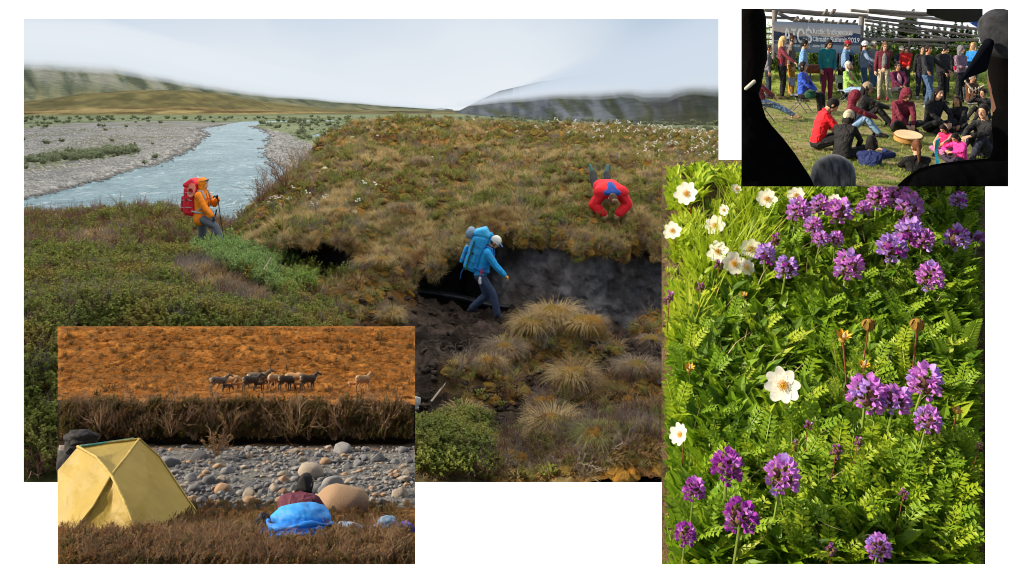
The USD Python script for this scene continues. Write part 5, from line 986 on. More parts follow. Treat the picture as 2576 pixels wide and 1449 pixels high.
person('person', 'person in a dark maroon hood sitting in the blue sleeping bag with their back turned', FC.at(FC.P(722, 1428, 4.3), -.15, .43), dict(KNEES, pz=.2, lean=.42, head=(.1, -.3)), 0, (S(26, 22, 22), 'bob'), S(92, 36, 54), S(40, 40, 46), S(40, 40, 40), topname='fleece', w=1.15, loose=.03)
lump('black_bag', 'black stuff bag left of the blue sleeping bag', 'bag', 662, 1322, 4.25, 42, 52, S(24, 24, 27), seed=5); lump('dry_bag', 'pale blue grey dry bag just right of the sleeping bag', 'bag', 870, 1338, 4.2, 82, 40, S(130, 150, 176), seed=6); lump('dry_bag', 'slate blue dry bag with a raised rolled end', 'bag', 958, 1338, 4.15, 56, 36, S(98, 128, 160), seed=7)
tb, _, _ = lump('stuff_sack', 'slate blue rolled end standing up beside its bag', 'bag', 975, 1316, 4.18, 46, 30, S(112, 142, 170), seed=8); lump('stuff_sack', 'violet stuff sack at the right edge of the camp', 'bag', 1017, 1336, 4.15, 50, 38, S(70, 60, 156), seed=9); lump('mat', 'mustard yellow rolled mat half hidden in the heath', 'mat', 668, 1378, 3.95, 44, 38, S(206, 136, 40), seed=10)
lump('stuff_sack', 'small red stuff sack in front of the tent door', 'bag', 308, 1372, 3.9, 36, 24, S(206, 66, 44), seed=11); lump('stuff_sack', 'bright orange sack lying in the heath right of the red one', 'bag', 526, 1394, 3.85, 50, 22, S(220, 110, 40), seed=12); lump('stuff_sack', 'tiny teal sack under the left corner of the tent', 'bag', 216, 1374, 3.9, 20, 12, S(90, 150, 160), seed=13)
pk = thing('backpack', 'black backpack with a pale patch standing behind the tent', 'backpack', FC.at(FC.P(190, 1165, 4.95))); v, f = cushion(rc, 1.0, 31, .3, 1, 3); obj('pack_body', (v * np.array([.098, .07, .15]), f), flat(S(18, 17, 19)), pk, smooth=True); obj('patch', box((-.055, -.075, .085), (.028, .012, .026)), flat(S(206, 190, 180)), pk)
obj('lid', (v * np.array([.095, .06, .05]) + np.array([.01, 0, .13]), f), flat(S(24, 23, 25)), pk, smooth=True)
# caribou
fur = mk('caribou_fur', S(74, 64, 58), S(104, 92, 80), scale=5, rough=.95, coord='object', bump=.3, bscale=60, dist=.02, c3=S(132, 116, 98)); fur2 = mk('tan_fur', S(150, 112, 76), S(180, 142, 102), scale=5, rough=.95, coord='object', bump=.3, bscale=60, dist=.02); fcalf = mk('calf_fur', S(150, 96, 54), S(176, 122, 74), scale=5, rough=.95, coord='object'); fdark = mk('dark_calf_fur', S(60, 48, 40), S(84, 66, 52), scale=5, rough=.95, coord='object')
pale = flat(S(206, 190, 166), .9, .2, .05); fcoat = mk('dark_fur', S(50, 44, 40), S(78, 68, 60), scale=5, rough=.95, coord='object', bump=.3, bscale=60, dist=.02)
dark = flat(S(58, 48, 42), .8, .3, .1)
def caribou(label, M, furm, graze=False, calf=False, turn=0.0, group=None):
    t = thing('caribou', label, 'caribou', M, group); k = .8 if calf else 1.12; hd = np.array([math.sin(turn), math.cos(turn), 0])
    poll = np.array([0, .82, .42]) if graze else np.array([0, .70, 1.13]); muz = (poll + np.array([hd[0] * .06, .10, -.27])) if graze else poll + hd * .27 + np.array([0, 0, -.12])
    b = [hullm([((0, .36, .76), .2 * k), ((0, .0, .73), .2 * k), ((0, .2, .88), .1 * k)], 12), hullm([((0, .0, .73), .2 * k), ((0, -.40, .79), .185 * k), ((0, -.2, .88), .1 * k)], 12), hullm([((0, .42, .80), .16 * k), (poll * .45 + np.array([0, .45, .82]) * .55, .115), (poll, .075)], 10), hullm([(poll, .082), (poll * .5 + muz * .5, .058), (muz, .042)], 10)]
    for x in (-1, 1):
        b += [hullm([((x * .1, .36, .64), .085 * k), ((x * .095, .38, .36), .042)], 8), hullm([((x * .095, .38, .36), .04), ((x * .095, .37, .07), .026)], 8), hullm([((x * .1, -.42, .70), .12 * k), ((x * .11, -.28, .50), .075)], 8), hullm([((x * .11, -.28, .50), .07), ((x * .105, -.50, .34), .04)], 8), hullm([((x * .105, -.50, .34), .038), ((x * .105, -.46, .07), .026)], 8)]
        e = np.array([x, 0, 0]) * .07; b.append(hullm([(poll + e * .8 + np.array([0, -.02, .05]), .02), (poll + e * 2 + np.array([0, -.05, .10]), .012)], 6))
    obj('body', soft(um(b), .05, 6), furm, t, smooth=True)
    obj('rump_patch', man(hullm([((0, -.545, .82), .075 * k), ((0, -.53, .68), .06 * k)], 10)), pale, t, smooth=60); obj('tail', man(hullm([((0, -.58, .86), .04), ((0, -.63, .76), .03)], 8)), pale, t, smooth=60)
    if not calf: obj('ruff', man(hullm([(np.array([0, .47, .72]), .13), (poll * .5 + np.array([0, .5, .68]) * .5, .08)], 10)), pale, t, smooth=60)
    obj('muzzle', man(um([hullm([(muz, .045), (muz * .75 + poll * .25, .05)], 8)])), dark, t, smooth=60)
    for x, y in ((-.095, .385), (.095, .385), (-.105, -.455), (.105, -.455)): obj('hoof', man(hullm([((x, y, .02), .03), ((x, y + .03, .015), .024)], 8)), dark, t)
    if not calf and not graze:
        for x in (-1, 1): obj('antler', tube([poll + np.array([x * .04, -.02, .06]), poll + np.array([x * .09, -.06, .17]), poll + np.array([x * .10, .0, .25])], [.014, .011, .006], 5), dark, t)
    return t
protoc = {}
def herd(label, px, row_feet, hpx, yaw, furm, graze=False, calf=False, turn=0.0, dd=0.0, group=None):
    d = dep_c(row_feet) - .02 + dd; s = hpx / K * d * 1.27; M = FC.at(FC.P(px, row_feet + 1, d) + np.array([0, 0, .012]), yaw, s); key = (furm.GetPath(), graze, calf, turn)
    if key in protoc: copy_of(protoc[key], 'caribou', M, label, group)
    else: protoc[key] = caribou(label, M, furm, graze, calf, turn, group)
rgt, lft, awr = -PI / 2, PI / 2, -PI / 4
for a in [('grey caribou at the left end of the herd, rump to us, head turned right', 546, 988, 27, -.9, fur, 0, 0, .3), ('tan caribou standing broadside behind the leftmost grey one', 578, 985, 27, lft, fur2, 1, 0, 0, .12), ('dark calf with lowered head under the tan caribou', 569, 988, 15, rgt, fdark, 1, 1), ('pale tan calf nosing at the tan caribou', 591, 985, 15, lft, fcalf, 1, 1), ('dark grey caribou looking right with its head raised beside another', 628, 988, 28, -.8, fcoat, 0, 0, .3), ('caribou with the highest raised head, half hidden behind its neighbour', 645, 984, 32, -1.35, fur, 0, 0, .0, .1), ('grey calf at the heels of the pair with raised heads', 648, 986, 17, rgt, fdark, 0, 1), ('caribou grazing with its pale rump towards us, left of the middle pair', 686, 984, 29, -.25, fur2, 1, 0), ('dark calf almost hidden behind the rump of a grazing caribou', 679, 981, 15, lft, fdark, 0, 1, 0, .1),
          ('caribou with dark back and lowered head in the middle of the group', 716, 986, 28, -.6, fcoat, 1, 0), ('long backed caribou grazing to the right behind the others', 738, 982, 30, rgt, fur2, 1, 0, 0, .1), ('tan calf grazing under the long backed caribou', 749, 983, 14, rgt, fcalf, 1, 1), ('dark caribou at the right of the group looking right, head high', 772, 986, 29, -.7, fcoat, 0, 0, .5), ('bright tan calf standing apart beside the lone caribou', 888, 985, 17, rgt, fcalf, 0, 1), ('lone pale caribou at the far right facing away with raised head', 911, 988, 30, -.55, fur2, 0, 0, .6)]:
    herd(*a)
# ================================================================== right picture: alpine flowers among low leaves, in sunshine
FF = Frame(-490.0); rf = np.random.default_rng(31); HF = 3.2
x0f, y0f, x1f, y1f = R_FLOW
def gf(px, row, up=0.0):
    """local point on the picture ray at a height above the flower bed"""
    l = FF.R.T @ ray(px, row); return l * ((up - HF) / l[2])
def inside_f(p, r):
    q = FF.px(p); s = r * K / np.asarray(p)[..., 1] * .8; x, y = q[..., 0], q[..., 1]
    return (x - s > x0f) & (x + s < x1f) & (y - s > y0f) & ((x + s < R_GATH[0]) | (y - s > R_GATH[3]))
# bed: litter and soil between the leaves, cut square at the sides
nx, ny2 = 120, 170; pxf = np.linspace(x0f, x1f, nx); rwf = np.linspace(y0f, y1f + 40, ny2); Bed = np.array([[gf(a, b) for b in rwf] for a in pxf]).reshape(-1, 3)
e = np.clip(np.minimum(np.minimum(np.repeat(pxf - x0f, ny2), np.repeat(x1f - pxf, ny2)), np.tile(rwf - y0f, nx)) / 30, 0, 1); Bed[:, 2] += e * (fb(Bed * 3, 4, 310) * .16 + fb(Bed * 14, 3, 311) * .05) - .02
litter = mk('leaf_litter', S(58, 44, 30), S(112, 88, 62), scale=14, rough=1, bump=.8, bscale=40, dist=.03, c3=S(70, 76, 30))
obj('flower_bed', (Bed, grid_faces(nx, ny2)), litter, smooth=True, kind='structure', label='brown litter and soil under the flowers', M=FF.M)
L1 = veg('dryas_leaf', S(112, 150, 26), S(148, 182, 40), .45, sc=2.2, c3=S(92, 132, 28)); L2 = veg('vetch_leaflet', S(120, 158, 32), S(158, 188, 54), .42, sc=2.2); L3 = veg('yellow_green_leaf', S(164, 190, 36), S(192, 206, 62), .48, sc=2.2); L4 = veg('dark_leaf', S(76, 110, 24), S(106, 138, 36), .4, sc=2.2); L5 = veg('dead_blade', S(168, 146, 98), S(196, 176, 130), .25, sc=2)
for m_, c in ((L1, 'dryas_leaf'), (L2, 'vetch_leaflet'), (L3, 'yellow_green_leaf')): UsdShade.Shader(stage.GetPrimAtPath(f'/World/Looks/{c}/p')).GetInput('roughness').Set(.38)
def toothed(p, d, up, L, w, seg=7, curl=.25, teeth=.16):
    """a blade with a scalloped margin and a folded, arching midrib"""
    d = unit(d); s = unit(np.cross(d, up)); n = np.cross(s, d); v, f = [], []
    for i in range(seg + 1):
        t = i / seg; c = p + d * L * t + n * L * curl * (t - t * t * 1.2); ww = w * .5 * (math.sin(PI * min(1, .12 + t * .88)) ** .7 if i < seg else 0) * (1 + teeth * (1 if i % 2 else -1))
        v += [c - s * ww + n * ww * .35, c, c + s * ww + n * ww * .35]
    for i in range(seg):
        a = 3 * i; f += [[a, a + 1, a + 4], [a, a + 4, a + 3], [a + 1, a + 2, a + 5], [a + 1, a + 5, a + 4]]
    return np.array(v), np.array(f)
def rosette(rng, n, L, w, e0=.3, e1=1.2):
    out = []
    for k in range(n):
        a = rng.uniform(0, 2 * PI); e = rng.uniform(e0, e1); d = np.array([math.cos(a) * math.cos(e), math.sin(a) * math.cos(e), math.sin(e)]); up = unit(np.array([-math.cos(a) * math.sin(e), -math.sin(a) * math.sin(e), math.cos(e)]) + rng.normal(0, .3, 3)); out.append(toothed(np.array([math.cos(a), math.sin(a), 0]) * .02, d, up, L * rng.uniform(.7, 1.2), w * rng.uniform(.8, 1.2)))
    return cat(out)
def pinnate(rng, L, n, l, w, bend=.4):
    """a feather leaf: rib with paired leaflets"""
    a = rng.uniform(0, 2 * PI); o = np.array([math.cos(a), math.sin(a), 0]); pts = [o * bend * L * t * t + np.array([0, 0, L * t * (1 - .25 * t)]) for t in np.linspace(0, 1, 6)]; st = tube(pts, np.linspace(.006, .002, 6) , 4, cap=False); lv = []; P5 = np.array(pts)
    for k in range(n):
        t = .3 + .7 * k / n; q = np.array([np.interp(t, np.linspace(0, 1, 6), P5[:, j]) for j in range(3)]); tg = unit(o * bend * 2 * t + np.array([0, 0, 1 - .5 * t])); sd = np.cross(tg, o); sd = unit(sd) if np.linalg.norm(sd) > .01 else np.array([-o[1], o[0], 0])
        for x in (-1, 1): lv.append(leaf(q, sd * x + tg * .55, unit(np.cross(tg, sd) + rng.normal(0, .2, 3)), l * (1 - .4 * t), w * (1 - .3 * t), .1))
    return cat([st] + lv)
ros = [rosette(rf, 7, .2, .055) for _ in range(4)]; ros2 = rosette(rf, 9, .12, .05, .1, 1.0); pin = [cat([pinnate(rf, .3, 9, .06, .026) for _ in range(3)]) for _ in range(3)]; gbl = blades(rf, 12, .4, .014, .6, .3, .05); dead = blades(rf, 9, .3, .012, 1.2, .5, .06)
PF = [(ros[0], L1), (ros[1], L1), (ros[2], L3), (ros[3], L4), (ros2, L2), (pin[0], L2), (pin[1], L2), (pin[2], L3), (gbl, L3), (dead, L5), (ros2, L3)]
n = 6000; px = rf.uniform(x0f, x1f, n); row = y0f + (y1f + 30 - y0f) * rf.random(n); P_ = np.array([gf(a, b) for a, b in zip(px, row)]); w = pick(rf, n, {0: 28, 1: 26, 2: 16, 3: 14, 4: 6, 5: 3, 6: 2, 7: 2, 9: 4})
tl_ = (px - 1665) / 814 + (row - 402) / 1000; w = np.where((row > 1130) & (px > 1900) & (rf.random(n) < .35), rf.choice([5, 6, 7, 4, 10, 4], n), w); w = np.where((tl_ < .55) & (rf.random(n) < .8), rf.choice([2, 2, 10, 8], n), w); w = np.where((px > 2150) & (row < 930) & (row > 560) & (rf.random(n) < .5), rf.choice([3, 3, 5, 1], n), w)
bare = fb(np.stack([px / 90, row / 70, px * 0], 1), 3, 320) < -.13; keep = ~(bare & (rf.random(n) < .8)); F = frames(P_, np.tile(Z1, (n, 1)), rf, .55, 1.15, 0.0); F, w = fit(FF, F[keep], w[keep], PF, (x0f + .7, y0f + .7, x1f, None), lambda q: (q[..., 0] > R_GATH[0] + 14) & (q[..., 1] > 300) & (q[..., 0] < x1f))
F = np.einsum('ij,njk->nik', FF.M, F); scatter('meadow_leaves', 'dense sunlit green leaves between the flowers', 'leaves', PF, F, w)
# ---- flowers
petal_p = [mk(f'vetch_petal_{k}', a, b, scale=7, rough=.5, trans=.35, c3=c, sheen=.2, coord='object') for k, (a, b, c) in enumerate([(S(196, 98, 208), S(224, 150, 232), S(164, 70, 186)), (S(176, 126, 224), S(206, 168, 238), S(144, 100, 204)), (S(148, 44, 160), S(182, 70, 188), S(112, 30, 130))])]
stem_g = mk('flower_stem', S(128, 150, 56), S(150, 168, 80), scale=9, rough=.6, trans=.2); stem_r = mk('red_stem', S(120, 62, 44), S(150, 84, 60), scale=9, rough=.7); calyx = mk('calyx', S(86, 60, 48), S(118, 96, 60), scale=20, rough=.8)
def floret(rng, s=1.0):
    """pea flower: upright cupped banner, two wings and a keel; opens along +x"""
    def cup(c, d, up, L, w, cu): return toothed(np.array(c), np.array(d), np.array(up), L, w, 4, cu, .0)
    return cat([cup((0, 0, 0), (.75, 0, .75), (-.7, 0, .7), 1.1 * s, 1.0 * s, .35), cup((.1 * s, .16 * s, -.05 * s), (1, .25, .0), (0, .9, .3), .85 * s, .5 * s, .2), cup((.1 * s, -.16 * s, -.05 * s), (1, -.25, .0), (0, -.9, .3), .85 * s, .5 * s, .2), xf(cushion(rng, .3 * s, 3, .1, .6, 1), m44((.5 * s, 0, -.15 * s), 0, 1, np.eye(3)))])
HEADS = {}
def vetch(px, row, size, label, tone=0, up=.42, bud=False, group=None):
    c = gf(px, row, up); s = size / K * c[1] * 1.2; key = (tone, bud, int(rf.integers(3)))
    yaw = rf.uniform(0, 6.28); M = FF.at(c, yaw, s); t = thing('purple_vetch', label, 'flower', M)
    rr = np.random.default_rng(330 + key[2] + 10 * tone); nfl = 8 if bud else 21
    L = up / s
    obj('stem', tube([(0, 0, -.1), (.05 / 1, .02, -L * .4), (.12, .06, -L * .98)], np.array([.05, .05, .055]) * (.75 if not bud else .6), 6), stem_g if not bud else stem_r, t, smooth=60)
    obj('calyx_cluster', cat([xf(cushion(rr, .10, k, .2, 1.4, 1), m44((math.cos(k * 2.4) * .16, math.sin(k * 2.4) * .16, -.12 + .05 * k))) for k in range(7)]), calyx, t)
    for k in range(nfl):
        z = -.28 + .74 * (k / (nfl - 1)); r = .27 * math.sqrt(max(0.06, 1 - (z / .55) ** 2)) * (.7 if bud else 1); a = k * 2.399 + rr.uniform(-.3, .3); el = .15 + z * .9
        R = rotz(a) @ roty(-el); fl = floret(rr, (.205 if not bud else .16) * rr.uniform(.85, 1.15)); obj('floret', (fl[0] @ R.T + np.array([math.cos(a) * r, math.sin(a) * r, z * .8]), fl[1]), petal_p[tone if rr.random() < .75 else (tone + 1) % 3], t, smooth=True)
VL = [(2007, 533, 64, 'purple flower cluster at the upper left end of the top row', 0), (2062, 520, 52, 'purple cluster second along the top left row', 0), (2110, 537, 72, 'broad purple cluster in the top row with a white flower just behind it', 0), (2046, 571, 50, 'purple cluster hanging just under the second of the top row', 0), (2064, 604, 42, 'small purple cluster low under the top row', 0), (2102, 603, 42, 'small purple cluster beside its low twin under the broad one', 0), (2208, 500, 62, 'pale purple cluster left of the tallest one at the top edge', 0), (2258, 494, 66, 'tall purple cluster touching the top edge under the gathering', 0), (2174, 527, 42, 'little purple cluster left of the pale purple one at the top', 0), (2288, 524, 72, 'tall magenta purple cluster leaning right below the top edge', 0), (2284, 590, 78, 'blue violet cluster in the right of the upper half', 1), (2320, 606, 60, 'lilac cluster pressed against the blue violet one', 0), (2243, 630, 82, 'large lilac cluster with open petals left of the blue violet one', 1), (2135, 673, 82, 'round bright purple cluster alone in the middle of the upper half', 0), (2338, 700, 76, 'drooping magenta cluster above the feather leaves', 0), (2408, 603, 66, 'loose violet cluster near the right edge', 1), (2461, 598, 32, 'violet cluster cut by the right edge', 1), (2410, 507, 44, 'small lilac cluster near the top right corner', 1),
      (1924, 643, 58, 'lilac cluster right beside the group of white flowers', 1), (1978, 678, 64, 'bluish cluster with a pointed tip right of the white group', 1), (2178, 996, 112, 'large purple cluster right of the big white flower', 0), (2251, 1012, 92, 'large purple cluster between two others on the right', 0), (2326, 965, 100, 'tall large purple cluster highest of the right trio', 0), (2333, 1060, 78, 'purple cluster lowest of those on the right', 0), (1829, 1178, 104, 'large dark purple cluster highest at the lower left', 2), (1967, 1200, 110, 'large purple cluster in the lower middle above the small leaves', 0), (1863, 1303, 112, 'big purple cluster nearest the bottom left', 2), (1746, 1234, 72, 'dark purple cluster at the far lower left', 2), (1724, 1346, 70, 'withering dark cluster in the bottom left corner', 2), (2210, 1380, 80, 'purple cluster cut by the bottom edge', 0)]
for px, row, s, lb, tn in VL: vetch(px, row, s, lb, tn, .30 if row < 720 else .42)
for px, row, s, lb in [(1808, 669, 34, 'dark red bud left of the white flower group'), (1762, 725, 30, 'brown bud on a thin stem near the left edge'), (1684, 750, 40, 'purple bud at the left edge'), (1950, 606, 40, 'dark brown bud above the pointed bluish cluster'), (2103, 1137, 48, 'reddish brown bud below the right trio of clusters'), (2034, 1072, 34, 'small magenta bud below the stem of the big white flower'), (2002, 1114, 24, 'tiny pink bud under the big white flower'), (2158, 1114, 38, 'magenta bud just right of the reddish brown one'), (2464, 1122, 24, 'pink bud at the right edge halfway down'), (2090, 1385, 50, 'brownish pink bud at the bottom edge'), (2273, 1244, 38, 'dull brown bud in the lower right leaves')]: vetch(px, row, s, lb, 2, .34, True)
wp = mk('white_petal', S(238, 234, 218), S(250, 248, 240), scale=6, rough=.55, trans=.35, coord='object'); stam = mk('stamen', S(214, 150, 26), S(236, 184, 54), scale=30, rough=.7, coord='object'); sepal = mk('sepal', S(150, 118, 40), S(112, 84, 40), scale=16, rough=.8, coord='object')
def petal(L, w, cupv, seg=6):
    v, f = [], []
    for i in range(seg + 1):
        t = i / seg; ww = w * .5 * (math.sin(PI * (.10 + .78 * t ** .8)) ** .8)
        for j in range(5): x = (j - 2) / 2; v.append([.08 + L * t * (1 - .06 * x * x * t), x * ww, cupv * (t * t * .6 + .25 * x * x * ww / w) + .01 * math.sin(9 * t + x)])
    return np.array(v), grid_faces(seg + 1, 5)
def dryas(px, row, size, label, face=(0, -.75, .65), up=.36, npet=8, cupv=.22, stem=True):
    c = gf(px, row, up); s = size / K * c[1] * .56; z = unit(face); x = unit(np.cross([.3, 1, .2], z)); y = np.cross(z, x); R = np.stack([x, y, z], 1); t = thing('white_flower', label, 'flower', FF.at(c, 0, s))
    for k in range(npet):
        a = 2 * PI * k / npet + rf.uniform(-.12, .12); pe = petal(1.0 * rf.uniform(.9, 1.06), .78 * rf.uniform(.9, 1.1), cupv + rf.uniform(-.05, .08)); R2 = R @ rotz(a); obj('petal', (pe[0] @ R2.T + R @ np.array([0, 0, .015 * (k % 2)]), pe[1]), wp, t, smooth=True)
    st = []
    for k in range(46): a = k * 2.4; r = .30 * math.sqrt((k + .5) / 46); p0 = np.array([math.cos(a) * r * .5, math.sin(a) * r * .5, .03]); p1 = np.array([math.cos(a) * r * 1.15, math.sin(a) * r * 1.15, .2 + .05 * math.sin(k * 7)]); st.append(tube([p0 @ R.T, p1 @ R.T], .012, 3)); st.append(xf(cushion(rf, .034, k % 5, .1, 1, 0), m44(p1 @ R.T)))
    obj('stamens', cat(st), stam, t); obj('flower_heart', xf(cushion(rf, .13, 2, .2, .7, 1), m44(R @ np.array([0, 0, .06]))), mk('flower_heart', S(150, 150, 60), S(190, 170, 60), scale=30) if 'heart' not in globals() else heart, t); globals().setdefault('heart', UsdShade.Material.Get(stage, '/World/Looks/flower_heart'))
    L = up / s; obj('stem', tube([R @ np.array([0, 0, -.02]), R @ np.array([0, 0, -.3]) + np.array([.12, 0, -.25]), np.array([.45, .1, -L * .55]), np.array([.6, .1, -L])], [.06, .05, .05, .05], 6), stem_r, t, smooth=60)
for px, row, s, lb, fc in [(1970, 969, 92, 'large sharp white flower with a golden centre in the middle of the picture', (-.5, -.75, .5)), (1712, 1094, 60, 'half open white flower seen from the side at the left edge', (-.75, -.25, .6)), (1727, 488, 58, 'white flower in the top left corner', (-.5, -.6, .6)), (1930, 502, 50, 'white flower at the top just left of the purple row', (-.35, -.6, .7)), (2003, 492, 42, 'white flower behind the first purple cluster of the top row', (-.5, -.6, .6)), (2100, 504, 32, 'small white flower behind the broad purple cluster', (-.5, -.6, .6)), (1821, 529, 28, 'small pale flower between the top left white ones', (-.5, -.6, .6)), (1799, 568, 50, 'white flower in the upper left, below the small pale one', (-.5, -.6, .6)), (1692, 581, 46, 'white flower touching the left edge in the upper part', (-.5, -.6, .6)), (1806, 634, 54, 'white flower just left of the overlapping white pair', (-.5, -.6, .6)), (1846, 663, 58, 'white flower with yellow heart, front one of the overlapping group', (-.1, -.85, .5)), (1889, 627, 54, 'white flower behind the front one of the overlapping group', (-.2, -.7, .6)), (1878, 672, 40, 'small white flower tucked between the overlapping ones and the lilac cluster', (.2, -.7, .6)), (1852, 476, 26, 'small cream bud flower near the top edge left of centre', (0, -.5, .8))]: dryas(px, row, s, lb, fc, .34 if row > 720 else .22, cupv=.28 if row != 1094 else .6)
budm = mk('seed_bud', S(120, 84, 36), S(166, 132, 56), scale=14, rough=.8, coord='object', c3=S(84, 60, 34))
def budhead(px, row, size, label, open_=0, up=.5, bend=.25):
    c = gf(px, row, up); s = size / K * c[1] * .5; t = thing('seed_head', label, 'flower', FF.at(c, rf.uniform(-.4, .4), s)); L = up / s
    v, f = cushion(rf, .8, 4, .06, 1.0, 3); v = v * np.array([1, 1, 1.15]); v[:, :2] *= (1 - .35 * np.clip(v[:, 2], 0, 1))[:, None]
    if open_ == 0:
        obj('bud', (v, f), budm, t, smooth=True)
        for k in range(7): a = k * 2 * PI / 7; R = rotz(a); lf = toothed(np.array([.75, 0, -.45]), np.array([-.12, 0, 1.0]), np.array([1.0, 0, .2]), 1.35, .62, 5, .25, 0); obj('sepal', (lf[0] @ R.T, lf[1]), sepal, t, smooth=True)
    else:
        obj('cup', (v * np.array([.55, .55, .35]) + np.array([0, 0, -.4]), f), budm, t, smooth=True)
        for k in range(8): a = k * 2 * PI / 8; R = rotz(a); lf = toothed(np.array([.2, 0, -.4]), np.array([.65, 0, .8 if open_ == 1 else .45]), np.array([-.7, 0, .6]), 1.2 if open_ == 1 else .8, .5, 5, .2, 0); obj('sepal', (lf[0] @ R.T, lf[1]), stam, t, smooth=True)
        obj('dry_petal', (v * np.array([.3, .22, .55]) + np.array([.1, -.1, .25]), f), flat(S(220, 200, 164), .7), t, smooth=True)
    obj('stem', tube([(0, 0, -.7 if open_ == 0 else -.4), (.1 + bend * .4, 0, -1.8), (bend * 2, .1, -L * .55), (bend * 2.6, .1, -L)], [.13, .10, .10, .11], 6), stem_r, t, smooth=60)
for a in [(2185, 817, 44, 'closed brown seed bud on a hairy red stem, left of its twin', 0), (2307, 817, 46, 'closed olive brown seed bud beside the feather leaves', 0, .55, .5), (2121, 848, 54, 'open yellow star shaped seed head with a dry petal', 1, .5, .6), (2174, 915, 44, 'withered golden seed head under the closed bud', 2, .3), (1734, 926, 36, 'orange yellow spent flower near the left edge', 1, .3), (1872, 739, 26, 'small orange spent flower below the pointed bluish cluster side', 2, .25), (2407, 1030, 40, 'withered yellow brown flower right of the purple trio', 2, .3)]: budhead(*a)
def feather(px, row, L, label, a, tw):
    c = gf(px, row, .02); s = L / K * c[1]; rr = np.random.default_rng(int(px)); t = thing('feather_leaf', label, 'leaf', FF.at(c, a)); pts = [np.array([tw * s * q * q, 0, s * q]) for q in np.linspace(0, 1, 7)]; obj('rib', tube(pts, np.linspace(.008, .003, 7), 5), L2, t)
    for k in range(11):
        q = .25 + .75 * k / 11; p = np.array([tw * s * q * q, 0, s * q])
        for x in (-1, 1): obj('leaflet', toothed(p, np.array([x, .05, .55]), np.array([0, -1, .2]), s * .24 * (1 - .55 * q * q), s * .075, 4, .1, 0), L2, t, smooth=True)
for a in [(2395, 880, 150, 'large feather shaped leaf standing at the right beside the seed bud', .2, -.35), (2420, 910, 150, 'feather shaped leaf behind the large one at the right', -.2, .1), (2370, 930, 120, 'shorter feather leaf leaning left below the large one', .1, -.4), (1700, 1245, 110, 'broad feather leaf in the lower left with rounded leaflets', .3, -.3), (1895, 1215, 70, 'small feather leaf between the two lower purple clusters', 0, .3)]: feather(*a)
# ================================================================== upper right picture: people gathered under a log frame in a clearing
FG = Frame(130.0); rg = np.random.default_rng(41); x0g, y0g, x1g, y1g = R_GATH
gx = lambda zx: 1849.0 + .3212 * zx
gy = lambda zy: 12.6 + .3212 * zy
def dg(row): return 3.6 * ((y1g - 130.0) / (row - 130.0)) ** .72 if row >= 250 else float(np.interp(row, [165, 185, 215, 250], [8.38, 8.2, 7.95, 7.6]))
def pg(zx, zy, dd=0.0): r_ = gy(zy); return FG.P(gx(zx), r_, dg(r_) + dd)
def clip_to_sill(M):
    out = []
    for n in (np.array([0, (y1g - HR) / K, 1.0]), np.array([1.0, -(x0g - CX) / K, 0])): out.append((M[:3, :3].T @ n, float(n @ M[:3, 3])))
    return out
# ground
rw_ = np.concatenate([np.linspace(163, 250, 60), np.linspace(251, y1g, 130)]); pxg = np.linspace(x0g, x1g + 3, 150); G2 = np.array([[FG.P(a, b, dg(b)) for b in rw_] for a in pxg]).reshape(-1, 3); RWg = np.tile(rw_, 150)
n1 = fb(np.stack([G2[:, 0] * 3, G2[:, 1] * 3, G2[:, 0] * 0], 1), 4, 410); n2_ = fb(G2 * 14, 3, 411); G2[:, 2] += n2_ * .012 * np.clip((y1g - RWg) / 10, 0, 1)
Cg = mixc(S(120, 116, 66), S(152, 136, 96), .5 + 4 * n1); Cg = mixc(Cg, S(100, 116, 50), np.clip(4 * n2_ + .2, 0, .8)); Cg = mixc(Cg, mixc(S(138, 160, 66), S(164, 178, 88), .5 + 4 * n2_), np.clip((262 - RWg) / 40, 0, 1))
obj('clearing_ground', (G2, grid_faces(150, len(rw_))), mk('clearing_ground', (.7, .7, .7), (1.1, 1.1, 1.1), scale=24, attr=True, rough=1, bump=.7, bscale=70, dist=.01), smooth=True, col=Cg, kind='structure', label='trampled grass of the clearing', M=FG.M)
bk = np.array([FG.P(x0g - 6, y0g - 6, 8.5), FG.P(x1g + 6, y0g - 6, 8.5), FG.P(x1g + 6, 168, 8.44), FG.P(x0g - 6, 168, 8.44)])
obj('sky', (bk, np.array([[0, 1, 2], [0, 2, 3]])), usdkit.material(stage, '/World/Looks/bright_overcast', {'e': ('emission', {'color': S(238, 242, 244), 'strength': 1.0})}, surface='e.emission'), kind='structure', label='white overcast sky behind the trees of the clearing', M=FG.M)
# trees
sp_l = veg('spruce_needles', S(58, 84, 46), S(88, 112, 62), .15, sc=4); bk_m = mk('tree_bark', S(84, 70, 58), S(112, 98, 84), scale=20, rough=.9); br_l = veg('birch_crown', S(146, 178, 84), S(182, 206, 116), .4, sc=3)
def spruce(rng, h=1.0):
    tr = tube([(0, 0, 0), (.005, 0, h * .6), (0, 0, h)], [.022, .013, .003], 5); fo = []
    for k in range(240):
        t = rng.random() ** .8; z = h * (.08 + .90 * t); R = (.20 * (1 - t) ** .85 + .014) * rng.uniform(.55, 1.1); a = rng.uniform(0, 6.28); d = np.array([math.cos(a), math.sin(a), -.35 + .3 * t]); p = np.array([0, 0, z])
        for q in (.35, .7, 1.0): fo.append(leaf(p + d * R * (q - .3), unit(d + rng.normal(0, .3, 3)), Z1, R * .8 + .02, .04 + R * .35, -.2))
    return tr, cat(fo)
SPR = [spruce(rg) for _ in range(3)]; srcs = {}
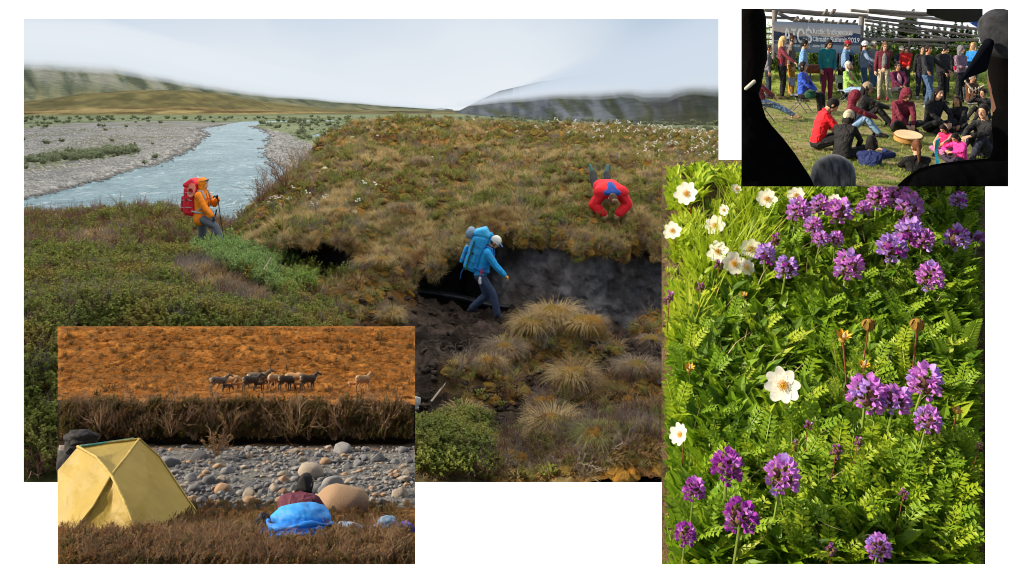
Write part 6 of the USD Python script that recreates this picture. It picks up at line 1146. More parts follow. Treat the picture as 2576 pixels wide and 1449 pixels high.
def tree(zx, ztop, zbase, dd, lb, kind=0, grp=None):
    p = FG.P(gx(zx), gy(zbase), 8.18 + dd); top = FG.P(gx(zx), gy(ztop), 8.18 + dd); h = top[2] - p[2]; M = FG.at(p, rg.uniform(0, 6), h)
    if kind not in srcs:
        t = thing('spruce_tree' if kind < 3 else 'birch_tree', lb, 'tree', M, grp); srcs[kind] = t
        if kind < 3: obj('trunk', SPR[kind][0], bk_m, t); obj('crown', SPR[kind][1], sp_l, t)
        else:
            obj('trunk', tube([(0, 0, 0), (.02, 0, .5), (.0, 0, .9)], [.02, .014, .004], 5), bk_m, t); v = []
            for _ in range(420): u = unit(rg.normal(0, 1, 3)); r = rg.random() ** .4; v.append(leaf(np.array([0, 0, .58]) + u * r * np.array([.3, .25, .42]) * (1 + .4 * fb(u * 2, 2, 5)), rg.normal(0, 1, 3), Z1, .06, .045, .1))
            obj('crown', cat(v), br_l, t)
    else: copy_of(srcs[kind], 'spruce_tree' if kind < 3 else 'birch_tree', M, lb, grp)
for zx, zt, kd in [(1075, 140, 0), (1130, 105, 1), (1185, 125, 2), (1290, 110, 0), (1335, 40, 1), (1385, 20, 2), (1440, 150, 0), (1490, 175, 1), (1550, 165, 2), (1585, 140, 0), (1640, 150, 1), (1690, 160, 2), (1720, 125, 0), (1770, 130, 1), (1815, 150, 2), (1880, 180, 0), (1235, 150, 1), (1030, 150, 2), (1510, 190, 0), (1840, 170, 1)]: tree(zx, zt, 330, rg.uniform(-.08, .08), 'tallest spruce, its tip above the log rails' if zx == 1385 else f"{'tall' if zt < 115 else 'middling' if zt < 150 else 'short'} narrow spruce behind the {'left' if zx < 1260 else 'middle' if zx < 1600 else 'right'} part of the log rails", kd, None if zx == 1385 else 'spruces behind the clearing')
for zx, zt in [(265, 130), (1900, 210), (245, 250), (1560, 250)]: tree(zx, zt, 345, -.1, {265: 'leafy light green tree left of the banner', 1900: 'leafy green tree at the right end of the tree row', 245: 'low leafy tree at the left edge below the other', 1560: 'low leafy tree in front of the spruces behind the speaker'}[zx], 3)
n = 420; zx = rg.uniform(215, 1930, n); P_ = np.array([FG.P(gx(a), rg.uniform(120, 172) if a > 950 or a < 300 else rg.uniform(140, 172), 8.1) for a in zx]); bl = [leaf(unit(rg.normal(0, 1, 3)) * rg.random() ** .4 * .05, rg.normal(0, 1, 3), Z1, .025, .018) for _ in range(120)]
PB = [(cat(bl), br_l), (cat(bl), sp_l)]; F = frames(P_, np.tile(Z1, (n, 1)), rg, .6, 1.3, 0); scatter('thicket', 'light green leafy thicket behind the people', 'bushes', PB, np.einsum('ij,njk->nik', FG.M, F), rg.integers(0, 10, n) // 7)
n = 3600; rr_ = rg.uniform(188, y1g - 2, n); P_ = np.array([FG.P(a, b, dg(b)) for a, b in zip(rg.uniform(x0g, x1g, n), rr_)]); g1 = blades(rg, 14, .022, .0035, 1.0, .3, .012); G_lawn = veg('lawn_grass', S(112, 136, 52), S(150, 164, 80), .3, c3=S(150, 138, 92), sc=5)
F = frames(P_, np.tile(Z1, (n, 1)), rg, .6, 1.2, 0); F[:, :3, :3] *= np.where(rr_ < 250, 1.7, 1.0)[:, None, None]; w = np.zeros(n, int); F, w = fit(FG, F, w, [(g1, 0)], (x0g, None, x1g + 4, y1g - .3)); scatter('lawn', 'short grass of the clearing', 'grass', [(g1, G_lawn)], np.einsum('ij,njk->nik', FG.M, F), w)
# log frame
log_m = [mk(f'weathered_log_{k}', a, b, scale=16, rough=.85, bump=.5, bscale=60, dist=.006, stretch=(.3, 1, 1)) for k, (a, b) in enumerate([(S(96, 92, 90), S(140, 134, 128)), (S(120, 114, 106), S(168, 158, 146))])]
fr = thing('log_shelter', 'open weathered log frame with rails and posts above the people', 'log frame', FG.M)
def logp(nm, a, b, th, d0=7.9, d1=None, m=0):
    d1 = d1 or d0; p, q = FG.P(gx(a[0]), gy(a[1]), d0), FG.P(gx(b[0]), gy(b[1]), d1); r = th * .3212 * .5 / K * d0; mid = (p + q) / 2 + np.array([0, 0, -r * .25]); obj(nm, tube([p, p * .7 + mid * .3, mid, q * .7 + mid * .3, q], [r * 1.05, r * 1.0, r, r * .95, r * .88], 8), log_m[m], fr, smooth=60)
for a, b, th, m in [((225, 30), (1038, 90), 42, 0), ((230, 95), (500, 104), 22, 0), ((335, 62), (495, 132), 28, 1), ((500, 120), (960, 152), 26, 0), ((1040, 42), (1575, 74), 36, 0), ((905, 40), (1720, 122), 24, 1), ((1035, 98), (1930, 190), 26, 0), ((1015, 120), (1905, 246), 20, 0), ((1015, 150), (1660, 262), 16, 1), ((1005, 268), (1905, 274), 26, 1), ((1130, 262), (1850, 332), 13, 1), ((1010, 205), (1260, 285), 12, 0), ((1060, 178), (1520, 304), 11, 1), ((1230, 185), (1840, 235), 12, 0), ((222, 188), (330, 160), 15, 1), ((222, 220), (300, 226), 13, 0), ((222, 266), (302, 268), 12, 1), ((1020, 292), (1900, 322), 10, 1)]: logp('rail', a, b, th, 7.86 + rg.uniform(-.05, .05), 7.9 + rg.uniform(-.05, .05), m)
for a, b, th in [((310, 40), (306, 420), 38), ((990, 92), (985, 470), 40), ((1365, 270), (1362, 420), 18), ((1225, 300), (1222, 415), 11), ((1035, 180), (1050, 300), 14)]: logp('post', a, b, th, 7.82)
for zx_, zy_, th in [(490, 96, 22), (540, 104, 24), (601, 106, 26), (656, 118, 18), (718, 112, 24), (770, 122, 18), (830, 120, 22), (880, 124, 18), (940, 124, 20), (780, 36, 28), (720, 40, 22)]: logp('rafter', (zx_, zy_), (zx_ - 28, zy_ + 34), th, 7.74, 7.86)
tp1 = thing('tarp', 'dark tarp hanging into the top right of the shelter', 'tarp', FG.M); u = np.linspace(0, 1, 14); V = np.array([[FG.P(gx(1500 + 440 * a), gy(16 + (b * (30 + 92 * math.sin(PI * min(1, a * .62 + .08))))), 7.3 + .1 * b) for b in np.linspace(0, 1, 6)] for a in u]).reshape(-1, 3); obj('cloth', (V, grid_faces(14, 6)), flat(S(34, 35, 36), .6), tp1, smooth=True)
tp2 = thing('tarp', 'small blue tarp beside the dark one', 'tarp', FG.M); V = np.array([FG.P(gx(a), gy(b), d) for a, b, d in ((1785, 100, 7.5), (1930, 60, 7.45), (1930, 195, 7.5), (1850, 150, 7.42), (1860, 100, 7.44))]); obj('cloth', (V, np.array([[0, 4, 1], [4, 2, 1], [0, 3, 4], [4, 3, 2]])), flat(S(50, 92, 190), .5), tp2)
# banner
bn = thing('banner', 'printed event banner with mountains, AICS lettering and dates hung between two posts', 'banner', FG.M)
c00, c10, c11, c01 = [FG.P(gx(a), gy(b), 7.72) for a, b in ((300, 126), (983, 158), (981, 380), (306, 372))]
def bp(u, v, off=0.0): u, v = np.asarray(u, float)[..., None], np.asarray(v, float)[..., None]; p = (c00 * (1 - u) + c10 * u) * (1 - v) + (c01 * (1 - u) + c11 * u) * v; return p + np.array([0, -1.0, 0]) * (np.asarray(off, float)[..., None] + .006 * np.sin(PI * u * 1.0))
U_, V_ = np.meshgrid(np.linspace(0, 1, 40), np.linspace(0, 1, 24), indexing='ij'); Cb = mixc(S(150, 168, 192), S(214, 198, 184), V_.ravel() / .34); Cb = np.where((V_.ravel() > .45)[:, None], mixc(S(176, 184, 188), S(112, 134, 150), (V_.ravel() - .45) / .5), Cb)
obj('sheet', (bp(U_.ravel(), V_.ravel()), grid_faces(40, 24)), usdkit.material(stage, '/World/Looks/banner_print', {'a': ('attribute', {'attribute': 'Col'}), 'p': ('principled_bsdf', {'roughness': .5})}, [('a.color', 'p.base_color')], surface='p.BSDF'), bn, smooth=True, col=Cb)
def ridge(xs, top, base, colr, off, nm): v = np.array([[u, t] for u, t in zip(xs, top)] + [[u, base] for u in xs]); n_ = len(xs); f = [[i, i + 1, n_ + i] for i in range(n_ - 1)] + [[i + 1, n_ + i + 1, n_ + i] for i in range(n_ - 1)]; obj(nm, (bp(v[:, 0], v[:, 1], off), np.array(f)), flat(colr, .6, .3, .1), bn)
xs = np.linspace(0, 1, 60); jg = fb(np.stack([xs * 14, xs * 0, xs * 0], 1), 4, 450)
ridge(xs, .50 - .12 * np.exp(-((xs - .45) / .25) ** 2) * .6 + jg * .10, .56, S(104, 120, 140), .002, 'far_ridge_print'); ridge(xs[:27], .30 + xs[:27] * .55 + jg[:27] * .12, .60, S(64, 76, 98), .004, 'ridge_print'); ridge(xs[36:], .62 - (xs[36:] - .6) * .95 + np.clip(xs[36:] - .93, 0, 1) * 1.4 + jg[36:] * .10, .66, S(58, 78, 112), .004, 'ridge_print'); ridge(xs, .60 + .05 * jg + .05 * np.abs(xs - .5), .72, S(84, 100, 116), .003, 'shore_print')
white_ink = flat(S(252, 252, 252), .6, .3, .0)
def words(txt, u, v, h, sx=.8, bold=False):
    m = meshkit.text_mesh(txt, 1.0, .02, bold); p = np.array(m.vertices); W_ = np.linalg.norm(c10 - c00); H_ = np.linalg.norm(c01 - c00); obj('lettering', (bp(u + p[:, 0] * h * sx * H_ / W_, v - p[:, 1] * h, .007 + p[:, 2] * .1), np.array(m.faces)), white_ink, bn)
words('AICS', .105, .66, .44, .62, True); words('Arctic Indigenous', .44, .36, .155, .72, True); words('Climate Summit 2019', .44, .61, .155, .70, True); words('June 10-14', .44, .80, .09, .8, True); words('Fort Yukon', .115, .81, .09, .8, True)
vb = np.array([[.398, .12], [.404, .12], [.404, .86], [.398, .86]]); obj('divider', (bp(vb[:, 0], vb[:, 1], .006), np.array([[0, 1, 2], [0, 2, 3]])), white_ink, bn)
# chairs
steel = flat(S(70, 72, 76), .35, .5, .05); seat_m = flat(S(120, 122, 124), .6)
def chair(zx, zy, yaw, s, lb):
    p = pg(zx, zy); t = thing('folding_chair', lb, 'chair', FG.at(p, yaw, s)); obj('seat', box((0, .02, .45), (.42, .40, .03)), seat_m, t); obj('backrest', box((0, -.22, .78), (.42, .025, .22), rotx(.15)), seat_m, t)
    for x in (-1, 1): obj('leg', tube([(x * .21, .26, 0), (x * .21, -.18, .55), (x * .21, -.25, .9)], .013, 6), steel, t); obj('leg', tube([(x * .19, -.25, 0), (x * .19, .16, .45)], .013, 6), steel, t)
    obj('crossbar', tube([(-.21, .2, .08), (.21, .2, .08)], .01, 5), steel, t)
# people
BLK, NAVY, JEAN, MAR = S(26, 26, 30), S(36, 42, 62), S(62, 88, 124), S(104, 30, 48); HB, HBr, HG_, HBl = S(26, 22, 22), S(74, 54, 40), S(150, 148, 146), S(200, 168, 116)
PLR = plaid('red_plaid', S(44, 36, 58), S(150, 40, 48)); PLG = plaid('grey_plaid', S(70, 72, 78), S(128, 112, 84)); PLB = plaid('burgundy_plaid', S(26, 22, 34), S(128, 26, 44)); PLP = plaid('violet_plaid', S(64, 60, 84), S(150, 120, 136))
FLOR = mk('floral_print', S(60, 140, 200), S(190, 220, 236), scale=34, coord='object', rough=.7, lo=.45, hi=.55, c3=S(40, 90, 160)); HOUND = mk('hounds_tooth', S(40, 40, 46), S(200, 200, 204), scale=60, coord='object', lo=.48, hi=.52)
FCM, RT, LFT, BACK = PI, -PI / 2, PI / 2, 0.0; chairs_at = {'c': .45}
def g(zx, zfeet, ztop, yaw, lb, pose=STAND, hgt=1.72, dd=0.0, **kw):
    """one person of the gathering: column, row of the feet or seat base and row of the crown"""
    global CLIP
    r_ = gy(min(zfeet, 1415)) if zfeet <= 1415 else gy(zfeet); d = dg(r_) + dd; p = FG.P(gx(zx), r_, d); s = (gy(zfeet) - gy(ztop)) / K * d / hgt; M = FG.at(p, yaw, s); CLIP = clip_to_sill(M) if zfeet > 1150 else None
    t, J = person('person', lb, M, pose, **kw); CLIP = None; return t, J, M, s
st = lambda **k: dict(STAND, **k); si = lambda **k: dict(SIT, **k); cr = lambda **k: dict(CROSS, **k); kn = lambda **k: dict(KNEES, **k)
g(250, 735, 330, RT - .3, 'standing person in a grey hooded top at the left edge, half hidden', st(), 1.7, hair=(HBr, 'short'), top=S(120, 116, 120), bottom=NAVY, botname='trousers')
g(360, 740, 262, RT - .55, 'blond woman in a red plaid shirt open over orange, hand on a shoulder', st(hr=(.22, .42, 1.02), head=(.1, 0)), 1.72, hair=(HBl, 'longside'), top=PLR, bottom=BLK, over=(S(236, 104, 52), 'undershirt'), topname='shirt', skin=1, shoes=S(60, 48, 40))
g(428, 726, 240, RT - .3, 'bearded man in a grey brown plaid shirt and mustard trousers under the banner', st(), 1.76, .08, hair=(HBr, 'short'), top=PLG, bottom=S(176, 126, 50), topname='shirt', beard=HBr, skin=1)
g(525, 760, 284, RT - .4, 'woman in a pale blue floral jacket with hair bun and shoulder strap', st(head=(.1, -.1)), 1.74, .05, hair=(HB, 'bun'), top=FLOR, bottom=S(40, 52, 84), glasses='clear', w=1.15, belly=.03)
g(712, 755, 285, FCM, 'person in a teal pullover and maroon trousers looking down, hands in pockets', st(hl=(-.2, .1, .9), hr=(.2, .1, .9), head=(.1, -.5)), 1.70, hair=(HB, 'bob'), top=S(24, 116, 124), bottom=S(104, 22, 58), shoes=S(92, 40, 36), topname='pullover')
g(848, 712, 270, FCM - .3, 'person in a navy cap almost hidden behind the red headscarf woman', st(), 1.72, .1, hair=(HBr, 'short'), top=NAVY, bottom=BLK, hat=(S(52, 60, 76), 'cap', S(186, 156, 110)))
g(852, 735, 318, RT - .35, 'woman in a denim shirt and red patterned headscarf raising a hand to her ear', st(hl=(-.12, .14, 1.50), el=(-.8, .3, -.6), head=(0, -.3)), 1.62, hair=(HBr, 'bun'), top=S(112, 146, 184), bottom=BLK, hat=(S(176, 36, 54), 'band'), glasses='dark', skin=1, topname='shirt')
g(1000, 722, 303, RT + .1 - .5, 'woman in a lavender vest and white cap with arms stretched to both sides', st(hl=(-.42, .30, 1.0), hr=(.40, .34, 1.12)), 1.70, hair=(HBr, 'pony'), top=S(118, 142, 172), over=(S(142, 146, 214), 'vest'), bottom=JEAN, hat=(S(224, 226, 232), 'cap', S(90, 120, 180)), skin=1, topname='shirt')
g(1070, 688, 276, FCM + .5, 'man in a grey printed shirt and jeans with a striped cap behind the lavender vest', st(), 1.80, .05, hair=(HBr, 'short'), top=S(134, 134, 138), bottom=S(84, 116, 152), hat=(S(236, 226, 206), 'cap', S(64, 60, 60)), beard=S(120, 84, 56), shoes=S(110, 92, 72), skin=1, topname='shirt')
g(1155, 748, 311, FCM - .25, 'woman in a burgundy plaid shirt open over grey, with khaki trousers', st(hl=(.02, .18, .98), head=(.1, -.35)), 1.68, hair=(S(112, 80, 56), 'long'), top=PLB, over=(S(128, 128, 130), 'undershirt'), bottom=S(176, 164, 140), glasses='clear', shoes=S(160, 70, 84), skin=1, topname='shirt')
g(1288, 700, 322, FCM + .2, 'man in a dark tee and pale cap mostly hidden behind the red jacket', st(), 1.78, .08, hair=(HBr, 'short'), top=S(44, 50, 66), sleeve='short', bottom=NAVY, hat=(S(200, 194, 180), 'cap'), topname='tee')
g(1328, 684, 342, FCM - .15, 'woman in a bright red jacket and sunglasses resting a hand on a shoulder', st(hl=(-.02, .28, 1.0)), 1.66, hair=(HB, 'bun'), top=S(226, 48, 44), bottom=S(60, 60, 64), glasses='dark', shoes=S(90, 84, 80))
g(1455, 738, 316, FCM - .3, 'tall person in a black jacket, glasses and top bun behind the speaker', st(), 1.80, hair=(HB, 'bun'), top=BLK, bottom=S(36, 38, 58), glasses='clear', w=1.2, shoes=S(180, 176, 176))
g(1640, 718, 326, LFT + .6, 'dark haired man in black half hidden behind the black puffer jacket', st(), 1.76, .08, hair=(HB, 'short'), top=BLK, bottom=BLK)
g(1612, 772, 338, FCM + .35, 'young woman in a black puffer jacket with hair bun, looking down', st(hl=(-.1, .2, .95), hr=(.1, .2, .95), head=(.2, -.4)), 1.68, hair=(HB, 'bun'), top=S(30, 31, 36), bottom=S(22, 22, 26), collar=None, loose=.03)
g(1500, 815, 347, FCM + .45, 'woman speaking in a black hooded top and jeans with both arms spread', st(hl=(-.44, .30, 1.08), hr=(.42, .34, 1.02), el=(-.6, -.6, -.6), er=(.6, -.6, -.6), fl=(-.1, -.1, .08), fr=(.14, .30, .08), lean=-.05, curl=.2), 1.66, skin=2, hair=(HB, 'pony'), top=S(34, 36, 42), bottom=JEAN, shoes=S(140, 148, 140))
g(1752, 764, 340, FCM + .3, 'person in a violet plaid shirt with a patterned hood holding a red cup', st(hl=(-.05, .26, 1.10), hr=(.06, .26, 1.10)), 1.70, hair=(HBr, 'none'), top=PLP, bottom=BLK, hat=(HOUND, 'hood') if False else (S(110, 110, 118), 'hood'), glasses='clear', skin=1, topname='shirt')
cp = pg(1722, 764); cpm = FG.P(gx(1722), gy(508), dg(gy(764)) - .16); t = thing('cup', 'red drinking cup held by the hooded person in plaid', 'cup', FG.at(cpm, 0, .3)); obj('cup_body', man(m3.Manifold.cylinder(.11, .035, .042, 14)), flat(S(196, 30, 60), .4), t); obj('rim', tube([(.042 * math.cos(a), .042 * math.sin(a), .11) for a in np.linspace(0, 2 * PI, 13)], .004, 4), flat(S(150, 24, 44), .4), t)
g(1852, 705, 284, LFT + .5, 'bearded man with long blond hair in a blue jacket, arms crossed', st(hl=(.12, .2, 1.14), hr=(-.12, .22, 1.16), el=(-1, -.1, -.3), er=(1, -.1, -.3)), 1.82, hair=(S(190, 150, 90), 'longside'), top=S(34, 124, 196), bottom=S(50, 50, 56), beard=S(176, 130, 76), skin=1)
# seated on chairs
cs = lambda zx, zf, zt, hgt=1.30: (gy(zf) - gy(zt)) / K * dg(gy(zf)) / hgt
g(530, 852, 450, -2.25, 'seated woman in a bright blue jacket with pale collar and glasses', si(), 1.30, hair=(HB, 'bob'), top=S(50, 84, 190), bottom=BLK, glasses='clear', over=(S(120, 70, 100), 'undershirt')); chair(505, 838, -2.25, cs(530, 852, 450), 'folding chair under the seated woman in bright blue')
hb = FG.P(gx(590), gy(700), dg(gy(852)) - .12); v, f = cushion(rg, 1, 15, .2, 1, 2); t = thing('handbag', 'dark green pouch bag on the lap of the blue jacket woman', 'bag', FG.at(hb)); obj('bag_body', (v * np.array([.045, .03, .034]), f), flat(S(36, 84, 66)), t, smooth=True); obj('bag_flap', (v * np.array([.04, .031, .014]) + np.array([0, -.004, .02]), f), flat(S(30, 72, 56)), t, smooth=True)
g(882, 790, 447, -2.4, 'seated elder in a lime green fleece with a long grey braid', si(), 1.30, hair=(S(186, 184, 180), 'braid'), top=S(148, 186, 92), bottom=S(140, 170, 204), over=(S(230, 120, 84), 'undershirt'), skin=0, topname='fleece'); chair(866, 786, -2.4, cs(882, 790, 447), 'folding chair under the elder in lime green')
g(1268, 778, 456, FCM, 'seated woman in a maroon hooded top and sunglasses, hands folded', si(), 1.30, skin=2, hair=(HB, 'bun'), top=S(92, 26, 60), bottom=S(58, 58, 64), glasses='dark', over=(S(200, 150, 170), 'undershirt'), w=1.25, belly=.04); chair(1268, 765, FCM, cs(1268, 778, 456), 'folding chair under the woman in sunglasses')
g(1850, 880, 545, FCM + .35, 'seated elder in a brown jacket with white fringe trim', si(), 1.30, skin=2, hair=(HG_, 'short'), top=S(88, 54, 34), bottom=S(110, 112, 116), w=1.25, belly=.05); chair(1868, 868, FCM + .35, cs(1850, 880, 545), 'folding chair under the elder in brown')
tr = FG.P(gx(1845), gy(640), dg(gy(880)) - .19); t = thing('fringe_trim', 'white fringe ornament in a V on the brown jacket', 'trim', FG.M); fq = flat(S(222, 208, 186), .8)
for a, b in (((1800, 595), (1862, 672)), ((1862, 672), (1950, 628))): obj('band', tube([FG.P(gx(a[0]), gy(a[1]), tr[1]), FG.P(gx(b[0]), gy(b[1]), tr[1])], .006, 5), fq, t)
for k in range(4): obj('tassel', tube([FG.P(gx(1830 + 26 * k), gy(650 - 3 * k), tr[1] - .004), FG.P(gx(1834 + 26 * k), gy(690 - 3 * k), tr[1] - .004)], .0035, 4), fq, t)
g(200, 905, 500, RT - .25, 'person in a plaid shirt and jeans on a chair with legs stretched out', si(fl=(-.12, .86, .12), fr=(.12, .92, .10), kl=(0, .1, 1), kr=(0, .1, 1), lean=-.25), 1.28, hair=(HBr, 'short'), top=PLR, bottom=S(96, 122, 156), shoes=S(170, 140, 108), topname='shirt'); chair(220, 905, RT - .25, cs(200, 905, 500), 'folding chair under the person with stretched legs')
# sitting on the ground
SH = .86
g(640, 1130, 738, RT - .1, 'boy in a bright red tee shirt sitting cross legged, looking down', cr(head=(0, -.55)), SH, hair=(HB, 'short'), top=S(216, 26, 40), sleeve='short', bottom=BLK, topname='tee')
g(985, 945, 636, RT - .4, 'person in a black jacket and camouflage cap sitting with drawn up knees', kn(), SH, hair=(HB, 'long'), top=S(30, 31, 35), bottom=S(24, 24, 28), hat=(S(150, 134, 112), 'cap'), shoes=BLK)
g(880, 1025, 700, RT - .35, 'child in a maroon and black hooded top and pale jeans, hood up', kn(head=(.1, -.2)), SH, top=S(108, 28, 46), bottom=S(128, 160, 196), hat=(S(112, 28, 48), 'hood'), shoes=S(36, 36, 40), hair=(HB, 'none'))
g(1285, 1000, 668, FCM, 'child in a maroon hood and glasses sitting cross legged facing us', cr(hl=(-.04, .48, .16), hr=(.05, .5, .14), head=(.1, -.4)), SH, top=S(106, 30, 50), bottom=BLK, hat=(S(108, 30, 50), 'hood'), glasses='clear', shoes=S(60, 60, 64), hair=(HB, 'none'))
tA, JA, MA, sA = g(1530, 995, 666, FCM + .25, 'girl with long black hair in black with red print, sitting on the grass', cr(), SH, hair=(HB, 'longside'), top=S(22, 22, 25), bottom=BLK, skin=1)
for k, (a, b) in enumerate(((1488, 800), (1482, 845), (1500, 880))): obj('print', box((-.08 + .05 * k, .155, .34 + .07 * (2 - k)), (.12, .02, .035)), flat(S(170, 30, 34)), tA)
g(1770, 1000, 736, LFT + .75, 'girl with long brown hair in black leaning on her arm at the right', cr(lean=.1, side=.15), SH, hair=(S(62, 42, 34), 'longside'), top=S(24, 24, 28), bottom=BLK, skin=0)
g(1960, 1200, 806, LFT + .5, 'boy with short black hair in dark clothes near the right edge', kn(), SH + .02, hair=(HB, 'short'), top=S(24, 25, 28), bottom=S(40, 44, 60))
g(835, 1215, 856, RT + .7, 'child in a beige knitted beanie and black hooded top, back turned', cr(head=(-.2, -.2)), SH, top=S(24, 24, 27), bottom=BLK, hat=(S(196, 184, 158), 'beanie'), hair=(HB, 'bob'))
g(1660, 1180, 940, LFT + .55, 'little girl in a pink sleeveless top reaching towards the drum', cr(hl=(-.25, .66, .42), el=(-.5, -.2, -.6), head=(0, -.5)), SH, hair=(S(40, 28, 26), 'longside'), top=S(226, 40, 104), sleeve=None, bottom=S(190, 120, 170), skin=0)
g(1775, 1262, 1008, LFT + .25, 'little girl in a pink long sleeved top with black bob holding a ribbon', cr(head=(0, -.5), hl=(-.1, .42, .40), hr=(.1, .42, .42)), SH, hair=(HB, 'bob'), top=S(222, 60, 150), bottom=S(60, 50, 70))
rb = FG.P(gx(1580), gy(1195), dg(gy(1262)) - .1); t = thing('ribbon', 'cyan ribbon held up by the little girl in pink', 'ribbon', FG.at(rb, 0, 1.0)); obj('strip', (np.array([[x, .01 * math.sin(z * 40), z] for z in np.linspace(-.09, .09, 8) for x in (-.008, .008)]), grid_faces(8, 2)), flat(S(40, 178, 220), .5), t); obj('loop', tube([(0, 0, .09), (.012, 0, .1), (.006, 0, .085)], .004, 4), flat(S(40, 178, 220), .5), t)
g(1045, 1440, 1038, RT + .9, dd=.5, lb='child in a navy jacket with black bob, elbow on a raised knee, back turned', pose=kn(hr=(.12, .46, .66)), hgt=SH + .05, hair=(HB, 'bob'), top=S(24, 40, 92), bottom=S(52, 58, 74))
g(1425, 1480, 1075, BACK - .15, dd=.4, lb='girl with a brown ponytail seen from behind near the bottom', pose=kn(), hgt=SH + .05, hair=(S(104, 64, 40), 'pony'), top=S(20, 20, 23), bottom=BLK)
# drum
dp = pg(1350, 1095); dm = thing('drum', 'round frame drum with pale skin lying on the grass', 'drum', FG.at(dp + np.array([0, 0, .03]), 0, 1.0, rotx(.26))); rD = 102 * .3212 / K * dp[1]
obj('rim', man(m3.Manifold.cylinder(rD * .42, rD, rD, 40)), flat(S(176, 132, 72), .6), dm, smooth=40); obj('drumhead', man(m3.Manifold.cylinder(.004, rD * .985, rD * .97, 40).translate([0, 0, rD * .42])), mk('drum_skin', S(200, 166, 118), S(222, 192, 148), scale=9, rough=.6), dm, smooth=40); obj('lacing', tube([(rD * 1.01 * math.cos(a), rD * 1.01 * math.sin(a), rD * .36) for a in np.linspace(0, 2 * PI, 40)], .004, 4), flat(S(120, 84, 46)), dm)
bq = FG.P(gx(640), gy(500), 7.68); t = thing('barrel', 'rusty barrel stove behind the teal pullover', 'barrel', FG.at(bq)); obj('drum_body', man(m3.Manifold.cylinder(.16, .045, .045, 16).rotate([0, 90, 0]).translate([-.1, 0, 0])), mk('rust', S(96, 50, 36), S(134, 78, 52), scale=30, rough=.9), t, smooth=40)
for x in (-.06, .04): obj('leg', tube([(x, 0, -.03), (x, 0, -.14)], .006, 5), steel, t)
# onlookers close to us, cut by the opening; near-black colours paint in their shade
def bust(label, parts, M):
    """head and shoulders of somebody standing right in front of us"""
    global CLIP
    t = thing('person', label, 'person', M); CLIP = clip_to_sill(M)
    for nm, mesh, mt in parts: obj(nm, mesh, mt, t, smooth=60)
    CLIP = None; return t
def Lp(zx, zy, d): return FG.P(gx(zx), gy(zy), d)
def sph(zx, zy, rpx, d): return (Lp(zx, zy, d), rpx * .3212 / K * d)
def bl(ss, seg=16): return hullm([sph(*a) for a in ss], seg)
dkc, dkh, dsk = flat(S(9, 9, 10), 1.0, .0), flat(S(10, 8, 8), .9, .05, .2, 'hair'), skin_mat(S(96, 64, 50))
bust('onlooker painted as a shaded silhouette at the left edge, head and shoulder close to the viewer, pale earring', [('body', man(um([bl([(60, 330, 120, 3.32), (70, 560, 90, 3.32)]), bl([(60, 600, 80, 3.32), (60, 1000, 110, 3.32)])])), dsk), ('hair', man(um([bl([(95, 100, 140, 3.3), (120, 420, 128, 3.3)]), bl([(120, 420, 122, 3.3), (95, 640, 105, 3.3)])])), dkh), ('jacket', soft(um([bl([(60, 760, 140, 3.3), (90, 950, 160, 3.3)]), bl([(90, 980, 175, 3.3), (300, 1230, 178, 3.28), (40, 1250, 250, 3.28)]), bl([(300, 1230, 178, 3.28), (460, 1440, 160, 3.26), (80, 1500, 250, 3.26)])]), .05, 6), dkc), ('earring', man(bl([(85, 655, 14, 3.16), (150, 600, 16, 3.16)], 8)), flat(S(196, 190, 178), .5))], FG.M)
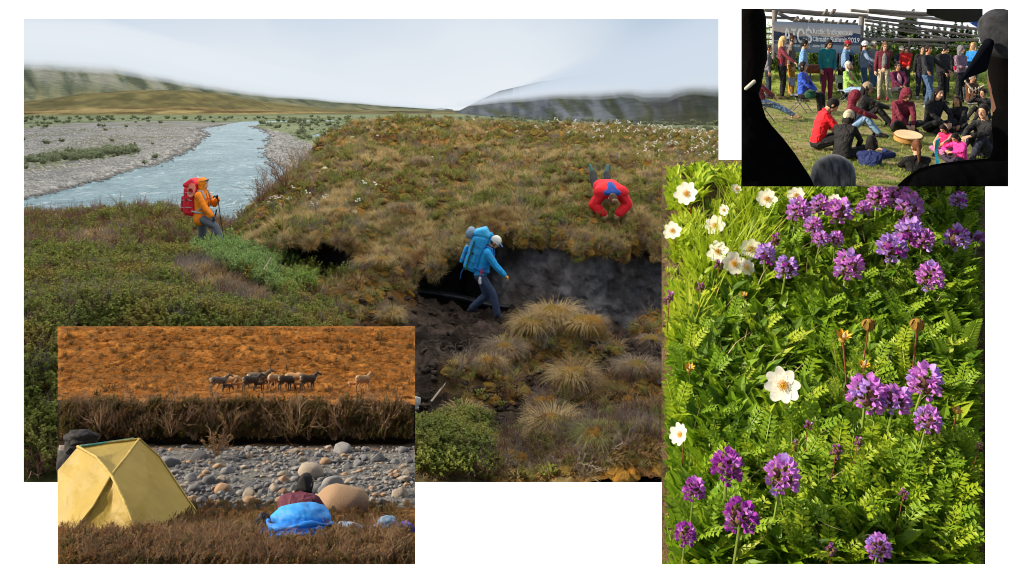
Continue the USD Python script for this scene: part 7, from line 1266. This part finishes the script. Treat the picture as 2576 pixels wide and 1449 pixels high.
bust('man painted as a shaded silhouette in a grey and navy cap close at the right edge, peak pointing left', [('body', man(um([bl([(2110, 430, 120, 3.32), (2120, 620, 125, 3.32)]), bl([(2120, 620, 115, 3.32), (2180, 1000, 130, 3.32)])])), dsk), ('cap', soft(um([bl([(2060, 170, 145, 3.28), (2140, 250, 190, 3.28), (2060, 300, 110, 3.28)])]), .03, 4), mk('cap_cloth', S(28, 30, 36), S(56, 58, 64), scale=30, rough=.9)), ('brim', man(bl([(1985, 300, 40, 3.22), (1960, 390, 36, 3.22), (1785, 575, 12, 3.17), (1850, 545, 16, 3.19), (1950, 500, 24, 3.2)], 10)), flat(S(14, 16, 24), 1.0, .02)), ('hair', man(um([bl([(2080, 430, 95, 3.3), (2110, 560, 110, 3.3)]), bl([(2110, 560, 110, 3.3), (2140, 800, 90, 3.3)])])), dkh), ('jacket', soft(um([bl([(2200, 880, 170, 3.3), (2200, 1150, 150, 3.3)]), bl([(2200, 1150, 150, 3.3), (2150, 1500, 250, 3.28)]), bl([(1560, 1420, 175, 3.26), (1900, 1400, 200, 3.26), (2200, 1450, 260, 3.26)]), bl([(1560, 1420, 175, 3.26), (1420, 1480, 150, 3.26), (2150, 1600, 250, 3.26)])]), .05, 6), dkc)], FG.M)
gh = mk('grey_hair', S(26, 26, 29), S(104, 102, 105), scale=60, rough=.45, stretch=(1, .2, .25), lo=.4, hi=.7)
bust('grey haired head of somebody sitting low in front at the bottom', [('body', man(bl([(770, 1420, 130, 3.4), (780, 1600, 120, 3.4)])), dsk), ('hair', man(um([bl([(770, 1330, 165, 3.32), (740, 1470, 170, 3.32), (830, 1480, 110, 3.32)], 24)])), gh), ('jacket', man(bl([(600, 1540, 150, 3.42), (960, 1530, 120, 3.42)])), flat(S(34, 44, 60)))], FG.M)
t, J_, M_, s_ = g(1955, 905, 668, LFT + .4, 'dark photographer crouching at the right holding up a camera', kn(hl=(-.06, .34, .70), hr=(.06, .34, .70), el=(-1, 0, -.6), er=(1, 0, -.6)), SH + .04, hair=(HB, 'short'), top=BLK, bottom=BLK)
cmx = thing('camera_body', 'black camera held to the eye of the crouching photographer', 'camera', M_ @ m44((0, .38, .74))); obj('camera_case', box((0, 0, 0), (.15, .07, .10)), flat(S(20, 20, 22), .4), cmx); obj('lens', man(m3.Manifold.cylinder(.10, .04, .045, 14).rotate([-90, 0, 0])), flat(S(14, 14, 16), .3), cmx)
